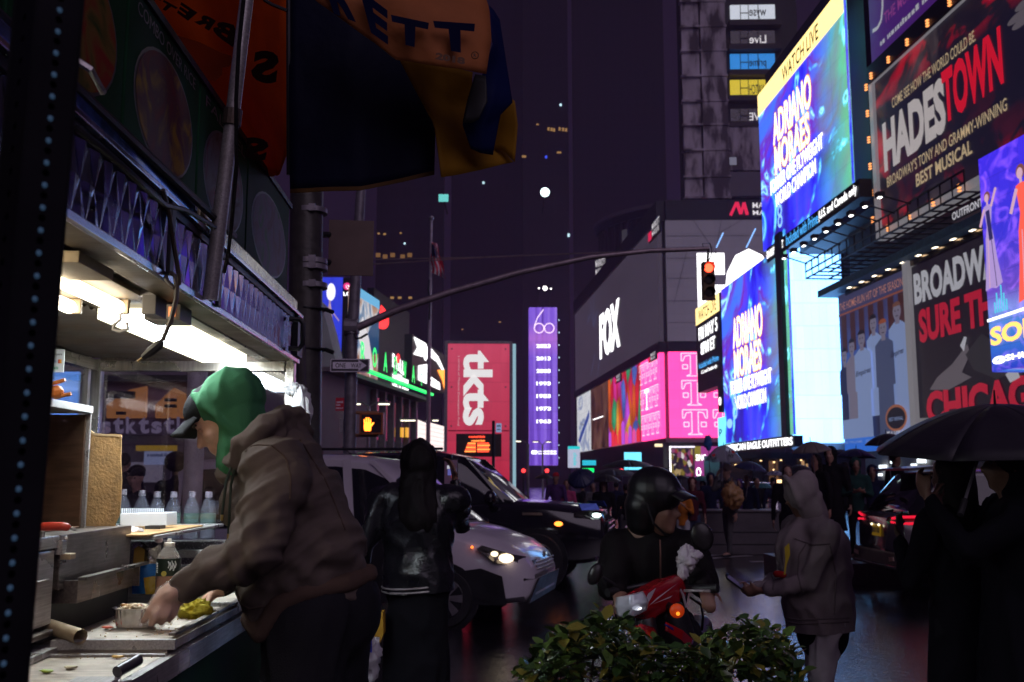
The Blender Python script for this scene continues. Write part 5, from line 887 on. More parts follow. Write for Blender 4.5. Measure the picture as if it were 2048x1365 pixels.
def wavy(x0, x1, y, Y, amp=3): return [W(x0 + (x1-x0)*i/6, y + amp*math.sin(i*2.1), Y) for i in range(7)]
bt = thing('sauce_bottle', 'large clear bottle of orange sauce with a black label', 'bottle', W(334, 1192, 3.55)); bb_ = W(334, 1192, 3.55); hB = W(334, 1078, 3.55).z - bb_.z; rB = 23/F*3.55
MB().lathe([(rB*.9,0),(rB,.01),(rB,hB*.55),(rB,hB*.62),(rB*.86,hB*.72),(rB*.5,hB*.84),(rB*.42,hB*.88)], bb_, 20).build('bottle_body', glass_mat('sauce_plastic', (.9,.8,.7), .30, .12), bt, smooth=True); MB().lathe([(rB*.86,.006),(rB*.95,.012),(rB*.95,hB*.36),(rB*.9,hB*.362)], bb_, 20).build('sauce', pm('orange_sauce', (.50,.17,.06), .4, var=.15), bt, smooth=True); MB().lathe([(rB*1.012,hB*.36),(rB*1.012,hB*.66)], bb_, 24, cap=False).build('label_wrap', pm('label_black', (.012,.02,.012), .35), bt, smooth=True)
MB().lathe([(rB*.45,hB*.87),(rB*.46,hB*.93),(rB*.2,hB*.94),(rB*.16,hB)], bb_, 14).build('cap', pm('cap_cream', (.7,.62,.52), .4), bt, smooth=True)
def onlabel(a, z): return bb_ + V((rB*1.03*math.sin(R(a)), -rB*1.03*math.cos(R(a)), z*hB))
mb = MB()
for (a, z0, z1) in ((18,.5,.62),(26,.46,.60),(34,.48,.63),(42,.45,.58),(50,.5,.62)): mb.tube([onlabel(a, z0), onlabel(a+5, (z0+z1)/2), onlabel(a-1, z1)], .0022, 5)
for i in range(6): mb.tube([onlabel(-46, .43+.03*i), onlabel(-36, .43+.03*i)], .0018, 4)
mb.build('label_print', pm('label_white', (.6,.6,.58), .5), bt); MB().lathe([(.009,0),(.009,.0015)], onlabel(0, .405), 14, (0,-1,0)).build('label_badge', pm('label_gold', (.4,.3,.05), .5), bt)
MB().ball(W(317, 1080, 3.6), .014, 8, (1.2,1,.9)).build('cap_flap', pm('cap_pinkish', (.7,.55,.55), .4), bt, smooth='all')
bg_ = thing('snack_bag', 'blue and yellow foil bag propped behind the sauce bottle', 'bag', W(292, 1190, 3.7)); bgm = pm('foil_blue', (.02,.18,.55), .3, .2, var=.2); bgy = pm('foil_silver', (.55,.53,.5), .22, .9, bump=.6, bscale=25); fy = lambda u, v, x0, x1, y0, y1, k: W(x0 + (x1-x0)*u, y0 + (y1-y0)*v, 3.7 - .03*math.sin(math.pi*u) + .008*mnoise.noise(V((u*6, v*6, k))))
MB().grid(lambda u, v: fy(u, v, 264 + 12*v*0 , 313, 1188, 1128, 1), 10, 8).build('bag_front', bgm, bg_, fixn=False, smooth='all'); MB().grid(lambda u, v: fy(u, v, 266, 322, 1128, 1090 - 0, 2) + V((0, 0, .012*math.sin(7*u)*v)), 14, 8).build('bag_top', bgy, bg_, fixn=False, smooth='all'); MB().poly([W(x, y, 3.655) for x, y in ((287,1156),(311,1152),(311,1188),(291,1190))]).build('bag_picture', food('nuts_picture', (.25,.12,.02), (.6,.4,.05), (.7,.55,.3)), bg_, fixn=False); MB().poly([W(x, y, 3.66) for x, y in ((266,1126),(288,1126),(290,1100),(278,1092),(268,1098))]).build('bag_print', pm('bag_amber', (.55,.32,.06), .4), bg_, fixn=False)
tr = thing('foil_tray', 'ribbed foil tray filled with rice and chicken at the glove', 'tray', W(275, 1246, 3.1)); tb = W(272, 1243, 3.1); tb.z = 1.004; mb = MB(); nn = 64; rx, ry = .062, .045
for lv_, (s_, z_) in enumerate(((.86, 0), (1.0, .052), (1.08, .053), (1.1, .057))):
    for j in range(nn):
        a = 2*math.pi*j/nn; k = (1 + .025*(j % 2)) if lv_ < 2 else 1; cx_ = abs(math.cos(a))**.6*math.copysign(1, math.cos(a)); sy_ = abs(math.sin(a))**.6*math.copysign(1, math.sin(a)); mb.v.append(tuple(tb + V((rx*s_*k*cx_, ry*s_*k*sy_, z_))))
for i in range(3):
    for j in range(nn): mb.f.append((i*nn+j, i*nn+(j+1) % nn, (i+1)*nn+(j+1) % nn, (i+1)*nn+j))
mb.f.append(tuple(range(nn))); mb.build('foil_body', pm('foil', (.7,.7,.7), .2, 1, var=.1, scale=40), tr)
mb = MB(); rd = random.Random(9)
for i in range(110):
    a, r_ = rd.uniform(0, 6.28), rd.uniform(0, .9)**.5; c = tb + V((rx*.9*r_*math.cos(a), ry*.9*r_*math.sin(a), .045 + .016*(1-r_*r_) + rd.uniform(0,.004))); mb.ball(c, rd.uniform(.004,.0075), 6, (1.3, 1, .8))
tag(mb.build('rice', food('rice_food', (.5,.3,.12), (.72,.62,.45), (.8,.74,.62)), tr, smooth='all'), kind='stuff'); mb = MB(); [mb.ball(tb + V((x, y, .06)), .008, 6, (1.5,1,.8)) for x, y in ((-.03,0),(-.01,.015),(.01,-.01),(-.045,.012))]; mb.build('chicken', pm('chicken_brown', (.5,.24,.08), .5), tr, smooth='all')
rg = thing('yellow_cloth', 'crumpled yellow cleaning cloth on the griddle', 'cloth', W(388, 1228, 3.35)); me = crumple(W(392, 1222, 3.3), .038, (1.15, .9, .8), 6, 40, 1.5)
link_mesh('cloth_body', me, pm('cloth_yellow', (.42,.34,.02), .8, bump=.4), rg, smooth=True)
cu_ = thing('white_cup', 'pale plastic cup standing behind the gloved hand', 'cup', W(400, 1225, 3.6)); MB().lathe([(.03,0),(.036,.11),(.038,.113),(.034,.113)], W(400, 1222, 3.6), 18).build('cup_body', pm('cup_plastic', (.6,.56,.48), .5), cu_, smooth=True)
for i, (x, y, c, lb) in enumerate(((92, 1345, (.25,.35,.03), 'green pepper scrap on the counter near the post'), (140, 1337, (.65,.6,.4), 'pale onion scrap on the counter'), (235, 1316, (.6,.35,.06), 'flat amber food scrap by the pipe handle'), (128, 1258, (.75,.5,.02), 'yellow pepper scrap beside the base rail'), (215, 1257, (.5,.08,.04), 'red flecks of sauce on the griddle plate'))):
    c_ = Gz(x, y, .968 if i != 4 else 1.004); me = MB().ball(c_ + V((0,0,.003)), .014, 8, (1.4, 1, .3)).mesh()
    for v in me.vertices: v.co += V((1,1,.3))*.006*mnoise.noise(v.co*90)
    o = link_mesh('food_scrap', me, pm('scrap%d' % i, c, .4), None, smooth=True); o.name = 'food_scrap'; tag(o, lb, 'food scrap', 'food scraps on the counter')
cr = MB(); rd = random.Random(2)
for i in range(160): cr.ball(cp(-1.15 + .28*rd.random(), 2.8 + .9*rd.random(), .978 if False else .9665) if i % 2 else cp(-1.17 + .3*rd.random(), 2.92 + .6*rd.random(), 1.004), rd.uniform(.0015,.003), 5)
tag(cr.build('crumbs', pm('crumb', (.5,.33,.14), .7)), 'small food crumbs scattered over the griddle', 'crumbs', kind='stuff')
fb_ = thing('bread_skewers', 'orange kebab skewers standing in the warming case', 'skewers', W(120, 790, 3.0)); [MB().tube([W(a, b, 3.0), W(c, d, 3.0)], .006, 6).build('stick', pm('stick_orange', (.6,.2,.05), .5), fb_) for a, b, c, d in ((104,768,130,760),(108,795,142,788))]; me = MB().ball(W(113, 785, 3.0), .022, 10).mesh(); link_mesh('meat', me, pm('meat_orange', (.6,.18,.04), .4, bump=.5), fb_, smooth=True)
# plastic bag tied on the corner post
def bag(name, label, c, r, mt, sc_, seed, cat='bag', neck=None):
    t = thing(name, label, cat, c - V((0,0,r*sc_[2]))); link_mesh('bag_body', crumple(c, r, sc_, seed), mt, t, smooth=True); return t
pbag = pm('white_plastic_bag', (.72,.72,.74), .35, var=.08, bump=.3, bscale=30)
t = bag('plastic_bag', 'white plastic bag tied to the corner post behind the vendor', W(603, 828, 4.5), .075, pbag, (.5,.4,1.75), 3); me = crumple(W(590, 780, 4.5), .038, (1.1,.6,.8), 8)
link_mesh('bag_knot', me, pbag, t, smooth=True)
# ================================================================ big cart umbrella
um = thing('cart_umbrella', 'large orange, blue and yellow cart umbrella with lettered valance overhead', 'umbrella', W(452, HY, 3.0))
up0, up1 = W(420, 600, 2.98), W(497, -30, 2.9); MB().tube([up0, up1, up1 + (up1-up0)*.2], [.024, .021, .021], 14).build('pole', steel, um, smooth=True); MB().tube([up0 + (up1-up0)*.55, up0 + (up1-up0)*.60], .029, 14).build('pole_sleeve', steel_d, um)
MB().tube(wc_((528, 0, 2.6), (545, 10, 2.6), (575, 22, 2.6)), .005, 6).build('rib', dkmetal, um); MB().tube([W(577, -20, 3.0), W(578, 350, 3.05)], .008, 8).build('rib', dkmetal, um)
def cloth(name, col, tl=0.0):
    m = pm(name, col, .6, var=.18, scale=7, bump=.35, bscale=22, spec=.12); n, l = m.node_tree.nodes, m.node_tree.links; p = n['Principled BSDF']; out = [x for x in n if x.type == 'OUTPUT_MATERIAL'][0]
    if tl:
        t = n.new('ShaderNodeBsdfTranslucent'); t.inputs[0].default_value = (*col, 1); ms_ = n.new('ShaderNodeMixShader'); ms_.inputs[0].default_value = tl; l.new(p.outputs[0], ms_.inputs[1]); l.new(t.outputs[0], ms_.inputs[2]); l.new(ms_.outputs[0], out.inputs[0])
    return m
uo = cloth('umbrella_orange', (.85, .16, .008), .5); ub = cloth('umbrella_navy', (.005, .006, .026), .15); uy = cloth('umbrella_yellow', (.40, .20, .015), .4); ubl = cloth('umbrella_blue', (.006, .012, .085), .2); uo2 = cloth('umbrella_orange_outer', (.50, .17, .06), .2)
def patch(nm, mt, corners, parent=um, wr=.01, n=16, seed=0, thick=.003):
    """cloth patch from four rows of (px,py,depth) polylines, bottom row last, lightly wrinkled"""
    def samp(row, u):
        k = (len(row)-1)*u; i = min(int(k), len(row)-2); f = k - i; a, b = row[i], row[i+1]; return tuple(a[j]+(b[j]-a[j])*f for j in range(3))
    def fn(u, v):
        k = (len(corners)-1)*v; i = min(int(k), len(corners)-2); f = k-i; a, b = samp(corners[i], u), samp(corners[i+1], u); q = [a[j]+(b[j]-a[j])*f for j in range(3)]
        p = W(q[0], q[1], q[2]); return p + V((0, 1, 0))*wr*(mnoise.noise(p*7 + V((seed,0,0))) + .5*mnoise.noise(p*16))
    o = MB().grid(fn, n, n).build(nm, mt, parent, fixn=False, smooth='all'); md = o.modifiers.new('thickness', 'SOLIDIFY'); md.thickness = thick; return o
patch('inner_panel', uo, [[(215,-60,3.7),(400,-60,3.6),(578,-60,3.2)], [(270,0,3.75),(420,60,3.7),(578,60,3.25)], [(345,110,3.85),(450,160,3.75),(578,190,3.3)], [(470,255,3.9),(520,270,3.8),(577,300,3.35)], [(540,352,3.9),(548,352,3.85),(560,350,3.5)]], seed=1)
patch('side_panel', ub, [[(578,-60,3.04),(740,-60,3.05),(880,-60,3.2)], [(578,100,3.02),(700,110,3.0),(866,240,3.12)], [(579,250,3.0),(720,260,2.98),(870,262,3.1)], [(580,383,3.0),(720,378,2.98),(868,348,3.1)]], seed=2)
patch('panel_hem', cloth('hem_brown', (.12,.06,.02), .1), [[(580,378,2.995),(720,373,2.975),(868,343,3.095)], [(580,386,2.995),(720,381,2.975),(868,351,3.095)]], seed=2, n=10)
patch('valance', uo2, [[(600,-70,2.72),(800,-70,2.74),(950,-60,2.86)], [(625,0,2.72),(800,0,2.72),(978,18,2.85)], [(720,66,2.74),(850,75,2.74),(982,80,2.84)], [(792,118,2.76),(880,132,2.76),(972,150,2.84)]], wr=.016, seed=3)
patch('lower_panel', uy, [[(795,112,2.95),(880,128,3.05),(945,145,3.1)], [(835,190,2.98),(900,210,3.1),(940,220,3.15)], [(868,250,3.0),(930,260,3.1),(985,280,3.15)], [(882,355,3.0),(960,342,3.08),(1026,325,3.12)]], seed=4); patch('lower_panel', uy, [[(1000,190,3.1),(1015,195,3.1),(1030,205,3.1)], [(985,260,3.12),(1010,250,3.1),(1036,250,3.08)], [(980,300,3.12),(1005,300,3.1),(1030,325,3.08)]], seed=5, n=8)
patch('hanging_panel', ubl, [[(975,10,2.95),(985,20,2.98),(998,40,3.0)], [(985,90,2.9),(998,110,2.95),(1012,130,2.98)], [(945,200,2.95),(985,200,2.95),(1024,205,3.0)], [(925,250,2.98),(965,260,2.98),(1000,230,3.0)], [(942,298,3.0),(962,306,3.0),(985,310,3.02)]], seed=6)
patch('hanging_panel', pm('umbrella_black', (.006,.006,.008), .6), [[(950,148,2.93),(962,150,2.93),(972,152,2.93)], [(935,200,2.93),(955,200,2.93),(975,205,2.93)], [(925,246,2.93),(945,246,2.93),(958,240,2.93)]], seed=7, n=8)
def umtext(s_, pts, mt, d, mirror=False, thick=.055):
    """letters along a quad TL,TR,BR,BL in picture columns at depth d"""
    v, f = text_data(s_, thick); q = []
    for a, b in v:
        if mirror: a = 1-a
        tl, tr_, br, bl_ = pts; x = (tl[0]*(1-a)+tr_[0]*a)*b + (bl_[0]*(1-a)+br[0]*a)*(1-b); y = (tl[1]*(1-a)+tr_[1]*a)*b + (bl_[1]*(1-a)+br[1]*a)*(1-b); q.append(W(x, y, d(x, y) if callable(d) else d))
    return MB().add(q, f).build('lettering', mt, um, fixn=False)
navt = pm('letter_navy', (.004, .006, .035), .7, spec=.05); blk = pm('letter_black', (.012, .004, .003), .8, spec=.02)
for ch, qd in (('R', ((640,-50),(705,-40),(712,45),(668,28))), ('E', ((718,-22),(776,22),(776,90),(742,66))), ('T', ((782,30),(858,46),(850,100),(790,85))), ('T', ((866,42),(950,48),(944,110),(880,98)))): umtext(ch, qd, navt, lambda x, y: 2.685 + max(0, (x-800))*.0005)
umtext('2018', ((872,105),(930,116),(930,130),(870,119)), pm('letter_brown', (.12,.05,.02), .6), 2.715); umtext('R', ((947,107),(953,108),(953,115),(947,114)), MATS['letter_brown'], 2.75); MB().tube([W(950+7*math.cos(R(30*i)), 111+7*math.sin(R(30*i)), 2.75) for i in range(13)], .0015, 4).build('lettering', MATS['letter_brown'], um)
for ch, qd in (('T', ((296,-10),(325,-2),(310,14),(285,4))), ('T', ((328,0),(356,16),(338,26),(318,16))), ('E', ((362,4),(395,26),(376,42),(354,26))), ('R', ((398,22),(432,42),(418,62),(388,44))), ('B', ((432,38),(480,55),(466,95),(424,66))), ('S', ((508,100),(560,104),(552,172),(500,160))), ('S', ((490,272),(540,280),(530,325),(488,318)))): umtext(ch, qd, blk, 3.12 if qd[0][0] > 485 else 3.55, mirror=True)
dk = [(345,68),(400,85),(440,105),(462,112),(466,122),(458,134),(445,136),(444,150),(432,162),(412,160),(395,148),(370,110)]; MB().poly([W(x, y, 3.55) for x, y in dk]).build('printed_shape', pm('umbrella_dark_red', (.12,.014,.003), .8, spec=.03), um, fixn=False)
# ================================================================ figures: one skin surface, clothes as children
def capsule(mb, p0, p1, r0, r1=None, flat=1.0, side=None, n=14):
    p0, p1 = V(p0), V(p1); r1 = r0 if r1 is None else r1; t = p1 - p0
    if t.length < 1e-6: t = V((0,0,1)); p1 = p0 + t*1e-4
    t.normalize(); u = V(side) if side is not None else t.orthogonal(); u = (u - t*u.dot(t)).normalized(); w_ = t.cross(u); b = len(mb.v); rings = []
    for i in range(5): a = -math.pi/2 + math.pi/2*(i+.12)/4.12; rings.append((p0 + t*r0*math.sin(a), r0*math.cos(a)))
    rings.append((p0, r0)); rings.append((p1, r1))
    for i in range(5): a = math.pi/2*(i+1)/5.12; rings.append((p1 + t*r1*math.sin(a), r1*math.cos(a)))
    for c, r in rings:
        for j in range(n): an = 2*math.pi*j/n; mb.v.append(tuple(c + (u*math.cos(an) + w_*math.sin(an)*flat)*r))
    k = len(rings)
    for i in range(k-1):
        for j in range(n): mb.f.append((b+i*n+j, b+i*n+(j+1)%n, b+(i+1)*n+(j+1)%n, b+(i+1)*n+j))
    mb.f.append(tuple(b+j for j in range(n))[::-1]); mb.f.append(tuple(b+(k-1)*n+j for j in range(n)))
def ellips(mb, c, ax, ay, az, n=16):
    c = V(c); b = len(mb.v); k = 11
    for i in range(k):
        t = math.pi*(i+.1)/(k-1+.2)
        for j in range(n): an = 2*math.pi*j/n; mb.v.append(tuple(c + V(ax)*math.sin(t)*math.cos(an) + V(ay)*math.sin(t)*math.sin(an) - V(az)*math.cos(t)))
    for i in range(k-1):
        for j in range(n): mb.f.append((b+i*n+j, b+i*n+(j+1)%n, b+(i+1)*n+(j+1)%n, b+(i+1)*n+j))
    mb.f.append(tuple(b+j for j in range(n))[::-1]); mb.f.append(tuple(b+(k-1)*n+j for j in range(n)))
TS = bpy.data.scenes.new('workbench')                    # a side scene, only to evaluate modifiers
def skinned(name, mb, voxel, mat, parent, sm=6, disp=None, local=False, cut=None):
    """fuse overlapping volumes into one continuous smooth surface"""
    me = mb.mesh('tmp'); bm = bmesh.new(); bm.from_mesh(me); bmesh.ops.recalc_face_normals(bm, faces=bm.faces); bm.to_mesh(me); bm.free()
    o = bpy.data.objects.new('tmp', me); TS.collection.objects.link(o); md = o.modifiers.new('r', 'REMESH'); md.mode = 'VOXEL'; md.voxel_size = voxel
    if sm: s_ = o.modifiers.new('s', 'SMOOTH'); s_.factor = .5; s_.iterations = sm
    TS.view_layers[0].update(); dg = TS.view_layers[0].depsgraph; out = bpy.data.meshes.new_from_object(o.evaluated_get(dg)); bpy.data.objects.remove(o); bpy.data.meshes.remove(me)
    if disp:
        nv = len(out.vertices); nn = [v.normal.copy() for v in out.vertices]
        for v, q in zip(out.vertices, nn): v.co += q*disp(v.co, q)
    if cut is not None:                                     # open hem: nothing below this height
        bm = bmesh.new(); bm.from_mesh(out); bmesh.ops.bisect_plane(bm, geom=bm.verts[:]+bm.edges[:]+bm.faces[:], plane_co=cut, plane_no=(.05,.03,-1), clear_outer=True); bm.to_mesh(out); bm.free()
    out.materials.clear(); return link_mesh(name, out, mat, parent, local, smooth=True)
def folds(amp, f=9.0, dirv=(.3, .2, 1), st=3.0, seed=0):
    """cloth creases: ridged noise stretched along dirv"""
    d = V(dirv).normalized()
    def fn(p, nrm):
        q = p*f; q = q - d*q.dot(d)*(1 - 1/st) + V((seed, seed*1.7, 0)); q = q + V((mnoise.noise(p*3.1), mnoise.noise(p*3.1 + V((7,0,0))), 0))*1.3
        return amp*1.7*((1 - abs(mnoise.noise(q)))**3 - .5) + amp*.4*mnoise.noise(q*2.3)
    return fn
skinA = pm('skin_light', (.42, .24, .18), .5, var=.12, scale=30, bump=.1, bscale=200); skinB = pm('skin_medium', (.24, .125, .085), .5, var=.12, scale=30); skinD = pm('skin_dark', (.10, .05, .035), .5, var=.12, scale=30)
def fabric(name, col, rough=.85, var=.15, bump=.35, bscale=260): return pm(name, col, rough, var=var, scale=9, bump=bump, bscale=bscale, spec=.12)
def head_vol(mb, c, f, u, k=1.0, nose=True):
    f, u = V(f).normalized(), V(u); u = (u - f*u.dot(f)).normalized(); s = u.cross(f); c = V(c); P_ = lambda a, b, d: c + (f*a + s*b + u*d)*k
    ellips(mb, P_(-.012, 0, .035), s*.076*k, f*.095*k, u*.088*k); ellips(mb, P_(.018, 0, -.03), s*.062*k, f*.068*k, u*.088*k); capsule(mb, P_(.03, 0, -.075), P_(.062, 0, -.098), .042*k, .026*k)
    capsule(mb, P_(.068, .028, .022), P_(.068, -.028, .022), .017*k); capsule(mb, P_(.055, .034, -.028), P_(.055, -.034, -.028), .024*k)
    if nose: capsule(mb, P_(.084, 0, .008), P_(.107, 0, -.03), .009*k, .013*k); capsule(mb, P_(.09, .011, -.034), P_(.09, -.011, -.034), .009*k); capsule(mb, P_(.084, .017, -.062), P_(.084, -.017, -.062), .0085*k); capsule(mb, P_(.082, .015, -.072), P_(.082, -.015, -.072), .0085*k)
    for b in (.078, -.078): ellips(mb, P_(-.012, b, -.012), s*.012*k, f*.02*k, u*.032*k, 8)
    return P_
def hand_vol(mb, wr, d, pal, k=1.0, curl=.5, thumb=1, spread=1.0):
    """palm with four unequal bent fingers and a side thumb; d = pointing direction, pal = palm normal"""
    d, pal = V(d).normalized(), V(pal); pal = (pal - d*pal.dot(d)).normalized(); s = d.cross(pal)*thumb; wr = V(wr)
    ellips(mb, wr + d*.05*k, s*.042*k, d*.055*k, pal*.017*k, 10)
    for i, (o, L1) in enumerate(((.030, .088), (.010, .098), (-.010, .090), (-.029, .072))):
        b = wr + d*.088*k + s*o*k*spread; a1 = d*math.cos(curl*.6) + pal*math.sin(curl*.6); a2 = d*math.cos(curl*1.5) + pal*math.sin(curl*1.5); a3 = d*math.cos(curl*2.2) + pal*math.sin(curl*2.2); q1 = b + a1*L1*.48*k; q2 = q1 + a2*L1*.30*k; q3 = q2 + a3*L1*.22*k
        capsule(mb, b - d*.02*k, q1, .0098*k, .0088*k, n=8); capsule(mb, q1, q2, .0088*k, .008*k, n=8); capsule(mb, q2, q3, .008*k, .0068*k, n=8)
    b = wr + d*.03*k + s*.036*k; q1 = b + (d*.55 + s*.6 + pal*.5).normalized()*.045*k; q2 = q1 + (d*.85 + s*.1 + pal*.5).normalized()*.032*k; capsule(mb, b, q1, .013*k, .0105*k, n=8); capsule(mb, q1, q2, .0105*k, .0085*k, n=8)
def ik(a, c, l1, l2, hint):
    a, c = V(a), V(c); d = c - a; L = min(d.length, (l1+l2)*.999); d.normalize(); x = (l1*l1 - l2*l2 + L*L)/(2*L); h = math.sqrt(max(0, l1*l1 - x*x)); hv = V(hint); hv = (hv - d*hv.dot(d)); hv = hv.normalized() if hv.length > 1e-5 else d.orthogonal().normalized()
    return a + d*x + hv*h, a + d*L
def person(label, loc, phi, H=1.72, lh=None, rh=None, top=None, bottom=None, hair=None, gear='hair', skin=None, vox=.022, coat=.47, look=None, lean=0, fat=1.0, group=None, gearmat=None, fold=.006, fingers=False, stride=.05, shoe=None, deep=.72, hem=.14, hoodf=0, elb=.45):
    """standing person; lh / rh: wrist targets (forward, left, up) in body heights"""
    loc = V(loc); f = V((math.cos(phi), math.sin(phi), 0)); s = V((-f.y, f.x, 0)); z = V((0,0,1)); t = thing('person', label, 'person', loc, group=group)
    P_ = lambda a, b, c: loc + (f*(a + lean*max(0, c-.5)) + s*b + z*c)*H
    skin = skin or skinB; hip, chest, neck = P_(0,0,.52), P_(.0,0,.74), P_(0,0,.84); hc = P_(.012, 0, .925); lk = V(look) if look is not None else f; k = H/1.75
    body = MB(); HP = head_vol(body, hc, lk, z, k, nose=True); capsule(body, P_(0,0,.80), hc - z*.05, .055*k); capsule(body, hip, chest, .10*k, .12*k, .7, s); capsule(body, chest, P_(0,0,.80), .12*k, .07*k, .7, s)
    arms = {}
    for sg, tgt in ((1, lh), (-1, rh)):
        sh = P_(0, .108*sg*fat**.5, .80); wt = P_(*(tgt or (.02, .15*sg*fat**.5, .47))); el, wr = ik(sh, wt, .175*H, .16*H, f*-.5 + s*sg*elb - z*.6); arms[sg] = (sh, el, wr)
        capsule(body, sh, el, .042*k, .036*k); capsule(body, el, wr, .036*k, .026*k); d = (wr - el).normalized(); pal = -s*sg if tgt is None else (-s*sg*.4 + z*.5 - f*.2)
        if fingers: hand_vol(body, wr, d, pal, k, .75, -sg)
        else: hand_vol(body, wr, d, pal, k*1.05, .6, -sg)
    legs = []
    for sg in (1, -1):
        hp = P_(0, .052*sg, .51); kn = P_(.02 + stride*sg*.4, .055*sg, .285); an = P_(stride*sg, .055*sg, .045); legs.append((hp, kn, an)); capsule(body, hp, kn, .07*k, .05*k); capsule(body, kn, an, .05*k, .035*k); capsule(body, an - z*.02, an + f*.14*H/1.75 - z*.035, .036*k, .03*k)
    skinned('body', body, min(vox, .018), skin, t, 3)
    top = top or fabric('coat_black', (.012,.012,.014)); bottom = bottom or fabric('trousers_black', (.012,.012,.016)); g = MB(); fr = fat
    capsule(g, P_(0,0,.57), P_(0,0,.72), .125*k*fr, .145*k*fr, deep, s); capsule(g, P_(0,0,.72), P_(0,0,.795), .145*k*fr, .085*k, deep, s); capsule(g, P_(0,.09,.80), P_(0,-.09,.80), .062*k*fr, flat=1); capsule(g, P_(0,0,.82), P_(0,0,.85), .065*k, .058*k)
    capsule(g, P_(0,0,.57), P_(0,0,coat-.03), .135*k*fr, (hem + max(0, .47-coat)*.22)*k*fr, deep+.06, s)
    for sg, (sh, el, wr) in arms.items(): capsule(g, sh, el, .062*k*fr**.5, .052*k); capsule(g, el, el + (wr-el)*.93, .052*k, .038*k)
    skinned('coat', g, vox, top, t, 4, folds(fold, 8, (.1,.1,1), 2.5, loc.x), cut=loc + V((0,0,coat*H)))
    g = MB(); capsule(g, P_(0,0,.54), P_(0,0,.50), .115*k*fr, .115*k*fr, .75, s)
    for hp, kn, an in legs: capsule(g, hp, kn, .083*k*fr**.5, .062*k); capsule(g, kn, an, .062*k, .05*k)
    skinned('trousers', g, vox, bottom, t, 3, folds(fold*.8, 10, (.1,.1,1), 1.5, loc.y))
    g = MB()
    for hp, kn, an in legs: capsule(g, an - z*.022*H, an + f*.15*k - z*.026*H, .045*k, .038*k, .8, s)
    skinned('shoes', g, vox*.8, shoe or dkrub, t, 2)
    fl = lk.normalized(); HQ = lambda a, b, c: HP(a, b, c); g = MB(); su = z.cross(fl) if abs(fl.z) < .9 else s
    if gear in ('hood', 'helmet'):
        ellips(g, HQ(-.03+hoodf, 0, .03), su*(.105+hoodf*.4)*k, fl*(.105+hoodf*.3)*k, z*.115*k); capsule(g, HQ(-.055+hoodf,0,-.02), HQ(-.05+hoodf*.6,0,-.13), .085*k, .095*k, .95)
        if hoodf: rl_ = [HQ(.062 + .012*math.sin(R(a)), .088*math.cos(R(a)), .012 + .118*math.sin(R(a))) for a in range(-75, 256, 22)]; [capsule(g, a, b, .015*k, n=8) for a, b in zip(rl_, rl_[1:])]
    elif gear == 'beanie': ellips(g, HQ(-.015, 0, .065), su*.088*k, fl*.105*k, z*.085*k); capsule(g, HQ(.03, .04, .045), HQ(.03, -.04, .045), .05*k)
    elif gear == 'cap': ellips(g, HQ(-.015, 0, .06), su*.085*k, fl*.103*k, z*.078*k); capsule(g, HQ(.08, .03, .05), HQ(.08,-.03,.05), .018*k); capsule(g, HQ(.07, 0, .05), HQ(.15, 0, .035), .045*k, .035*k, .2, su)
    elif gear == 'long': ellips(g, HQ(-.03, 0, .04), su*.09*k, fl*.095*k, z*.098*k); capsule(g, HQ(-.06,0,0), HQ(-.085,0,-.26), .085*k, .075*k, .6, su); capsule(g, HQ(-.01,.07,-.02), HQ(-.02,.075,-.2), .028*k); capsule(g, HQ(-.01,-.07,-.02), HQ(-.02,-.075,-.2), .028*k)
    elif gear == 'afro': ellips(g, HQ(-.02, 0, .06), su*.15*k, fl*.15*k, z*.13*k)
    else: ellips(g, HQ(-.028, 0, .045), su*.084*k, fl*.09*k, z*.09*k)
    skinned({'hood': 'hood', 'beanie': 'beanie', 'cap': 'cap'}.get(gear, 'hair'), g, min(vox, .014), gearmat or (top if gear == 'hood' else fabric('hair_dark', (.012,.009,.008), .5)), t, 3, folds(max(.004, fold*.6) if gear in ('hood', 'long') else .0015, 12, (0,0,1), 2, loc.x))
    for b in (.03, -.03): MB().ball(HP(.072, b, .004), .011*k, 8).build('eye', pm('eye_dark', (.03,.02,.02), .15), t, smooth='all')
    t['_h'] = 0; del t['_h']; return t, arms, P_
# ---------------------------------------------------------------- the vendor
vd = thing('person', 'vendor in brown hoodie and green hood bending over the griddle', 'person', (W(640, HY, 3.42).x, 3.42, 0))
hf, hu = V((-.80, -.08, -.60)).normalized(), V((-.6, 0, .8)); hcen = W(446, 838, 3.36); body = MB(); VP_ = head_vol(body, hcen, hf, hu, 1.04)
w3 = lambda x, y, Y: W(x, y, Y)
capsule(body, w3(545, 910, 3.38), hcen - hu*.05 - hf*.02, .07, .06); capsule(body, w3(585, 1000, 3.38), w3(555, 915, 3.38), .15, .09, 1.2, (1,0,0)); capsule(body, w3(640, 1190, 3.42), w3(585, 1000, 3.38), .15, .15, 1.1, (1,0,0))
shN, elN, wrN = w3(560, 955, 3.17), w3(508, 1108, 3.06), w3(366, 1172, 3.08); shF, elF, wrF = w3(548, 955, 3.60), w3(500, 1095, 3.64), w3(440, 1178, 3.52)
capsule(body, shN, elN, .055, .045); capsule(body, elN, wrN, .045, .034); capsule(body, shF, elF, .055, .045); capsule(body, elF, wrF, .045, .03); hand_vol(body, wrF, (-.6,0,-.5), (.2,0,-.8), 1, .5, 1)
hx_, hy_ = w3(640, 1200, 3.32), w3(660, 1200, 3.52); kA, aA = V((w3(600,HY,3.3).x, 3.28, .52)), V((w3(615,HY,3.3).x, 3.28, .09)); kB, aB = V((w3(672,HY,3.5).x, 3.53, .52)), V((w3(700,HY,3.5).x, 3.53, .09))
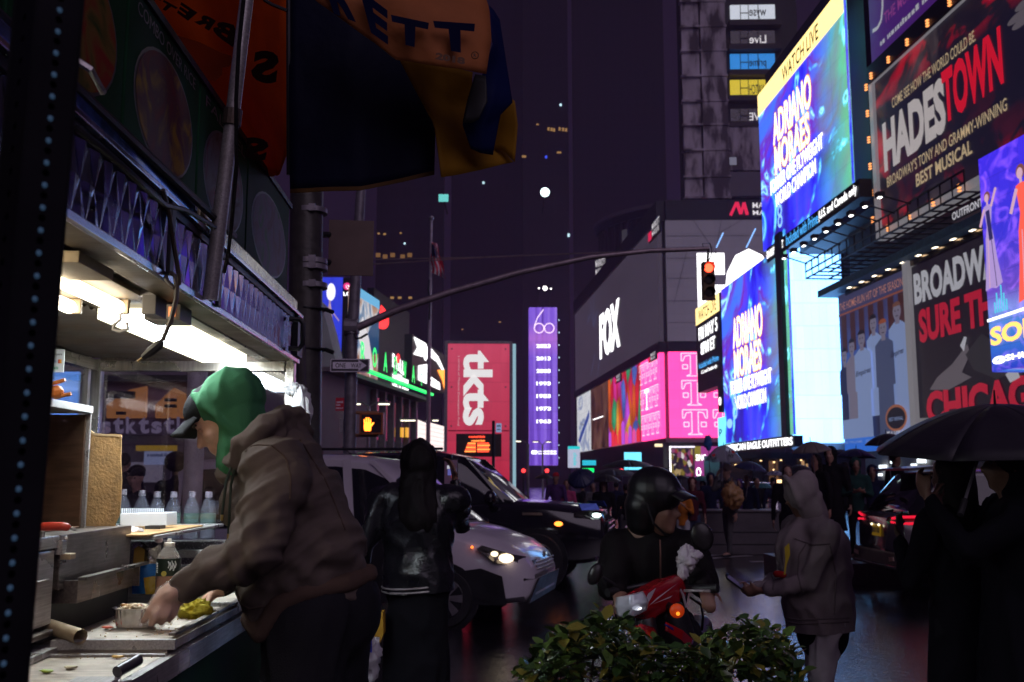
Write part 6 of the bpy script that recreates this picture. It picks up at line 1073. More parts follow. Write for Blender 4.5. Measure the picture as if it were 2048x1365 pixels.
for a, b, c in ((hx_, kA, aA), (hy_, kB, aB)): capsule(body, a, b, .085, .06); capsule(body, b, c, .06, .04); capsule(body, c - V((0,0,.03)), c + V((-.15, 0, -.05)), .04, .035)
# hand over the foil tray: palm, four bent fingers and thumb (columns and rows of the photo at the griddle's depth)
HD = 3.06; hand = MB(); hp_ = lambda x, y, d=0: w3(x, y, HD + d)
def hand_parts(mb, g):
    capsule(mb, wrN, hp_(346, 1186), .036+g, .036+g, .7, (0,0,1)); capsule(mb, hp_(346, 1188), hp_(322, 1202), .042+g, .036+g, .62, (.4,.9,.2)); capsule(mb, hp_(350, 1196, .02), hp_(338, 1214, .02), .034+g, .026+g, .7, (0,1,0))
    for (a, b, c, r) in (((318,1194,-.01), (300,1220,-.03), (287,1243,-.02), .0115), ((326,1204,-.02), (312,1230,-.045), (302,1250,-.035), .012), ((340,1212,-.01), (331,1232,-.03), (322,1248,-.01), .0115), ((354,1212,.01), (348,1230,0), (338,1244,.01), .0100)):
        capsule(mb, hp_(a[0]+6, a[1]-10, a[2]+.01), hp_(*a), r+.004+g, r+.002+g, n=10); capsule(mb, hp_(*a), hp_(*b), r+.001+g, r+g, n=10); capsule(mb, hp_(*b), hp_(*c), r+g, r-.002+g, n=10)
    capsule(mb, hp_(338, 1200, .05), hp_(310, 1214, .06), .015+g, .013+g, n=10); capsule(mb, hp_(310, 1214, .06), hp_(290, 1230, .05), .013+g, .011+g, n=10)
hand_parts(body, 0); skinned('body', body, .0072, pm('skin_vendor', (.60, .34, .24), .45, var=.1, scale=40, bump=.12, bscale=220), vd, 3)
glm = glass_mat('thin_glove', (.97,.95,.93), .2, .2); glm.node_tree.nodes['Principled BSDF'].inputs['Base Color'].default_value = (.75,.72,.68,1); g = MB(); hand_parts(g, .0035); capsule(g, wrN + (elN-wrN)*.02, wrN + (elN-wrN)*.1, .041, .045, .9); skinned('glove', g, .006, glm, vd, 2, folds(.0024, 60, (.7,0,.5), .25))
hood_c = fabric('hoodie_brown', (.128, .100, .086), bump=.5, bscale=420)
g = MB(); X = (1,0,0)
capsule(g, w3(566, 925, 3.38), w3(580, 1010, 3.38), .135, .185, 1.32, X); capsule(g, w3(580, 1010, 3.38), w3(600, 1105, 3.40), .185, .222, 1.12, X); capsule(g, w3(600, 1105, 3.40), w3(636, 1172, 3.42), .222, .182, 1.05, X); capsule(g, w3(590, 1165, 3.4), w3(680, 1150, 3.42), .105, .10, 1.75, X); capsule(g, w3(560, 1120, 3.36), w3(540, 1185, 3.32), .12, .105, 1.5, X); capsule(g, w3(535, 1170, 3.26), w3(515, 1252, 3.26), .075, .032, 1.3, X); capsule(g, w3(655, 1120, 3.42), w3(680, 1170, 3.42), .10, .09, 1.8, X); capsule(g, w3(520, 925, 3.38), w3(500, 1010, 3.38), .08, .10, 1.3, X); capsule(g, w3(505, 1010, 3.36), w3(520, 1110, 3.36), .09, .09, 1.2, X)
capsule(g, w3(552, 940, 3.2), w3(552, 940, 3.56), .115)
capsule(g, shN, elN, .098, .082, 1.1); capsule(g, elN, elN + (wrN-elN)*.55, .082, .066); capsule(g, elN + (wrN-elN)*.5, elN + (wrN-elN)*.93, .066, .05); capsule(g, shF, elF, .10, .085); capsule(g, elF, elF + (wrF-elF)*.9, .085, .05)
def crease(p):
    q = p*1.0 + V((mnoise.noise(p*4), 0, mnoise.noise(p*4 + V((5,0,0)))))*.05; a = q.dot(V((-.62, .25, .75))); b = q.dot(V((.78, .1, .62))); r = 1 - abs(mnoise.noise(V((a*15, b*3.2, 1.7)))); r2 = 1 - abs(mnoise.noise(V((a*30, b*7, 5.1)))); return .020*(r**3 - .5) + .007*(r2**3 - .5)
def vfold(p, n):
    base = crease(p); a = (p - elN); q = max(0, 1 - a.length/.24); base += .012*q*math.sin((p - wrN).dot((elN - wrN).normalized())*75 + 2.5*mnoise.noise(p*9)); h = max(0, 1 - abs((p - w3(640, 1130, 3.2)).length)/.3); base += .008*h*math.sin(p.z*60 + p.x*38 + 2*mnoise.noise(p*6)); return base
hdo = skinned('hoodie', g, .0095, hood_c, vd, 4, vfold)
from mathutils.bvhtree import BVHTree
def seams(o, root, lines, mt, nm='seam', r=.0032, lift=.001, steps=16):
    """stitched seams laid on a garment, found by looking along the given sight lines"""
    Lr = V(root.location); bv = BVHTree.FromPolygons([v.co + Lr for v in o.data.vertices], [tuple(p.vertices) for p in o.data.polygons]); c0 = V((0,0,CZ))
    for ln in lines:
        pts = []
        for i in range(steps+1):
            k = (len(ln)-1)*i/steps; j = min(int(k), len(ln)-2); f = k-j; x = ln[j][0]+(ln[j+1][0]-ln[j][0])*f; y = ln[j][1]+(ln[j+1][1]-ln[j][1])*f; h = bv.ray_cast(c0, ray(x, y).normalized())
            if h[0] is not None: pts.append(h[0] + h[1]*lift)
        if len(pts) > 2: MB().tube(pts, r, 6).build(nm, mt, root, smooth=True)
seam_m = fabric('seam_brown', (.095,.066,.052)); seams(hdo, vd, [[(462,948),(478,915),(508,890),(545,892),(572,915),(582,955),(580,1000)], [(470,1170),(476,1205),(500,1218),(535,1212),(545,1200)], [(600,880),(650,960),(690,1060)], [(480,1200),(492,1240),(520,1262)]], seam_m)
# lying hood, cuff, hem, cords
g = MB(); ring_ = [w3(x, y, Y) for x, y, Y in ((470, 925, 3.27), (490, 890, 3.22), (520, 858, 3.22), (555, 838, 3.28), (585, 832, 3.38), (600, 845, 3.48), (560, 850, 3.54), (500, 890, 3.54), (470, 930, 3.48))]
for a, b in zip(ring_, ring_[1:] ): capsule(g, a, b, .034, .036)
capsule(g, w3(545, 872, 3.3), w3(590, 862, 3.42), .06, .055, 1.5, X); capsule(g, w3(520, 890, 3.28), w3(570, 880, 3.44), .055, .06, 1.4, X); capsule(g, w3(462, 930, 3.3), w3(452, 955, 3.34), .03, .035)
skinned('lying_hood', g, .009, hood_c, vd, 3, folds(.012, 14, (.8,0,.5), 3, 1)); g = MB(); e_ = (elN-wrN); capsule(g, wrN + e_*.05, wrN + e_*.17, .047, .05); skinned('cuff', g, .008, fabric('ribbed_brown', (.13,.085,.065), bump=.8, bscale=500), vd, 2, folds(.002, 60, e_, 6))
g = MB()
for (a, b) in (((520,1268,3.22),(556,1212,3.2)), ((556,1212,3.2),(610,1186,3.2)), ((610,1186,3.2),(690,1168,3.28)), ((690,1168,3.28),(738,1146,3.42)), ((738,1146,3.42),(720,1160,3.6)), ((520,1268,3.22),(500,1240,3.3))): capsule(g, w3(*a), w3(*b), .03, .03, 1.1)
skinned('hem_band', g, .01, MATS['ribbed_brown'], vd, 3, folds(.002, 50, (1,0,.4), .3))
gh = fabric('fleece_green', (.05, .185, .085), bump=.35, bscale=330); g = MB(); s_ = hu.cross(hf); HP = lambda a, b, c: hcen + hf*a + s_*b + hu*c
ellips(g, HP(-.06, 0, .04), s_*.115, hf*.115, hu*.108); ellips(g, w3(452, 806, 3.36), V((.105,0,0)), V((0,.115,0)), V((0,0,.09))); capsule(g, w3(482, 835, 3.36), w3(488, 915, 3.36), .082, .086, 1.25, X); capsule(g, w3(470, 888, 3.30), w3(468, 935, 3.33), .042, .04, 1.2, X); capsule(g, w3(486, 806, 3.36), w3(500, 838, 3.36), .05, .03, 1.5, X); capsule(g, w3(455, 885, 3.44), w3(460, 935, 3.40), .045, .04)
rim = [HP(.022, .0, .128), HP(.028, .06, .110), HP(.02, .096, .06), HP(.0, .106, .0), HP(-.012, .10, -.065), HP(.006, .07, -.12), HP(.025, .02, -.15)]
for a, b in zip(rim, rim[1:]): capsule(g, a, b, .014, .014)
rim = [V(p) for p in (HP(.022, 0, .128), HP(.028, -.06, .110), HP(.02, -.096, .06), HP(.0, -.106, 0), HP(-.012, -.10, -.065), HP(.006, -.07, -.12), HP(.025, -.02, -.15))]
for a, b in zip(rim, rim[1:]): capsule(g, a, b, .017, .017)
skinned('green_hood', g, .0085, gh, vd, 3, lambda p, n: .011*((1 - abs(mnoise.noise(V((p.x*13 + p.z*3, p.y*6, p.z*3.5)))))**3 - .5) + .002*mnoise.noise(p*30))
g = MB(); ellips(g, HP(.0, 0, .066), s_*.083, hf*.106, hu*.07); skinned('cap_crown', g, .008, fabric('cap_black', (.02,.02,.022), bump=.4), vd, 2); cb_ = MB(); cb_.grid(lambda u, v: HP(.074 + .098*v*(1 - .3*(2*u-1)**2) - .02*(2*u-1)**2, (2*u-1)*.080*(1-.10*v), .066 - .016*v - .036*(2*u-1)**2), 14, 8); o = cb_.build('cap_brim', MATS['cap_black'], vd, fixn=False, smooth='all'); md = o.modifiers.new('t', 'SOLIDIFY'); md.thickness = .005
for b in (.031, -.031): MB().ball(HP(.079, b, .004), .011, 10, (1, 1, .6)).build('eye', pm('eyelid', (.33,.17,.12), .5), vd, smooth='all'); MB().tube([HP(.089, b*.5, .024), HP(.091, b, .029), HP(.078, b*1.6, .024)], .0045, 6).build('eyebrow', pm('brow_dark', (.06,.035,.025), .8), vd)
MB().tube([HP(.0895, .02, -.0675), HP(.094, 0, -.067), HP(.0895, -.02, -.0675)], .0022, 6).build('mouth_line', pm('lip_dark', (.2,.07,.06), .5), vd)
for (pts) in ([(462,935,3.24),(452,965,3.22),(448,1000,3.21),(444,1030,3.21)], [(470,935,3.24),(462,970,3.23),(459,1020,3.22),(457,1068,3.22)]): q = wc_(*pts); MB().tube(q, .0045, 6).build('drawcord', fabric('cord_green', (.03,.04,.03)), vd, smooth=True); MB().tube([q[-1], q[-1] - V((0,0,.018))], .005, 6).build('cord_tip', MATS['brass'], vd)
g = MB(); capsule(g, w3(632, 1212, 3.42), w3(660, 1220, 3.42), .172, .172, 1.0, X)
for a, b, c in ((w3(618,1235,3.3), kA, aA), (w3(662,1240,3.52), kB, aB)): capsule(g, a, b, .145, .105); capsule(g, b, c, .105, .075)
skinned('trousers', g, .014, fabric('trousers_charcoal', (.016,.016,.02)), vd, 4, folds(.008, 8, (.2,0,1), 2)); g = MB(); [capsule(g, c - V((-.02,0,.04)), c + V((-.17, 0, -.05)), .05, .042, .8, (0,1,0)) for c in (aA, aB)]; skinned('shoes', g, .014, dkrub, vd, 2)
# ---------------------------------------------------------------- woman filming with her phone
blk = fabric('jacket_black', (.008,.008,.010)); leather = pm('leather_black', (.008,.008,.01), .28, scale=6, bump=.4, bscale=40, var=.2)
wl_ = W(838, HY, 5.7); wt, wa_, wP = person('woman with long dark hair filming the street on her phone', (wl_.x, 5.7, 0), R(82), 1.66, lh=(.04, .20, .49), rh=(.15, -.095, .865), elb=.2, top=leather, bottom=fabric('skirt_black', (.006,.006,.008)), gear='long', skin=skinB, vox=.016, coat=.495, fat=1.55, fold=.012, fingers=True)
g = MB(); hw_ = wP(0,0,.93); ellips(g, hw_ + V((0,-.03,.0)), V((.105,0,0)), V((0,.10,0)), V((0,0,.125))); capsule(g, hw_ + V((0,-.05,-.05)), hw_ + V((.01,-.10,-.30)), .10, .12, .55, (1,0,0)); skinned('hair_length', g, .012, fabric('hair_brownblack', (.008,.006,.006), .45), wt, 3, folds(.010, 16, (0,0,1), 5))
g = MB(); capsule(g, wP(0,0,.5), wP(0,0,.06), .17, .20, .8, (1,0,0)); skinned('skirt', g, .02, MATS['skirt_black'], wt, 4, folds(.01, 7, (0,0,1), 3))
def hemring(t, P_, H, zc, r, fl, mt, dz):
    MB().tube([P_(0,0,zc) + V((r*math.cos(R(a)), r*fl*math.sin(R(a)), dz + .02*math.cos(R(a-40)))) for a in range(0, 361, 12)], .0055, 6).build('hem_stripe', mt, t)
for dz in (.0, .022): hemring(wt, wP, 1.66, .518, .198, .80, pm('stripe_cream', (.3,.27,.27), .7), dz - .02)
wph = wa_[-1][2]; ph = thing('phone', 'lit phone held up by the woman filming', 'phone', wph); pd = W(902, 945, 5.95); MB().obox(pd, V((1,0,0)), V((0,1,0)), V((0,0,1)), .042, .005, .08).build('phone_body', dkrub, ph, bevel=.004)
MB().obox(pd + V((0,-.0065,0)), V((1,0,0)), V((0,1,0)), V((0,0,1)), .038, .001, .072).build('phone_screen', em('phone_picture', (.10,.05,.10), .35), ph); [MB().obox(pd + V((x, -.009, z)), V((1,0,0)), V((0,1,0)), V((0,0,1)), sx_, .001, sz_).build('screen_picture', m_, ph) for x, z, sx_, sz_, m_ in ((-.005,.0,.014,.018,em('pic_blue',(.15,.15,.5),.7)), (.012,-.02,.01,.012,em('pic_red',(.6,.05,.08),.8)), (-.015,.03,.008,.01,em('pic_white',(.6,.6,.7),.8)))]
hb_ = wa_[1][2]; yb = thing('paper_bag', 'yellow paper bag hanging from the woman\'s hand', 'bag', W(752, 1290, 5.5)); ybm = pm('yellow_paper', (.48,.26,.012), .6, var=.12); MB().prism([W(x, y, 5.48) for x, y in ((735,1228),(766,1224),(767,1268),(758,1290),(741,1288))], (0,.09,0)).build('bag_body', ybm, yb); [MB().tube([W(x, 1228, 5.5), W(x+3, 1208, 5.5), W(x+8, 1206, 5.5), W(x+12, 1228, 5.5)], .004, 5).build('handle', pm('bag_cord', (.4,.22,.1), .6), yb) for x in (739, 746)]; MB().lathe([(.012,0),(.012,.002)], W(746, 1262, 5.478), 14, (0,-1,0)).build('bag_emblem', pm('bag_ink', (.12,.03,.02), .6), yb); mb = MB(); [mb.quad(*[W(x + dx, y + dy, 5.476) for dx, dy in ((-1,0),(1,0),(1,3),(-1,3))]) for x, y in ((741,1236),(741,1241),(742,1246),(742,1251),(745,1237),(745,1243))]; mb.build('bag_print', MATS['bag_ink'], yb)
gb_ = bag('shopping_bag', 'knotted white plastic bag with blue print beside the vendor', W(728, 1312, 4.6), .085, pm('bag_white_thin', (.5,.5,.52), .4, bump=.4, bscale=25), (.75,.7,1.3), 5); MB().grid(lambda u, v: W(720 + 24*u, 1300 - 26*v + 6*u, 4.6 - .075 - .02*math.sin(math.pi*u)), 5, 5).build('bag_print', pm('print_blue', (.03,.04,.4), .5, var=.6, scale=30), gb_, fixn=False)
# ================================================================ vehicles (frame: x forward, y left, z up from the street)
def interp(tab, x):
    for (x0, v0), (x1, v1) in zip(tab, tab[1:]):
        if x <= x1: t = (x-x0)/(x1-x0) if x1 > x0 else 0; t = max(0, t); return tuple(a+(b-a)*t for a, b in zip(v0, v1)) if isinstance(v0, tuple) else v0+(v1-v0)*t
    return tab[-1][1]
def loft(mb, stations):
    n = len(stations[0]); b = len(mb.v)
    for st in stations: mb.v += [tuple(p) for p in st]
    for i in range(len(stations)-1):
        for j in range(n-1): mb.f.append((b+i*n+j, b+i*n+j+1, b+(i+1)*n+j+1, b+(i+1)*n+j))
    mb.f.append(tuple(b+j for j in range(n))[::-1]); mb.f.append(tuple(b+(len(stations)-1)*n+j for j in range(n)))
tyre_m = pm('tyre_rubber', (.012,.012,.013), .6, bump=.2); glassd = pm('car_glass', (.008,.009,.012), .06, spec=.7, rvar=.02); black_tr = pm('black_trim', (.012,.012,.014), .4)
def wheel(t, x, y, r, rim_m, spokes=8):
    sg = 1 if y > 0 else -1; w = thing_part(t, 'wheel'); c = V((x, y, r)); ax = V((0, sg, 0))
    MB().lathe([(r*.66,-.1),(r*.9,-.11),(r,-.07),(r,.07),(r*.93,.105),(r*.68,.10),(r*.66,.07)], c, 28, ax, cap=False).build('tyre', tyre_m, w, local=True, smooth=True)
    mb = MB(); mb.lathe([(r*.68,.09),(r*.64,.098),(r*.60,.07),(r*.2,.06),(.0,.065)], c, 28, ax, cap=False); mb.build('rim', black_tr if spokes else rim_m, w, local=True, smooth=True); mb = MB()
    for i in range(spokes):
        a = 2*math.pi*i/spokes; d = V((math.cos(a), 0, math.sin(a))); p = V((-math.sin(a), 0, math.cos(a)))
        mb.add([c + d*r*.14 - p*r*.07 + ax*.085, c + d*r*.14 + p*r*.07 + ax*.085, c + d*r*.63 + p*r*.13 + ax*.098, c + d*r*.63 - p*r*.13 + ax*.098, c + d*r*.14 - p*r*.07 + ax*.06, c + d*r*.14 + p*r*.07 + ax*.06, c + d*r*.63 + p*r*.13 + ax*.07, c + d*r*.63 - p*r*.13 + ax*.07], [(0,1,2,3),(0,4,5,1),(1,5,6,2),(2,6,7,3),(3,7,4,0)])
    mb.lathe([(r*.18,.05),(r*.18,.1),(r*.1,.108),(0,.108)], c, 14, ax, cap=False); mb.build('wheel_cover', rim_m, w, local=True)
def thing_part(t, name):
    o = bpy.data.objects.new(name, None); C.objects.link(o); o.parent = t; WM[o.name] = wm(t); return o
def vehicle(name, label, cat, loc, rz, Wd, prof, house, paint_m, wr=.32, wx=(1.35, -1.35), spokes=8, rim_m=None, clad=.0, clad_m=None, lower=.28):
    """prof: (x, half width factor, bottom, shoulder z, top z); house: (x, base z, roof z, half width at base, half width at roof)"""
    t = thing(name, label, cat, loc, rz); h = Wd/2; sts = []
    for x, k, zb, zs, zt in prof:
        w_ = h*k; sts.append([(x,0,zb),(x,w_*.86,zb),(x,w_*.97,zb+.06),(x,w_,zb+.22),(x,w_*1.0,(zb+zs)/2+.05),(x,w_*.985,zs-.05),(x,w_*.95,zs),(x,w_*.86,zs+(zt-zs)*.62),(x,w_*.6,zt-.008),(x,w_*.25,zt+.006),(x,0,zt+.008)])
    full = [s + [(x, -y, z) for x, y, z in s[-2:0:-1]] for s in sts]; mb = MB(); n = len(full[0]); b = 0
    for st in full: mb.v += st
    for i in range(len(full)-1):
        for j in range(n): mb.f.append((i*n+j, i*n+(j+1)%n, (i+1)*n+(j+1)%n, (i+1)*n+j))
    mb.f.append(tuple(range(n))); mb.f.append(tuple((len(full)-1)*n+j for j in range(n))[::-1]); mb.build('body_shell', paint_m, t, local=True, smooth=True)
    gs, rs = [], []
    for x, zb, zr, wb, wr_ in house:
        gs.append([(x,wb,zb-.03),(x,wb*.985+wr_*.015,zb+.02),(x,wb*.25+wr_*.75,zb+(zr-zb)*.82),(x,wr_,zr-.045),(x,wr_*.8,zr-.012),(x,-wr_*.8,zr-.012),(x,-wr_,zr-.045),(x,-(wb*.25+wr_*.75),zb+(zr-zb)*.82),(x,-(wb*.985+wr_*.015),zb+.02),(x,-wb,zb-.03)])
    mb = MB(); loft(mb, gs); mb.build('window_glass', glassd, t, local=True, smooth=True)
    rf = [q for q in house if q[2] > max(p[2] for p in house) - .30]; mb = MB()
    loft(mb, [[(x,wb*.2+wr_*.8+.006,zb+(zr-zb)*.80),(x,wr_+.012,zr-.05),(x,wr_*.9,zr-.008),(x,wr_*.5,zr+.012),(x,-wr_*.5,zr+.012),(x,-wr_*.9,zr-.008),(x,-wr_-.012,zr-.05),(x,-(wb*.2+wr_*.8+.006),zb+(zr-zb)*.80)] for x, zb, zr, wb, wr_ in rf]); mb.build('roof', paint_m, t, local=True, smooth=True)
    rim_m = rim_m or pm('hubcap_silver', (.35,.34,.35), .35, .7)
    for x in wx:
        for sg in (1, -1): MB().lathe([(wr*1.16,-.02),(wr*1.16,.02),(0,.02)], (x, sg*(h*.995-.015), wr), 26, (0,sg,0), cap=False).build('wheel_arch', black_tr, t, local=True); wheel(t, x, sg*(h-.08), wr, rim_m, spokes)
    def pillar(x0, z0, x1, z1, w_, zbase=None):
        for sg in (1, -1):
            pts = []
            for x, z in ((x0-w_/2, z0), (x0+w_/2, z0), (x1+w_/2, z1), (x1-w_/2, z1)):
                q = interp([(p[0], p[1:]) for p in sorted(house)], x); zb, zr, wb, wr_ = q; f = min(1, max(0, (z-zb)/max(.01, zr-.05-zb))); pts.append((x, sg*(wb + (wr_-wb)*f + .012), z))
            MB().prism(pts, (0, sg*.01, 0)).build('pillar', paint_m, t, local=True)
    return t, pillar
def car_paint(name, col, rough=.22): return pm(name, col, rough, var=.08, scale=3, coat=.6, rvar=.06)
vw = car_paint('van_white', (.6,.56,.61), .3)
van, pil = vehicle('white_van', 'white taxi van with black rubbing panels and a lit headlamp', 'van', (-1.80, 12.1, ST), R(-13), 1.83,
    [(-2.18,.90,.45,1.0,1.05),(-2.1,.97,.32,1.02,1.08),(-1.0,1,.26,1.05,1.1),(0,1,.24,1.05,1.1),(.9,1,.24,1.05,1.12),(1.2,1,.25,1.02,1.10),(1.6,.98,.25,.92,1.02),(1.95,.93,.26,.80,.90),(2.15,.83,.28,.68,.76),(2.24,.66,.34,.58,.62)],
    [(-2.1,1.05,1.70,.84,.74),(-1.9,1.05,1.80,.88,.77),(-1.0,1.06,1.85,.89,.78),(0,1.06,1.85,.89,.78),(.35,1.06,1.80,.89,.77),(.7,1.06,1.62,.88,.76),(1.0,1.06,1.36,.87,.78),(1.35,1.05,1.09,.85,.82)], vw, .32, (1.32, -1.34), 7)
pil(-.62, 1.06, -.68, 1.82, .14); pil(.22, 1.06, .12, 1.80, .10); pil(1.2, 1.08, .42, 1.78, .08); pil(-2.0, 1.06, -2.0, 1.7, .2)
for y in (-1, 1): MB().prism([(-2.1, y*.925, .26), (2.0, y*.90, .26), (1.95, y*.905, .56), (1.72, y*.918, .64), (.9, y*.925, .52), (-2.1, y*.925, .5)], (0, y*.012, 0)).build('side_cladding', black_tr, van, local=True)
MB().prism([(2.19,-.74,.27),(2.19,.74,.27),(2.27,.6,.52),(2.27,-.6,.52)], (.02,0,0)).build('bumper', black_tr, van, local=True); MB().prism([(2.21,-.55,.58),(2.21,.55,.58),(2.16,.48,.70),(2.16,-.48,.70)], (.03,0,0)).build('grille', black_tr, van, local=True); [MB().tube([(2.235,-.5,z),(2.25,0,z),(2.235,.5,z)], .008, 6).build('grille_bar', steel, van, local=True) for z in (.6,.64,.68)]; MB().ball((2.225,0,.735), .055, 12, (.3,1.3,.7)).build('emblem', steel, van, local=True)
hlm = em('headlamp_glow', (1, .80, .52), 2.6); hg = glass_mat('lamp_cover', (.9,.9,.95), .25, .05)
for y in (-1, 1):
    hl = thing_part(van, 'headlight'); pts = [(2.13,y*.60,.75),(2.0,y*.80,.79),(1.72,y*.90,.88),(1.66,y*.905,.84),(1.85,y*.88,.70),(2.1,y*.70,.64)]
    MB().prism(pts, (.02, y*.03, .0)).build('lamp_housing', pm('lamp_dark_chrome', (.12,.11,.11), .2, .8), hl, local=True); MB().ball((1.98, y*.85, .745), .065, 12, (1.3,.5,.75)).build('lamp_bulb', hlm if y < 0 else steel, hl, local=True, smooth='all'); MB().ball((1.86, y*.885, .79), .035, 10, (1.2,.5,.8)).build('lamp_bulb', hlm if y < 0 else steel, hl, local=True, smooth='all')
MB().ball((1.62,-.915,.86), .016, 8).build('side_repeater', em('repeater_red', (1,.2,.03), 2.5), van, local=True); MB().prism([(-.35,-.912,.985),(.2,-.912,.985),(.05,-.912,1.03),(-.35,-.912,1.045)], (0,-.006,0)).build('yellow_stripe', pm('taxi_yellow', (.65,.5,.01), .4), van, local=True)
MB().prism([(-.35,-.9,1.12),(.25,-.9,1.10),(.2,-.9,1.16),(-.1,-.9,1.19)], (0,-.012,0)).build('window_decal', pm('decal_white', (.6,.58,.62), .4), van, local=True); MB().prism([(-.6,-.914,.5),(.95,-.914,.5),(.95,-.914,.98),(-.6,-.914,.98)], (0,-.004,0)).build('door_panel', black_tr, van, local=True)
mr_ = thing_part(van, 'mirror'); MB().ball((.95,-1.06,1.14), .1, 12, (.7,.9,1.2)).build('mirror_shell', black_tr, mr_, local=True, smooth='all'); MB().tube([(.95,-.88,1.10),(.95,-1.0,1.12)], .025, 8).build('mirror_arm', black_tr, mr_, local=True)
MB().tube([(-.2,.2,1.86),(-.35,.2,1.97)], .006, 5).build('aerial', dkrub, van, local=True); MB().tube([(1.0,-.8,1.13),(1.45,-.1,1.12)], .01, 5).build('wiper', dkrub, van, local=True)
sb_ = car_paint('suv_black', (.006,.006,.009), .12)
suv, pil = vehicle('black_suv', 'big black sport utility vehicle with a glowing headlamp behind the van', 'suv', (-1.12, 16.0, ST), R(-9), 2.04,
    [(-2.6,.92,.5,1.15,1.22),(-2.5,1,.4,1.18,1.25),(-1,1,.32,1.2,1.27),(.6,1,.32,1.2,1.27),(1.1,1,.33,1.2,1.27),(1.8,.99,.34,1.16,1.23),(2.35,.96,.36,1.08,1.17),(2.58,.9,.4,1.0,1.10),(2.64,.82,.5,.9,.98)],
    [(-2.55,1.22,1.72,.94,.80),(-2.3,1.22,1.93,.97,.80),(-1,1.22,1.98,.98,.82),(.1,1.22,1.98,.98,.82),(.5,1.22,1.9,.98,.8),(.9,1.22,1.62,.96,.8),(1.3,1.22,1.26,.94,.86)], sb_, .40, (1.65, -1.6), 6, pm('rim_dark', (.08,.08,.09), .25, .8))
pil(-.5, 1.22, -.55, 1.93, .12); pil(.42, 1.22, .3, 1.93, .1); pil(1.2, 1.24, .5, 1.9, .1); pil(-1.75, 1.22, -1.75, 1.9, .16)
for y in (-1, 1):
    hl = thing_part(suv, 'headlight'); MB().prism([(2.60,y*.55,.98),(2.45,y*.92,.99),(2.2,y*.985,1.03),(2.2,y*.985,1.10),(2.42,y*.93,1.12),(2.56,y*.6,1.10)], (.03,y*.02,0)).build('lamp_housing', pm('lamp_dark_chrome', (.12,.11,.11), .2, .8), hl, local=True); MB().ball((2.52,y*.86,1.05), .07, 12, (1,1.1,.45)).build('lamp_bulb', em('headlamp_white', (.8,1,.95), 5) if y < 0 else steel, hl, local=True, smooth='all'); MB().prism([(2.3,y*.99,1.125),(2.55,y*.85,1.13),(2.5,y*.84,1.22),(2.25,y*.95,1.22)], (.02,y*.02,0)).build('lamp_reflector', pm('blue_highlight', (.05,.1,.4), .1, .6), hl, local=True)  # flat blue base colour imitates a highlight above the lamp
MB().prism([(2.64,-.7,.62),(2.64,.7,.62),(2.66,.7,.95),(2.66,-.7,.95)], (.02,0,0)).build('grille', black_tr, suv, local=True); [MB().tube([(2.69,-.68,z),(2.69,.68,z)], .012, 6).build('grille_bar', steel, suv, local=True) for z in (.68,.76,.84,.92)]; MB().prism([(2.5,-.95,.42),(2.62,-.4,.42),(2.62,-.4,.47),(2.5,-.95,.47)], (.03,-.02,0)).build('bumper_trim', pm('chrome', (.6,.6,.65), .12, 1), suv, local=True); MB().ball((1.98,-1.03,.93), .045, 10, (1.4,.5,.8)).build('side_repeater', em('repeater_amber', (1,.22,.03), 4), suv, local=True, smooth='all'); MB().prism([(1.45,-1.025,1.05),(1.75,-1.02,1.05),(1.73,-1.02,1.09),(1.45,-1.025,1.09)], (0,-.006,0)).build('badge', pm('chrome_warm', (.6,.45,.3), .2, 1), suv, local=True)
mr_ = thing_part(suv, 'mirror'); MB().ball((1.0,-1.16,1.30), .13, 12, (.7,1,.9)).build('mirror_shell', sb_, mr_, local=True, smooth='all'); MB().tube([(.95,-.97,1.25),(1.0,-1.08,1.27)], .03, 8).build('mirror_arm', black_tr, mr_, local=True); MB().tube([(-2.2,-.8,2.03),(.2,-.8,2.03)], .02, 8).build('roof_rail', black_tr, suv, local=True); MB().prism([(.0,-.905,1.5),(.75,-.9,1.45),(.5,-.85,1.72),(.1,-.85,1.72)], (0,-.006,0)).build('window_reflection_trim', glassd, suv, local=True)
rv_c = W(1750, HY, 14.0); hd_r = R(-1); rg_ = car_paint('crossover_grey', (.10,.095,.105), .16); hv = V((math.cos(hd_r), math.sin(hd_r), 0)); rl = V((rv_c.x, 14.0, ST)) + hv*2.27
rav, pil = vehicle('crossover_car', 'dark grey crossover seen from behind with a red tail lamp lit', 'car', rl, hd_r, 1.85,
    [(-2.27,.84,.45,.98,1.06),(-2.22,.95,.38,1.04,1.12),(-2.0,.99,.32,1.07,1.14),(-1,1,.26,1.05,1.1),(.5,1,.25,1.02,1.07),(1.2,1,.25,1.0,1.06),(1.9,.96,.26,.92,1.0),(2.2,.86,.3,.8,.88),(2.3,.7,.4,.68,.74)],
    [(-2.12,1.08,1.20,.80,.74),(-2.0,1.07,1.38,.85,.72),(-1.75,1.07,1.66,.87,.70),(-1.2,1.07,1.70,.89,.70),(0,1.05,1.71,.89,.70),(.4,1.04,1.62,.88,.68),(1.3,1.03,1.08,.84,.78)], rg_, .35, (1.35, -1.32), 5, pm('rim_dark', (.08,.08,.09), .25, .8))
pil(-1.7, 1.08, -1.35, 1.66, .22); pil(-.4, 1.06, -.42, 1.68, .1); pil(.5, 1.06, .3, 1.64, .1); MB().prism([(-2.05,-.70,1.69),(-2.05,.70,1.69),(-1.5,.72,1.735),(-1.5,-.72,1.735)], (0,0,.03)).build('spoiler', rg_, rav, local=True)
tlr = em('tail_red', (1, .015, .05), .9); tlr2 = pm('tail_lens', (.25,.01,.02), .2, coat=.6)
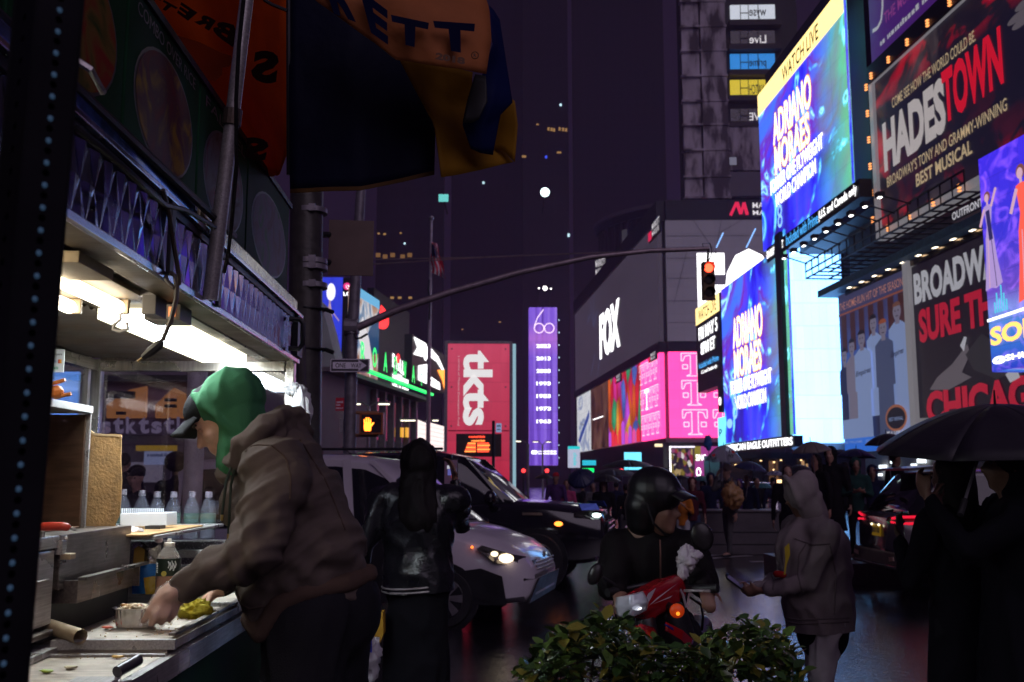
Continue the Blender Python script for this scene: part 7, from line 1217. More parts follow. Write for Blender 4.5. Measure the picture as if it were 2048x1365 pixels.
for y in (-1, 1):
    tl2 = thing_part(rav, 'tail_light'); MB().prism([(-2.262,y*.36,1.02),(-2.22,y*.82,.97),(-1.95,y*.925,.98),(-1.72,y*.93,1.06),(-1.95,y*.925,1.12),(-2.215,y*.82,1.10),(-2.255,y*.42,1.075)], (-.02,y*.015,0)).build('lens', tlr2, tl2, local=True); MB().tube([(-2.27,y*.55,1.01),(-2.25,y*.84,1.0),(-1.98,y*.95,1.01),(-1.82,y*.955,1.055),(-1.98,y*.952,1.095),(-2.24,y*.84,1.085),(-2.275,y*.6,1.06)], .017, 8).build('light_strip', tlr, tl2, local=True)
MB().prism([(-2.285,-.17,.80),(-2.285,.17,.80),(-2.275,.17,.96),(-2.275,-.17,.96)], (-.008,0,0)).build('licence_plate', lit('plate_yellow', (.75,.42,.02), .12), rav, local=True); [MB().ball((-2.30,y,.955), .018, 8).build('plate_lamp', em('plate_lamp', (1,.9,.6), 2), rav, local=True) for y in (-.14,.14)]; [MB().prism([(-2.297,y,.845),(-2.297,y+.03,.845),(-2.294,y+.03,.915),(-2.294,y,.915)], (-.002,0,0)).build('plate_character', MATS['ink_navy'], rav, local=True) for y in (-.14,-.09,-.03,.03,.08,.12)]
MB().prism([(-2.28,-.3,.62),(-2.28,-.15,.62),(-2.28,-.15,.64),(-2.28,-.3,.64)], (-.01,0,0)).build('badge', pm('chrome', (.6,.6,.65), .12, 1), rav, local=True); MB().prism([(-2.30,-.88,.40),(-2.30,.88,.40),(-2.27,.9,.62),(-2.27,-.9,.62)], (-.05,0,0)).build('bumper', black_tr, rav, local=True, bevel=.02); [MB().prism([(-2.345,y*.62,.50),(-2.345,y*.80,.52),(-2.345,y*.78,.57),(-2.345,y*.62,.56)], (-.01,0,0)).build('reflector', pm('reflector_pale', (.6,.45,.35), .25), rav, local=True) for y in (-1,1)]; MB().tube([(-2.33,-.9,.44),(-2.37,0,.44),(-2.33,.9,.44)], .012, 6).build('bumper_trim', pm('chrome', (.6,.6,.65), .12, 1), rav, local=True); MB().tube([(-2.2,.25,1.10),(-2.1,-.3,1.17)], .012, 6).build('wiper', dkrub, rav, local=True)
car2, pil = vehicle('hatchback_car', 'small dark car with a red tail lamp behind the concrete block', 'car', (W(1470, HY, 27).x, 27, ST), R(170), 1.75,
    [(-2.0,.88,.4,.9,.98),(-1.8,1,.28,.95,1.0),(0,1,.24,.95,1.0),(1,1,.25,.92,.98),(1.8,.94,.27,.8,.86),(2.05,.75,.35,.65,.7)], [(-1.95,.98,1.1,.78,.7),(-1.6,.98,1.42,.8,.64),(0,.98,1.48,.82,.64),(.4,.98,1.38,.82,.64),(1.1,.97,1.0,.8,.74)], car_paint('car_dark_teal', (.012,.02,.025), .2), .31, (1.25,-1.25), 5)
[MB().ball((-1.97,y*.68,.88), .09, 10, (.4,1.2,.8)).build('tail_light', em('tail_dim', (.8,.02,.04), .9), car2, local=True, smooth='all') for y in (-1,1)]
# ================================================================ scooter (frame: x forward towards the viewer's side)
sz0 = W(1330, HY, 4.75); scoot = thing('red_scooter', 'red scooter with clear headlamp and a bag tied on its mirror', 'scooter', (sz0.x, 5.2, ST), R(-112))
sred = car_paint('scooter_red', (.34,.006,.012), .2); ax_ = W
def sp_(x, y, Y): return W(x, y, Y)
def facets():
    m, n, l, p = _new('lamp_facets'); tc = n.new('ShaderNodeTexCoord'); v = n.new('ShaderNodeTexVoronoi'); v.inputs['Scale'].default_value = 62; l.new(tc.outputs['Object'], v.inputs[0]); s_ = n.new('ShaderNodeSeparateColor'); l.new(v.outputs['Color'], s_.inputs[0])
    r = _ramp(n, [(.1, (.03,.028,.035)), (.55, (.22,.2,.24)), (.8, (.5,.48,.55)), (.97, (1,1,1))]); l.new(s_.outputs[0], r.inputs[0]); l.new(r.outputs[0], p.inputs['Emission Color']); p.inputs['Emission Strength'].default_value = .6; p.inputs['Metallic'].default_value = 1; p.inputs['Base Color'].default_value = (.6,.6,.63,1); p.inputs['Roughness'].default_value = .15; return m
def shell(nm, mt, rows, parent=scoot, n=14, smooth='all', th=.006):
    def samp(row, u): k = (len(row)-1)*u; i = min(int(k), len(row)-2); f = k-i; return [a+(b-a)*f for a, b in zip(row[i], row[i+1])]
    def fn(u, v):
        k = (len(rows)-1)*v; i = min(int(k), len(rows)-2); f = k-i; a, b = samp(rows[i], u), samp(rows[i+1], u); return W(*[p+(q-p)*f for p, q in zip(a, b)])
    o = MB().grid(fn, n, n).build(nm, mt, parent, fixn=False, smooth=smooth); md = o.modifiers.new('t', 'SOLIDIFY'); md.thickness = th; return o
g = MB(); capsule(g, sp_(1338,1182,4.75), sp_(1282,1208,4.56), .062, .055, .8, (0,0,1)); capsule(g, sp_(1350,1168,4.8), sp_(1300,1192,4.66), .045, .05); capsule(g, sp_(1320,1180,4.76), sp_(1258,1208,4.58), .055, .045); capsule(g, sp_(1345,1200,4.75), sp_(1290,1228,4.6), .04, .035); capsule(g, sp_(1352,1166,4.82), sp_(1360,1185,4.82), .04, .035); capsule(g, sp_(1262,1222,4.58), sp_(1300,1232,4.62), .03, .03)
skinned('front_fairing', g, .012, sred, scoot, 5)
shell('headlight_lens', glass_mat('scooter_lens', (.85,.87,.92), .45, .05), [[(1234,1196,4.46),(1262,1190,4.40),(1285,1183,4.42)], [(1232,1214,4.44),(1264,1212,4.37),(1296,1203,4.41)], [(1236,1232,4.46),(1260,1236,4.41),(1292,1219,4.44)]])
hlb = thing_part(scoot, 'headlight'); shell('reflector', facets(), [[(1236,1198,4.475),(1262,1192,4.42),(1283,1186,4.435)], [(1235,1214,4.465),(1264,1212,4.40),(1292,1204,4.43)], [(1240,1229,4.475),(1260,1232,4.43),(1288,1217,4.455)]], hlb); MB().ball(sp_(1274, 1217, 4.40), .013, 12, (1.7,.5,.7)).build('bulb', em('scooter_lamp', (.9,.92,1), 1.3), hlb, smooth='all')
wst = pm('stripe_white', (.62,.58,.62), .35)
def dec(pts, d): MB().poly([sp_(x, y, d(x) if callable(d) else d) for x, y in pts]).build('stripe', wst, scoot, fixn=False)
dd = lambda x: 4.505 + (x-1290)*.0032
dec([(1355,1167),(1310,1203),(1298,1212),(1314,1196)], dd); dec([(1298,1212),(1346,1191),(1340,1196),(1305,1209)], dd); dec([(1296,1188),(1312,1176),(1303,1195),(1297,1205),(1293,1196)], dd)
ti = thing_part(scoot, 'turn_signal'); MB().ball(sp_(1354,1222,4.55), .034, 14, (1,.6,.95)).build('lens', em('signal_amber', (.7,.05,.003), .3, base=(.4,.06,.01)), ti, smooth='all'); MB().tube([sp_(1354,1222,4.58), sp_(1335,1212,4.68)], .02, 8).build('stalk', black_tr, ti); MB().ball(sp_(1356,1228,4.52), .009, 8).build('bulb', em('amber_bulb', (1,.3,.02), 1.5), ti, smooth='all')
MB().tube([sp_(1432,1177,4.72), sp_(1395,1180,4.78), sp_(1360,1172,4.86), sp_(1290,1170,4.92), sp_(1245,1180,4.86)], .014, 10).build('handlebar', black_tr, scoot, smooth=True); MB().tube([sp_(1436,1177,4.71), sp_(1388,1179,4.78)], [.021, .019], 12).build('grip', dkrub, scoot, smooth=True); MB().tube([sp_(1245,1180,4.86), sp_(1215,1186,4.80)], .02, 12).build('grip', dkrub, scoot, smooth=True); MB().tube([sp_(1368,1182,4.74), sp_(1400,1182,4.70), sp_(1420,1183,4.66)], .007, 6).build('brake_lever', steel, scoot)
for side, (st, c, dx) in enumerate((([(1375,1168,4.85),(1370,1140,4.85),(1385,1105,4.85)], (1404,1074,4.84), 1), ([(1240,1178,4.85),(1222,1165,4.83),(1205,1155,4.82)], (1190,1149,4.80), -1))):
    m_ = thing_part(scoot, 'mirror'); MB().tube(wc_(*st), .008, 8).build('stem', black_tr, m_, smooth=True); cc = W(*c); e = MB(); ellips(e, cc, V((.052,0,.02)) if side == 0 else V((.03,0,-.012)), V((0,.022,0)), V((-.022,0,.066)) if side == 0 else V((.022,0,.05))); e.build('mirror_shell', pm('mirror_black', (.014,.012,.013), .35), m_, smooth='all')
shell('front_fender', sred, [[(1255,1258,4.5),(1282,1250,4.42),(1308,1258,4.5)], [(1262,1285,4.42),(1290,1275,4.36),(1318,1285,4.42)], [(1262,1330,4.45),(1292,1322,4.38),(1325,1330,4.45)]]); g = MB(); capsule(g, sp_(1340,1235,4.75), sp_(1360,1340,4.8), .09, .12); capsule(g, sp_(1290,1240,4.62), sp_(1300,1290,4.6), .05, .05); skinned('leg_shield', g, .016, black_tr, scoot, 4); shell('side_blade', sred, [[(1330,1245,4.55),(1365,1262,4.6),(1385,1280,4.7)], [(1330,1262,4.52),(1360,1280,4.58),(1380,1300,4.68)]]); shell('blue_glint', pm('violet_glint', (.04,.03,.3), .2, .5), [[(1328,1248,4.5),(1345,1256,4.52)],[(1330,1252,4.5),(1346,1262,4.52)]], n=4)  # last small strip is a glint painted as violet-blue colour
whc = V((sp_(1290,HY,4.4).x, 4.4, ST + .25)); MB().lathe([(.17,-.04),(.235,-.045),(.25,0),(.235,.045),(.17,.04)], whc, 28, (1,.35,0), cap=False).build('front_wheel', tyre_m, scoot, smooth=True); MB().lathe([(.17,-.03),(.05,-.04),(.05,.04),(.17,.03)], whc, 20, (1,.35,0), cap=False).build('front_rim', steel, scoot); MB().tube([whc + V((.05,0,0)), sp_(1300,1240,4.7)], .022, 8).build('fork', steel_d, scoot)
rwc = V((sp_(1360,HY,5.5).x + .1, 5.6, ST + .25)); MB().lathe([(.17,-.05),(.235,-.055),(.25,0),(.235,.055),(.17,.05)], rwc, 28, (1,.35,0), cap=False).build('rear_wheel', tyre_m, scoot, smooth=True); g = MB(); capsule(g, (sp_(1335,HY,5.0).x, 5.0, ST+.62), rwc + V((0,.1,.5)), .12, .11, .8); capsule(g, (sp_(1330,HY,4.9).x, 4.9, ST+.3), rwc + V((0,0,.1)), .1, .1); skinned('seat_and_tail', g, .02, black_tr, scoot, 4); MB().tube([sp_(1355,1170,4.8), sp_(1366,1190,4.72), sp_(1372,1215,4.72)], .006, 6).build('brake_cable', pm('cable_grey', (.3,.28,.3), .4), scoot); MB().tube([sp_(1380,1195,4.75), sp_(1402,1210,4.78), sp_(1406,1235,4.8), sp_(1404,1260,4.85)], .006, 6).build('brake_cable', dkrub, scoot)
tb_ = bag('tied_bag', 'crumpled white plastic bag knotted round the scooter mirror', W(1374, 1118, 4.80), .05, pm('bag_pale', (.55,.52,.56), .4, bump=.3, bscale=40), (.9,.6,1.0), 11); link_mesh('bag_knot', crumple(W(1390, 1112, 4.79), .03, (1.3,.6,.7), 4), MATS['bag_pale'], tb_, smooth=True); link_mesh('bag_end', crumple(W(1366, 1142, 4.79), .032, (.7,.5,1.2), 9), MATS['bag_pale'], tb_, smooth=True)
# ================================================================ rider on the scooter
rd_ = thing('person', 'rider in a black helmet and jacket sitting on the red scooter', 'person', (W(1320, HY, 5.15).x, 5.15, ST)); q3 = lambda x, y, Y=5.1: W(x, y, Y); body = MB(); hcR = q3(1316, 1015, 5.02); RP = head_vol(body, hcR, (.86,-.5,-.05), (0,0,1), 1.05)
capsule(body, q3(1300, 1075, 5.12), q3(1310, 1030, 5.06), .06, .058); capsule(body, q3(1305, 1200, 5.2), q3(1300, 1090, 5.12), .14, .15, .75, (1,0,0)); sR, eR, wR = q3(1378, 1095, 5.1), q3(1405, 1165, 4.95), q3(1408, 1176, 4.80); sL, eL, wL = q3(1232, 1095, 5.1), q3(1225, 1170, 4.98), q3(1236, 1183, 4.86)
for a, b, c in ((sR, eR, wR), (sL, eL, wL)): capsule(body, a, b, .05, .042); capsule(body, b, c, .042, .03); hand_vol(body, c, (0,-.7,-.25), (0,-.2,-1), 1, 1.0, 1)
lgs = [(q3(1345,1240,5.2), V((q3(1425,HY,4.85).x, 4.85, ST+.62)), V((q3(1425,HY,5.0).x, 5.0, ST+.09))), (q3(1285,1240,5.2), V((q3(1225,HY,4.85).x, 4.85, ST+.62)), V((q3(1205,HY,5.0).x, 5.0, ST+.09)))]
for a, b, c in lgs: capsule(body, a, b, .075, .055); capsule(body, b, c, .055, .04); capsule(body, c, c + V((0,-.15,-.05)), .04, .03)
skinned('body', body, .013, skinB, rd_, 3); jk = fabric('rider_jacket', (.009,.0075,.008), .7); g = MB(); capsule(g, q3(1300,1215,5.2), q3(1302,1120,5.14), .19, .21, .75, (1,0,0)); capsule(g, q3(1302,1120,5.14), q3(1304,1072,5.12), .20, .10, .75, (1,0,0)); capsule(g, q3(1232,1095,5.12), q3(1372,1095,5.12), .075); capsule(g, q3(1305,1060,5.1), q3(1308,1045,5.08), .085, .08)
for a, b, c in ((sR, eR, wR), (sL, eL, wL)): capsule(g, a, b, .088, .078); capsule(g, b, b + (c-b)*.95, .078, .05)
skinned('jacket', g, .016, jk, rd_, 4, folds(.010, 8, (.1,0,1), 2.5)); MB().tube([q3(1320,1080,4.91), q3(1321,1110,4.90), q3(1321,1165,4.90)], .004, 6).build('zip', pm('zip_bronze', (.22,.12,.09), .35, .8), rd_); g = MB(); capsule(g, q3(1315,1245,5.2), q3(1315,1230,5.2), .16, .16, .8, (1,0,0))
for a, b, c in lgs: capsule(g, a, b, .10, .085); capsule(g, b, c, .085, .065)
skinned('trousers', g, .018, MATS['trousers_black'] if 'trousers_black' in MATS else fabric('trousers_black', (.012,.012,.016)), rd_, 3, folds(.007, 8, (.1,0,1), 2)); g = MB(); [capsule(g, c, c + V((0,-.17,-.05)), .05, .042) for a, b, c in lgs]; skinned('shoes', g, .016, dkrub, rd_, 2)
hm_ = pm('helmet_black', (.006,.006,.007), .38, coat=.0, bump=.1, bscale=120); g = MB(); F_ = V((.86,-.5,-.05)).normalized(); S_ = V((0,0,1)).cross(F_); ellips(g, RP(-.02, 0, .075), S_*.125, F_*.142, V((0,0,.125))); capsule(g, RP(-.06,.03,.0), RP(-.07,.02,-.06), .1, .085); capsule(g, RP(-.06,-.03,.0), RP(-.07,-.02,-.06), .1, .085); capsule(g, RP(.10,.05,.075), RP(.10,-.05,.075), .022); skinned('helmet', g, .010, hm_, rd_, 4); vz = MB().grid(lambda u, v: RP(.105 + .075*v*(1-.3*(2*u-1)**2), (2*u-1)*.105, .085 - .03*v - .02*(2*u-1)**2), 12, 6).build('helmet_visor', hm_, rd_, fixn=False, smooth='all'); md = vz.modifiers.new('t', 'SOLIDIFY'); md.thickness = .006; MB().tube([RP(-.01,-.118,.02), RP(.02,-.10,-.07), RP(.05,-.02,-.125), RP(.05,.02,-.125), RP(.02,.10,-.07)], .006, 6).build('chin_strap', dkrub, rd_); [MB().ball(RP(.078, b, .004), .011, 8).build('eye', MATS['eye_dark'], rd_, smooth='all') for b in (.03,-.03)]
# ================================================================ man in the grey hoodie with a phone
gm = fabric('hoodie_grey', (.31,.26,.27), bump=.5, bscale=350); jn = fabric('jeans_pale', (.5,.46,.49), .8); hl_ = W(1632, HY, 5.7)
gt, ga, gP = person('man in a grey hooded sweatshirt looking at his phone', (hl_.x, 5.7, ST), R(188), 1.625, lh=(.205, .02, .605), rh=(.20, -.055, .60), top=gm, bottom=jn, gear='hood', skin=skinB, vox=.014, coat=.47, fat=1.58, deep=.98, hem=.118, fold=.014, fingers=True, look=(-.95,-.02,-.25), lean=.10, stride=.06, hoodf=.020)
gco = [c for c in gt.children if c.name.startswith('coat')][0]; gse = fabric('seam_grey', (.20,.165,.17)); seams(gco, gt, [[(1590,1078),(1625,1090),(1660,1088)], [(1612,1088),(1598,1110),(1596,1150),(1606,1190)], [(1660,1092),(1672,1150),(1668,1230)], [(1540,1232),(1600,1240),(1698,1236)], [(1545,1240),(1600,1248),(1697,1244)], [(1542,1150),(1548,1165),(1546,1180)]], gse, r=.0045)
pc_ = (ga[1][2] + ga[-1][2])/2 + V((-.13, 0, .035)); ph = thing('phone', 'dark phone in the hands of the man in grey', 'phone', pc_); MB().obox(pc_, V((.8,.1,-.58)), V((.1,.95,.3)), V((.58,-.3,.78)), .07, .036, .005).build('phone_body', dkrub, ph, bevel=.003); MB().obox(pc_ + V((.58,-.3,.78))*.0062, V((.8,.1,-.58)), V((.1,.95,.3)), V((.58,-.3,.78)), .066, .033, .0008).build('phone_screen', em('phone_glow', (.03,.03,.06), .4), ph); MB().ball(pc_ + V((-.05,-.02,.05)), .008, 8).build('camera_lens', pm('lens_blue', (.05,.06,.12), .1), ph)
MB().poly([W(1569, y, 5.36) + V((x, 0, 0)) for x, y in ((0,1095),(.025,1086),(.03,1110),(.012,1130),(.004,1150),(-.004,1150),(.004,1120))]).build('chest_print', pm('print_yellow', (.45,.33,.01), .6), gt, fixn=False); g = MB(); capsule(g, gP(0,0,.50), gP(0,0,.46), .172, .160, .9, (0,1,0)); skinned('shirt_tail', g, .016, fabric('shirt_black', (.008,.008,.01)), gt, 3)
g = MB(); capsule(g, W(1553,1148,5.55), W(1566,1150,5.55), .02); skinned('red_cuff', g, .008, fabric('cuff_red', (.4,.02,.02)), gt, 2)
# ================================================================ two dark figures under a black umbrella
def umbrella(label, c, r, h, mat, tilt=(0,0,1), panels=8, hand=None, group=None, drop=.42, name='umbrella', shaft=True):
    t = thing(name, label, 'umbrella', hand if hand is not None else c - V((0,0,h)), group=group); up = V(tilt).normalized(); u = up.orthogonal().normalized(); w_ = up.cross(u); c = V(c)
    def rim(a, k): return c + (u*math.cos(a) + w_*math.sin(a))*r*k - up*r*drop*k**1.9
    for i in range(panels):
        a0, a1 = 2*math.pi*i/panels, 2*math.pi*(i+1)/panels
        def fn(p, q, a0=a0, a1=a1): a = a0 + (a1-a0)*p; sag = 1 - .05*math.sin(math.pi*p)*q; return rim(a, max(.02, q)*sag) + up*(.03*r*math.sin(math.pi*p)*q*-1)
        o = MB().grid(fn, 5, 7).build('panel', mat, t, fixn=False, smooth='all'); md = o.modifiers.new('t', 'SOLIDIFY'); md.thickness = .004
        MB().tube([rim(a0, .04) - up*.01, rim(a0, .5) - up*.008, rim(a0, .98) - up*.006], .0035, 5).build('rib', steelg, t)
    MB().tube([c - up*.02, c + up*.07], [.008, .004], 6).build('ferrule', dkrub, t)
    if shaft: e = V(hand) if hand is not None else c - up*h; MB().tube([c, e], .007, 8).build('shaft', steelg, t); MB().tube([e, e - (c-e).normalized()*.09], .014, 8).build('handle', dkrub, t)
    return t
p1l = W(1908, HY, 4.9); person('dark hooded figure beside the crossover under the black umbrella', (p1l.x, 4.9, ST), R(120), 1.74, lh=(.15, .05, .74), top=fabric('coat_navy_black', (.006,.006,.010)), gear='long', skin=skinD, vox=.02, coat=.22, fat=1.25, fold=.01); p2l = W(2025, HY, 4.6)
ut, ua, uP = person('dark figure at the picture edge holding up the black umbrella', (p2l.x, 4.6, ST), R(170), 1.80, rh=(.17, -.02, .80), lh=(.21, .03, .835), top=MATS['coat_navy_black'], gear='hood', skin=skinB, vox=.018, coat=.25, fat=1.5, fold=.01, fingers=True)
wh = ua[1][2]; umbrella('large black umbrella over the dark figures at the edge', W(1990, 810, 4.75), .57, .8, pm('umbrella_cloth_black', (.020,.017,.026), .55, bump=.15), (-.06,-.12,1), hand=W(1930, 1000, 4.45), drop=.36)
# ================================================================ plaza: concrete block, bollards, granite step
blk_t = thing('concrete_barrier', 'dark grey concrete block barrier on the plaza', 'barrier', W(1483, HY, 21)); cb0, cb1 = Gz(1400, 1110), Gz(1566, 1110); hB_ = W(1483, 1021, cb0.y).z
bar_m = pm('barrier_concrete', (.10,.085,.095), .7, scale=3, bump=.3)
MB().box((cb0.x, cb0.y, ST), (cb1.x, cb0.y+1.0, hB_-.03)).build('block', bar_m, blk_t, bevel=.02); MB().box((cb0.x-.04, cb0.y-.04, hB_-.029), (cb1.x+.04, cb0.y+1.04, hB_)).build('cap_slab', pm('cap_concrete', (.16,.14,.15), .6), blk_t, bevel=.01)
for k in (.45, .2): MB().box((cb0.x+.01, cb0.y-.006, ST+k), (cb1.x-.01, cb0.y-.001, ST+k+.02)).build('groove', black_tr, blk_t)
for i, (x, lb) in enumerate(((1426, 'steel bollard top behind the block, nearer the scooter rider'), (1549, 'steel bollard top behind the block, nearer the grey hoodie'))): b = W(x, 1012, 23.5); t = thing('bollard', lb, 'bollard', (b.x, b.y, ST)); MB().lathe([(.15, ST),(.15,.95-.02),(.14,.95),(0,.955)], (b.x, b.y, 0), 20).build('post', pm('bollard_steel', (.55,.55,.58), .25, .9), t, smooth=True); MB().lathe([(.153,.86),(.153,.88)], (b.x, b.y, 0), 20).build('ring', dkmetal, t)
s0, s1 = W(1590, HY, 15.3), W(1850, HY, 15.3); tag(MB().box((s0.x, 15.3, ST), (s1.x, 17.4, .16)).build('granite_step', pm('granite', (.08,.075,.08), .5, scale=20)), 'low granite step the standing onlookers are raised on', kind='structure')
# ================================================================ onlookers
cols = {k: fabric('cloth_' + k, c) for k, c in dict(navy=(.012,.016,.045), black=(.009,.009,.011), purple=(.07,.03,.12), teal=(.012,.06,.07), grey=(.10,.095,.10), beige=(.24,.18,.15), orange=(.5,.16,.02), maroon=(.08,.015,.025), pink=(.4,.06,.16), green=(.015,.05,.045), jeans=(.05,.06,.11), white=(.45,.44,.47), red=(.4,.02,.03)).items()}
def onl(label, px, py, Y, face, top, gear='hair', bottom='black', base=ST, gm=None, skin=skinB, **k):
    z = W(px, py, Y).z; H = max(1.45, min(1.98, (z - base)*.995)); p = W(px, HY, Y); return person(label, (p.x, Y, z - H), R(face), H, top=cols[top], bottom=cols[bottom], gear=gear, skin=skin, vox=.03, gearmat=cols[gm] if gm else None, group='onlookers across the street', **k)
onl('onlooker in red cap and purple jacket far down the plaza', 1112, 945, 24, 250, 'purple', 'cap', gm='red'); onl('onlooker in pink half hidden behind the blue umbrella', 1133, 960, 24, 260, 'pink'); onl('woman with pale bag strap under a dark umbrella', 1207, 957, 20, 260, 'black', 'long', skin=skinA); onl('onlooker carrying a pale bag seen from behind', 1252, 968, 22, 90, 'black', bottom='grey'); onl('dark head rising behind the rider by the parasols', 1308, 934, 20, 100, 'black')
onl('onlooker in a yellow orange rain jacket', 1364, 972, 20, 250, 'orange', bottom='white', skin=skinA, lh=(.16,.06,.72), rh=(.16,-.06,.72)); onl('onlooker in dark hood and jeans beside the yellow jacket', 1384, 955, 20, 265, 'maroon', 'hood', 'jeans', skin=skinA); onl('onlooker in a navy hood above the concrete block', 1421, 946, 23, 270, 'navy', 'hood'); bn, bna, bP = onl('woman in grey beanie under the clear umbrella with a bag', 1456, 930, 20.5, 205, 'grey', 'beanie', 'grey', gm='beige', skin=skinA, rh=(.13,-.02,.88)); onl('dark figure under the navy umbrella behind the block', 1494, 950, 22, 240, 'navy'); onl('onlooker at the back of the navy umbrella', 1512, 955, 25, 300, 'black')
onl('smiling long haired woman in black facing the viewer', 1575, 931, 17.5, 262, 'black', 'long', skin=skinA); onl('woman in black with short hair under the striped umbrella', 1634, 908, 15.9, 215, 'black', 'long', skin=skinA, base=.16); onl('tall onlooker in a black hooded poncho on the step', 1663, 893, 16.1, 235, 'black', 'hood', base=.16, skin=skinA, coat=.25, fat=1.2); onl('onlooker in a dark green hooded coat on the step', 1712, 916, 16.0, 260, 'green', 'hood', base=.16, lh=(.14,.05,.66), rh=(.14,-.05,.66)); onl('bearded man in profile behind the crossover roof', 1790, 903, 16.5, 10, 'black', base=.16)
for (px, py, Y, fc, cc, gr, lb) in ((1165, 968, 30, 90, 'black', 'hair', 'far onlooker seen between the blue umbrella and parasol'), (1270, 968, 30, 80, 'navy', 'hair', 'far onlooker under the parasol edge'), (1345, 966, 28, 270, 'grey', 'hood', 'far onlooker in grey hood by the lit shop'), (1405, 962, 28, 250, 'black', 'hood', 'far onlooker left of the navy hood'), (1530, 962, 30, 270, 'teal', 'hood', 'far onlooker in teal by the plaid umbrella')): onl(lb, px, py, Y, fc, cc, gr)
for (px, py, Y, fc, cc, gr, lb) in ((1186, 966, 27, 270, 'grey', 'hood', 'far onlooker in grey between the dark umbrellas'), (1232, 964, 26, 80, 'navy', 'hair', 'far onlooker in navy behind the bag carrier'), (1290, 962, 27, 260, 'teal', 'hood', 'far onlooker in teal hood near the rider helmet'), (1328, 968, 31, 90, 'maroon', 'hair', 'far onlooker in maroon before the bright shop'), (1440, 960, 27, 300, 'black', 'hair', 'far onlooker just behind the beanie woman'), (1478, 958, 26, 250, 'purple', 'hood', 'far onlooker in purple hood beyond the block'), (1546, 956, 24, 265, 'navy', 'beanie', 'far onlooker in beanie under the plaid umbrella'), (1598, 944, 21, 240, 'grey', 'hood', 'onlooker in grey hood behind the smiling woman'), (1690, 924, 19, 270, 'black', 'cap', 'onlooker in black cap between poncho and green coat'), (1745, 930, 20, 250, 'navy', 'hood', 'onlooker in navy hood left of the crossover roof')): onl(lb, px, py, Y, fc, cc, gr, base=.16 if Y < 20 else ST)
ucm = {k: pm('brolly_' + k, c, .5, bump=.1) for k, c in dict(navy=(.012,.018,.07), black=(.012,.011,.014), teal=(.02,.12,.13), stripe=(.16,.13,.12), grey=(.04,.04,.05)).items()}
def um2(label, px, py, Y, wpx, mt, tilt=(0,0,1), drop=.45, h=.75): return umbrella(label, W(px, py, Y), wpx/2/F*Y, h, mt, tilt, group='umbrellas in the crowd', drop=drop)
um2('navy umbrella tipped towards the street behind the black bonnet', 1160, 948, 19, 56, ucm['navy'], (-.25,-.75,.75), .5); um2('dark umbrella over the woman with the bag strap', 1212, 950, 20, 62, ucm['black']); um2('navy umbrella just right of the clear one', 1502, 924, 21.5, 70, ucm['navy'], (.15,-.1,1)); um2('pale striped umbrella over the woman with short hair', 1621, 884, 15.5, 78, ucm['stripe'], (-.12,-.1,1), .5); um2('dark umbrella behind the black poncho', 1712, 898, 17, 80, ucm['navy'], (.05,0,1)); um2('black umbrella over the man in profile', 1772, 868, 16.3, 88, ucm['black'], (-.1,-.1,1)); um2('grey umbrella between the two parasol edges', 1288, 950, 27, 52, ucm['grey']); um2('teal umbrella left of the navy hooded onlooker', 1402, 952, 28, 44, ucm['teal']); um2('black umbrella behind the smiling woman', 1598, 930, 21, 60, ucm['black']); um2('small black umbrella by the yellow jacket', 1362, 951, 21, 36, ucm['black']); um2('teal umbrella low behind the block', 1524, 966, 26, 46, ucm['teal']); um2('black umbrella far off at the end of the bonnet', 1088, 949, 30, 40, ucm['black'])
def plaid():
    m, n, l, p = _new('brolly_plaid'); tc = n.new('ShaderNodeTexCoord'); ck = n.new('ShaderNodeTexChecker'); ck.inputs['Scale'].default_value = 22; ck.inputs[1].default_value = (.35,.33,.4,1); ck.inputs[2].default_value = (.05,.06,.14,1); l.new(tc.outputs['Object'], ck.inputs[0]); l.new(ck.outputs[0], p.inputs['Base Color']); return m
um2('small plaid umbrella beside the smiling woman', 1549, 942, 18.5, 42, plaid()); lat_ = umbrella('clear dome umbrella printed I LOVE NY held over the beanie', W(1447, 891, 20.3), .385, .9, glass_mat('clear_dome', (.8,.82,.9), .42, .2), (0,-.1,1), hand=W(1444, 965, 20.2), drop=.85, group='umbrellas in the crowd')
ik_ = pm('ink_solid', (.01,.01,.012), .5); hr = pm('heart_red', (.7,.01,.02), .5)
def ny(x, y, Y, s_, ang, fl=1):
    def pp__(a, b): ca_, sa_ = math.cos(R(ang)), math.sin(R(ang)); return W(x + fl*s_*(a*ca_ - b*sa_), y - s_*(a*sa_ + b*ca_), Y)
    for t_, bx in (('I', (-.8,.1,-.6,.8)), ('NY', (-.7,-.9,.6,-.1))): v, f = text_data(t_, .03); MB().add([pp__(bx[0]+(bx[2]-bx[0])*a, bx[1]+(bx[3]-bx[1])*b) for a, b in v], f).build('lettering', ik_, lat_, fixn=False)
    MB().poly([pp__(a, b) for a, b in ((.15,.05),(.55,.45),(.55,.7),(.38,.82),(.15,.65),(-.08,.82),(-.25,.7),(-.25,.45))]).build('heart', hr, lat_, fixn=False)
ny(1464, 908, 19.93, 9, -14); ny(1428, 915, 19.93, 8.5, 22, 1)
tb2 = bag('carrier_bag', 'large crinkled amber carrier bag on the beanie woman\'s arm', W(1466, 992, 20.0), .18, glass_mat('amber_bag', (.85,.5,.2), .7, .4), (.95,.7,1.15), 2); MB().tube([W(1460,975,20), W(1464,955,20.2), W(1470,975,20)], .012, 6).build('handle', pm('bag_cord', (.4,.22,.1), .6), tb2)
bd = bag('blue_bird_balloon', 'small blue feathered shape above the clear umbrella', W(1416, 886, 24), .10, pm('feather_blue', (.02,.12,.4), .6, bump=.6), (.8,.5,1.5), 7, 'balloon'); MB().tube([W(1417,896,24), W(1420,950,24)], .008, 5).build('string', dkrub, bd)
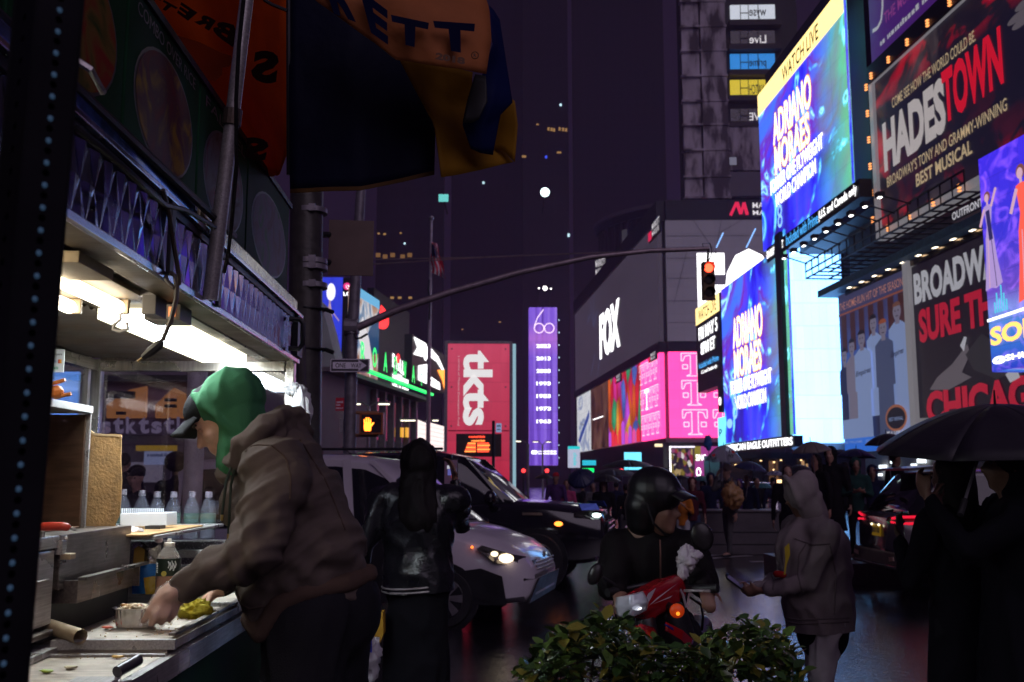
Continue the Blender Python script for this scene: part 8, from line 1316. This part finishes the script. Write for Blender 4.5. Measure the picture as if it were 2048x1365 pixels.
for (px, py, wpx, Y, lb) in ((1256, 920, 108, 44, 'wide black market parasol, the higher of the pair'), (1226, 938, 112, 42, 'wide black market parasol, the lower of the pair')): umbrella(lb, W(px, py, Y), wpx/2/F*Y, 2.4, ucm['black'], (0,0,1), drop=.26, name='market_parasol', group='parasols on the plaza')
def caru(px, Y, c, lb): t = thing('distant_light', lb, 'lamp', W(px, 940, Y)); p = W(px, 942, Y); MB().ball(p, .13, 8).build('lamp', c, t, smooth='all'); MB().tube([p, (p.x, p.y, ST)], .05, 6).build('post', dkmetal, t)
for i, (x, lb) in enumerate(((1027, 'red signal lamp at the foot of the ticket sign'), (1047, 'small red lamp left of the violet tower foot'), (1094, 'orange red lamp under the violet tower'), (1243, 'red tail glow under the parasols'))): caru(x, 60, em('distant_red', (1,.04,.04), 3), lb)
# ================================================================ what shows through the cart window
kio = thing('kiosk_building', 'kiosk with grey stktstk letters behind the cart window', 'building', W(280, HY, 15)); kfz = Facade(280, 15, dirv=(1, .06, 0)); mau = pm('kiosk_mauve', (.22,.17,.22), .6, scale=1)
slab_on(kfz, 60, 600, 690, 960, 280, 0, .3, 'wall', mau, kio); slab_on(kfz, 60, 600, 888, 1010, 280, .02, .1, 'base_wall', pm('kiosk_base', (.10,.08,.11), .5), kio); slab_on(kfz, 60, 600, 752, 764, 280, .15, .2, 'beam', dkmetal, kio)
for x0, pts in ((255, ((222,812),(268,782),(300,775),(298,838),(222,838))), (340, ((318,838),(318,812),(355,778),(420,812),(420,838)))): MB().prism([kfz.P(*kfz.uz(x, y), .2) for x, y in pts], kfz.n*-.1).build('amber_panel', em('amber_wall', (.55,.22,.07), .38), kio)
for (a, b, c, d) in ((225,786,280,800),(340,800,362,806),(340,812,362,818),(245,826,262,832)): slab_on(kfz, a, c, b, d, a, .3, .08, 'bracket', dkmetal, kio)
for i, ch in enumerate('stktstk'): v, f = text_data(ch, .04); x0 = 212 + 25*i; MB().add([kfz.P(*kfz.uz(x0 + 21*a, 869 - (24 + 9*(ch in 'tk'))*b), .24) for a, b in v], f).build('letter', em('letter_mauve', (.30,.24,.36), .35), kio, fixn=False)
slab_on(kfz, 215, 520, 836, 872, 300, .12, .1, 'sign_board', pm('board_mauve', (.12,.09,.13), .6), kio); slab_on(kfz, 280, 360, 892, 903, 300, .2, .05, 'yellow_strip', em('yellow_strip', (.5,.3,.03), .35), kio); q = Panel(kfz, 288, 352, (320, 903), (320, 930), .2, .05, parent=kio, mat=em('poster_blue', (.3,.34,.55), .4)); scribble(q, .1, .9, .6, .85, MATS['ink_navy']); slab_on(kfz, 225, 330, 925, 965, 280, .16, .05, 'white_panel', em('panel_lilac', (.3,.26,.34), .3), kio)
col_ = thing('steel_column', 'round brushed column seen through the rear window', 'column', (W(386, HY, 9).x, 9, 0)); MB().lathe([(.085,0),(.085,3.2)], (W(386, HY, 9).x, 9, 0), 24).build('shaft', pm('column_steel', (.75,.72,.66), .35, .1), col_, smooth=True); MB().lathe([(.12,0),(.12,.05)], (W(386, HY, 9).x, 9, 0), 24).build('base', dkmetal, col_)
bp_ = Panel(Facade(140, 20, dirv=(1, .1, 0)), 100, 172, (140, 680), (140, 812), 0, .3, 'led_screen', 'blue screen glimpsed through the cart side window', 'screen', em('screen_azure', (.08,.26,.8), .8)); bp_.rect(.7, 1, 0, 1, em('screen_azure_light', (.15,.45,1), .9))
onl('man in black cap reading behind the rear window', 276, 936, 11.0, 250, 'black', 'cap', skin=skinA, base=0); onl('man in dark cap leaning over behind the rear window', 301, 930, 11.2, 200, 'black', 'cap', skin=skinA, base=0, lean=.2); onl('figure with a round afro behind the rear window', 352, 912, 11.8, 90, 'black', 'afro', skin=skinD, base=0); onl('dark figure at the edge of the brown board outside', 246, 905, 12.2, 90, 'black', base=0)
# ================================================================ wet shrub in the near planter
sh_ = thing('shrub', 'low wet leafy green shrub in the near planter', 'shrub', (W(1330, HY, 2.55).x, 2.55, 0)); pl = thing('planter', 'dark square planter holding the wet shrub', 'planter', (W(1330, HY, 2.55).x, 2.55, 0)); px0, px1 = W(1080, HY, 2.5).x, W(1570, HY, 2.5).x
MB().box((px0, 2.25, 0), (px1, 2.95, .74)).build('tub', pm('planter_dark', (.03,.028,.026), .6, bump=.3), pl, bevel=.02); MB().box((px0+.03, 2.28, .741), (px1-.03, 2.92, .76)).build('soil', pm('soil', (.02,.014,.01), .9, bump=.8, bscale=30), pl)
lm = MB(); lm.add([(0,0,0),(.35,.42,.06),(0,.45,-.03),(-.35,.42,.06),(.22,.8,.02),(0,.82,-.05),(-.22,.8,.02),(0,1.05,-.10)], [(0,1,2),(0,2,3),(2,1,4,5),(3,2,5,6),(5,4,7),(6,5,7)]); leaf_me = []
for nm, c in (('leaf_green', (.09,.17,.03)), ('leaf_dark', (.035,.085,.02)), ('leaf_olive', (.24,.23,.035))): me = lm.mesh('leaf'); m = pm(nm, c, .3, var=.35, scale=25, spec=.6); me.materials.append(m); me.shade_smooth(); leaf_me.append(me)
def top(px):
    return interp([(1050, 1345), (1090, 1300), (1150, 1252), (1200, 1234), (1235, 1246), (1290, 1282), (1340, 1308), (1390, 1306), (1430, 1276), (1480, 1250), (1530, 1262), (1575, 1290), (1600, 1345)], px)
rd = random.Random(12); L_all = []
for i in range(2600):
    px = rd.uniform(1045, 1605); Y = rd.uniform(2.3, 2.9); tp = top(px) + rd.gauss(0, 7) + 30*mnoise.noise(V((px*.03, Y*6, 0))); py = tp + abs(rd.gauss(0, 60)) - (14 if rd.random() < .08 else 0) + (Y-2.3)*10; L_all.append((py - tp + (Y-2.3)*70, px, py, Y))
L_all.sort(); rest = MB(); base_l = [v.co.copy() for v in leaf_me[0].vertices]; fc_ = [tuple(p.vertices) for p in leaf_me[0].polygons]; rm = [MB(), MB(), MB()]; shi = wm(sh_).inverted()
for i, (k, px, py, Y) in enumerate(L_all):
    c = W(px, py, Y); s_ = rd.uniform(.024, .046); mt = M.Translation(c) @ M.Rotation(rd.uniform(0, 6.28), 4, 'Z') @ M.Rotation(rd.uniform(-.7, 1.0), 4, 'X') @ M.Rotation(rd.uniform(-.6, .6), 4, 'Y') @ M.Scale(s_, 4); ci = rd.choice((0, 0, 1, 1, 2))
    if i < 300: o = bpy.data.objects.new('leaf', leaf_me[ci]); C.objects.link(o); o.parent = sh_; o.matrix_local = shi @ mt
    else: rm[ci].add([mt @ v for v in base_l], fc_)
for ci in range(3): o = rm[ci].build('foliage', leaf_me[ci].materials[0], sh_, fixn=False, smooth='all'); o['kind'] = 'stuff'
for i in range(26): px = rd.uniform(1080, 1570); a = V((W(px, HY, 2.6).x*.96, 2.6, .75)); b = W(px + rd.uniform(-25, 25), top(px) + 22, rd.uniform(2.4, 2.8)); MB().tube([a, (a+b)/2 + V((rd.uniform(-.03,.03),0,0)), b], [.005, .004, .002], 5).build('stem', pm('twig', (.05,.035,.02), .7), sh_)
dr = MB()
for i in range(170): k, px, py, Y = L_all[rd.randrange(0, 900)]; dr.ball(W(px, py - 2, Y - .02), rd.uniform(.0018, .0036), 6)
o = dr.build('raindrops', pm('water_bead', (.9,.92,1), .04, 1, var=.02, rvar=.02), sh_, smooth='all'); o['kind'] = 'stuff'

bpy.data.scenes.remove(TS)
# ================================================================ rainy air
hz = MB().box((-960, -70, ST - 1), (960, 1560, 480)).build('haze', None); hm2 = bpy.data.materials.new('rainy_air'); hm2.use_nodes = True; hn = hm2.node_tree; hn.nodes.remove(hn.nodes['Principled BSDF']); pv = hn.nodes.new('ShaderNodeVolumePrincipled'); pv.inputs['Color'].default_value = (.70, .50, .95, 1); pv.inputs['Density'].default_value = .0012; pv.inputs['Anisotropy'].default_value = .25
hn.links.new(pv.outputs[0], [x for x in hn.nodes if x.type == 'OUTPUT_MATERIAL'][0].inputs['Volume']); hz.data.materials.append(hm2); tag(hz, 'thin rainy night air over the whole square', kind='stuff'); sc.cycles.volume_bounces = 0
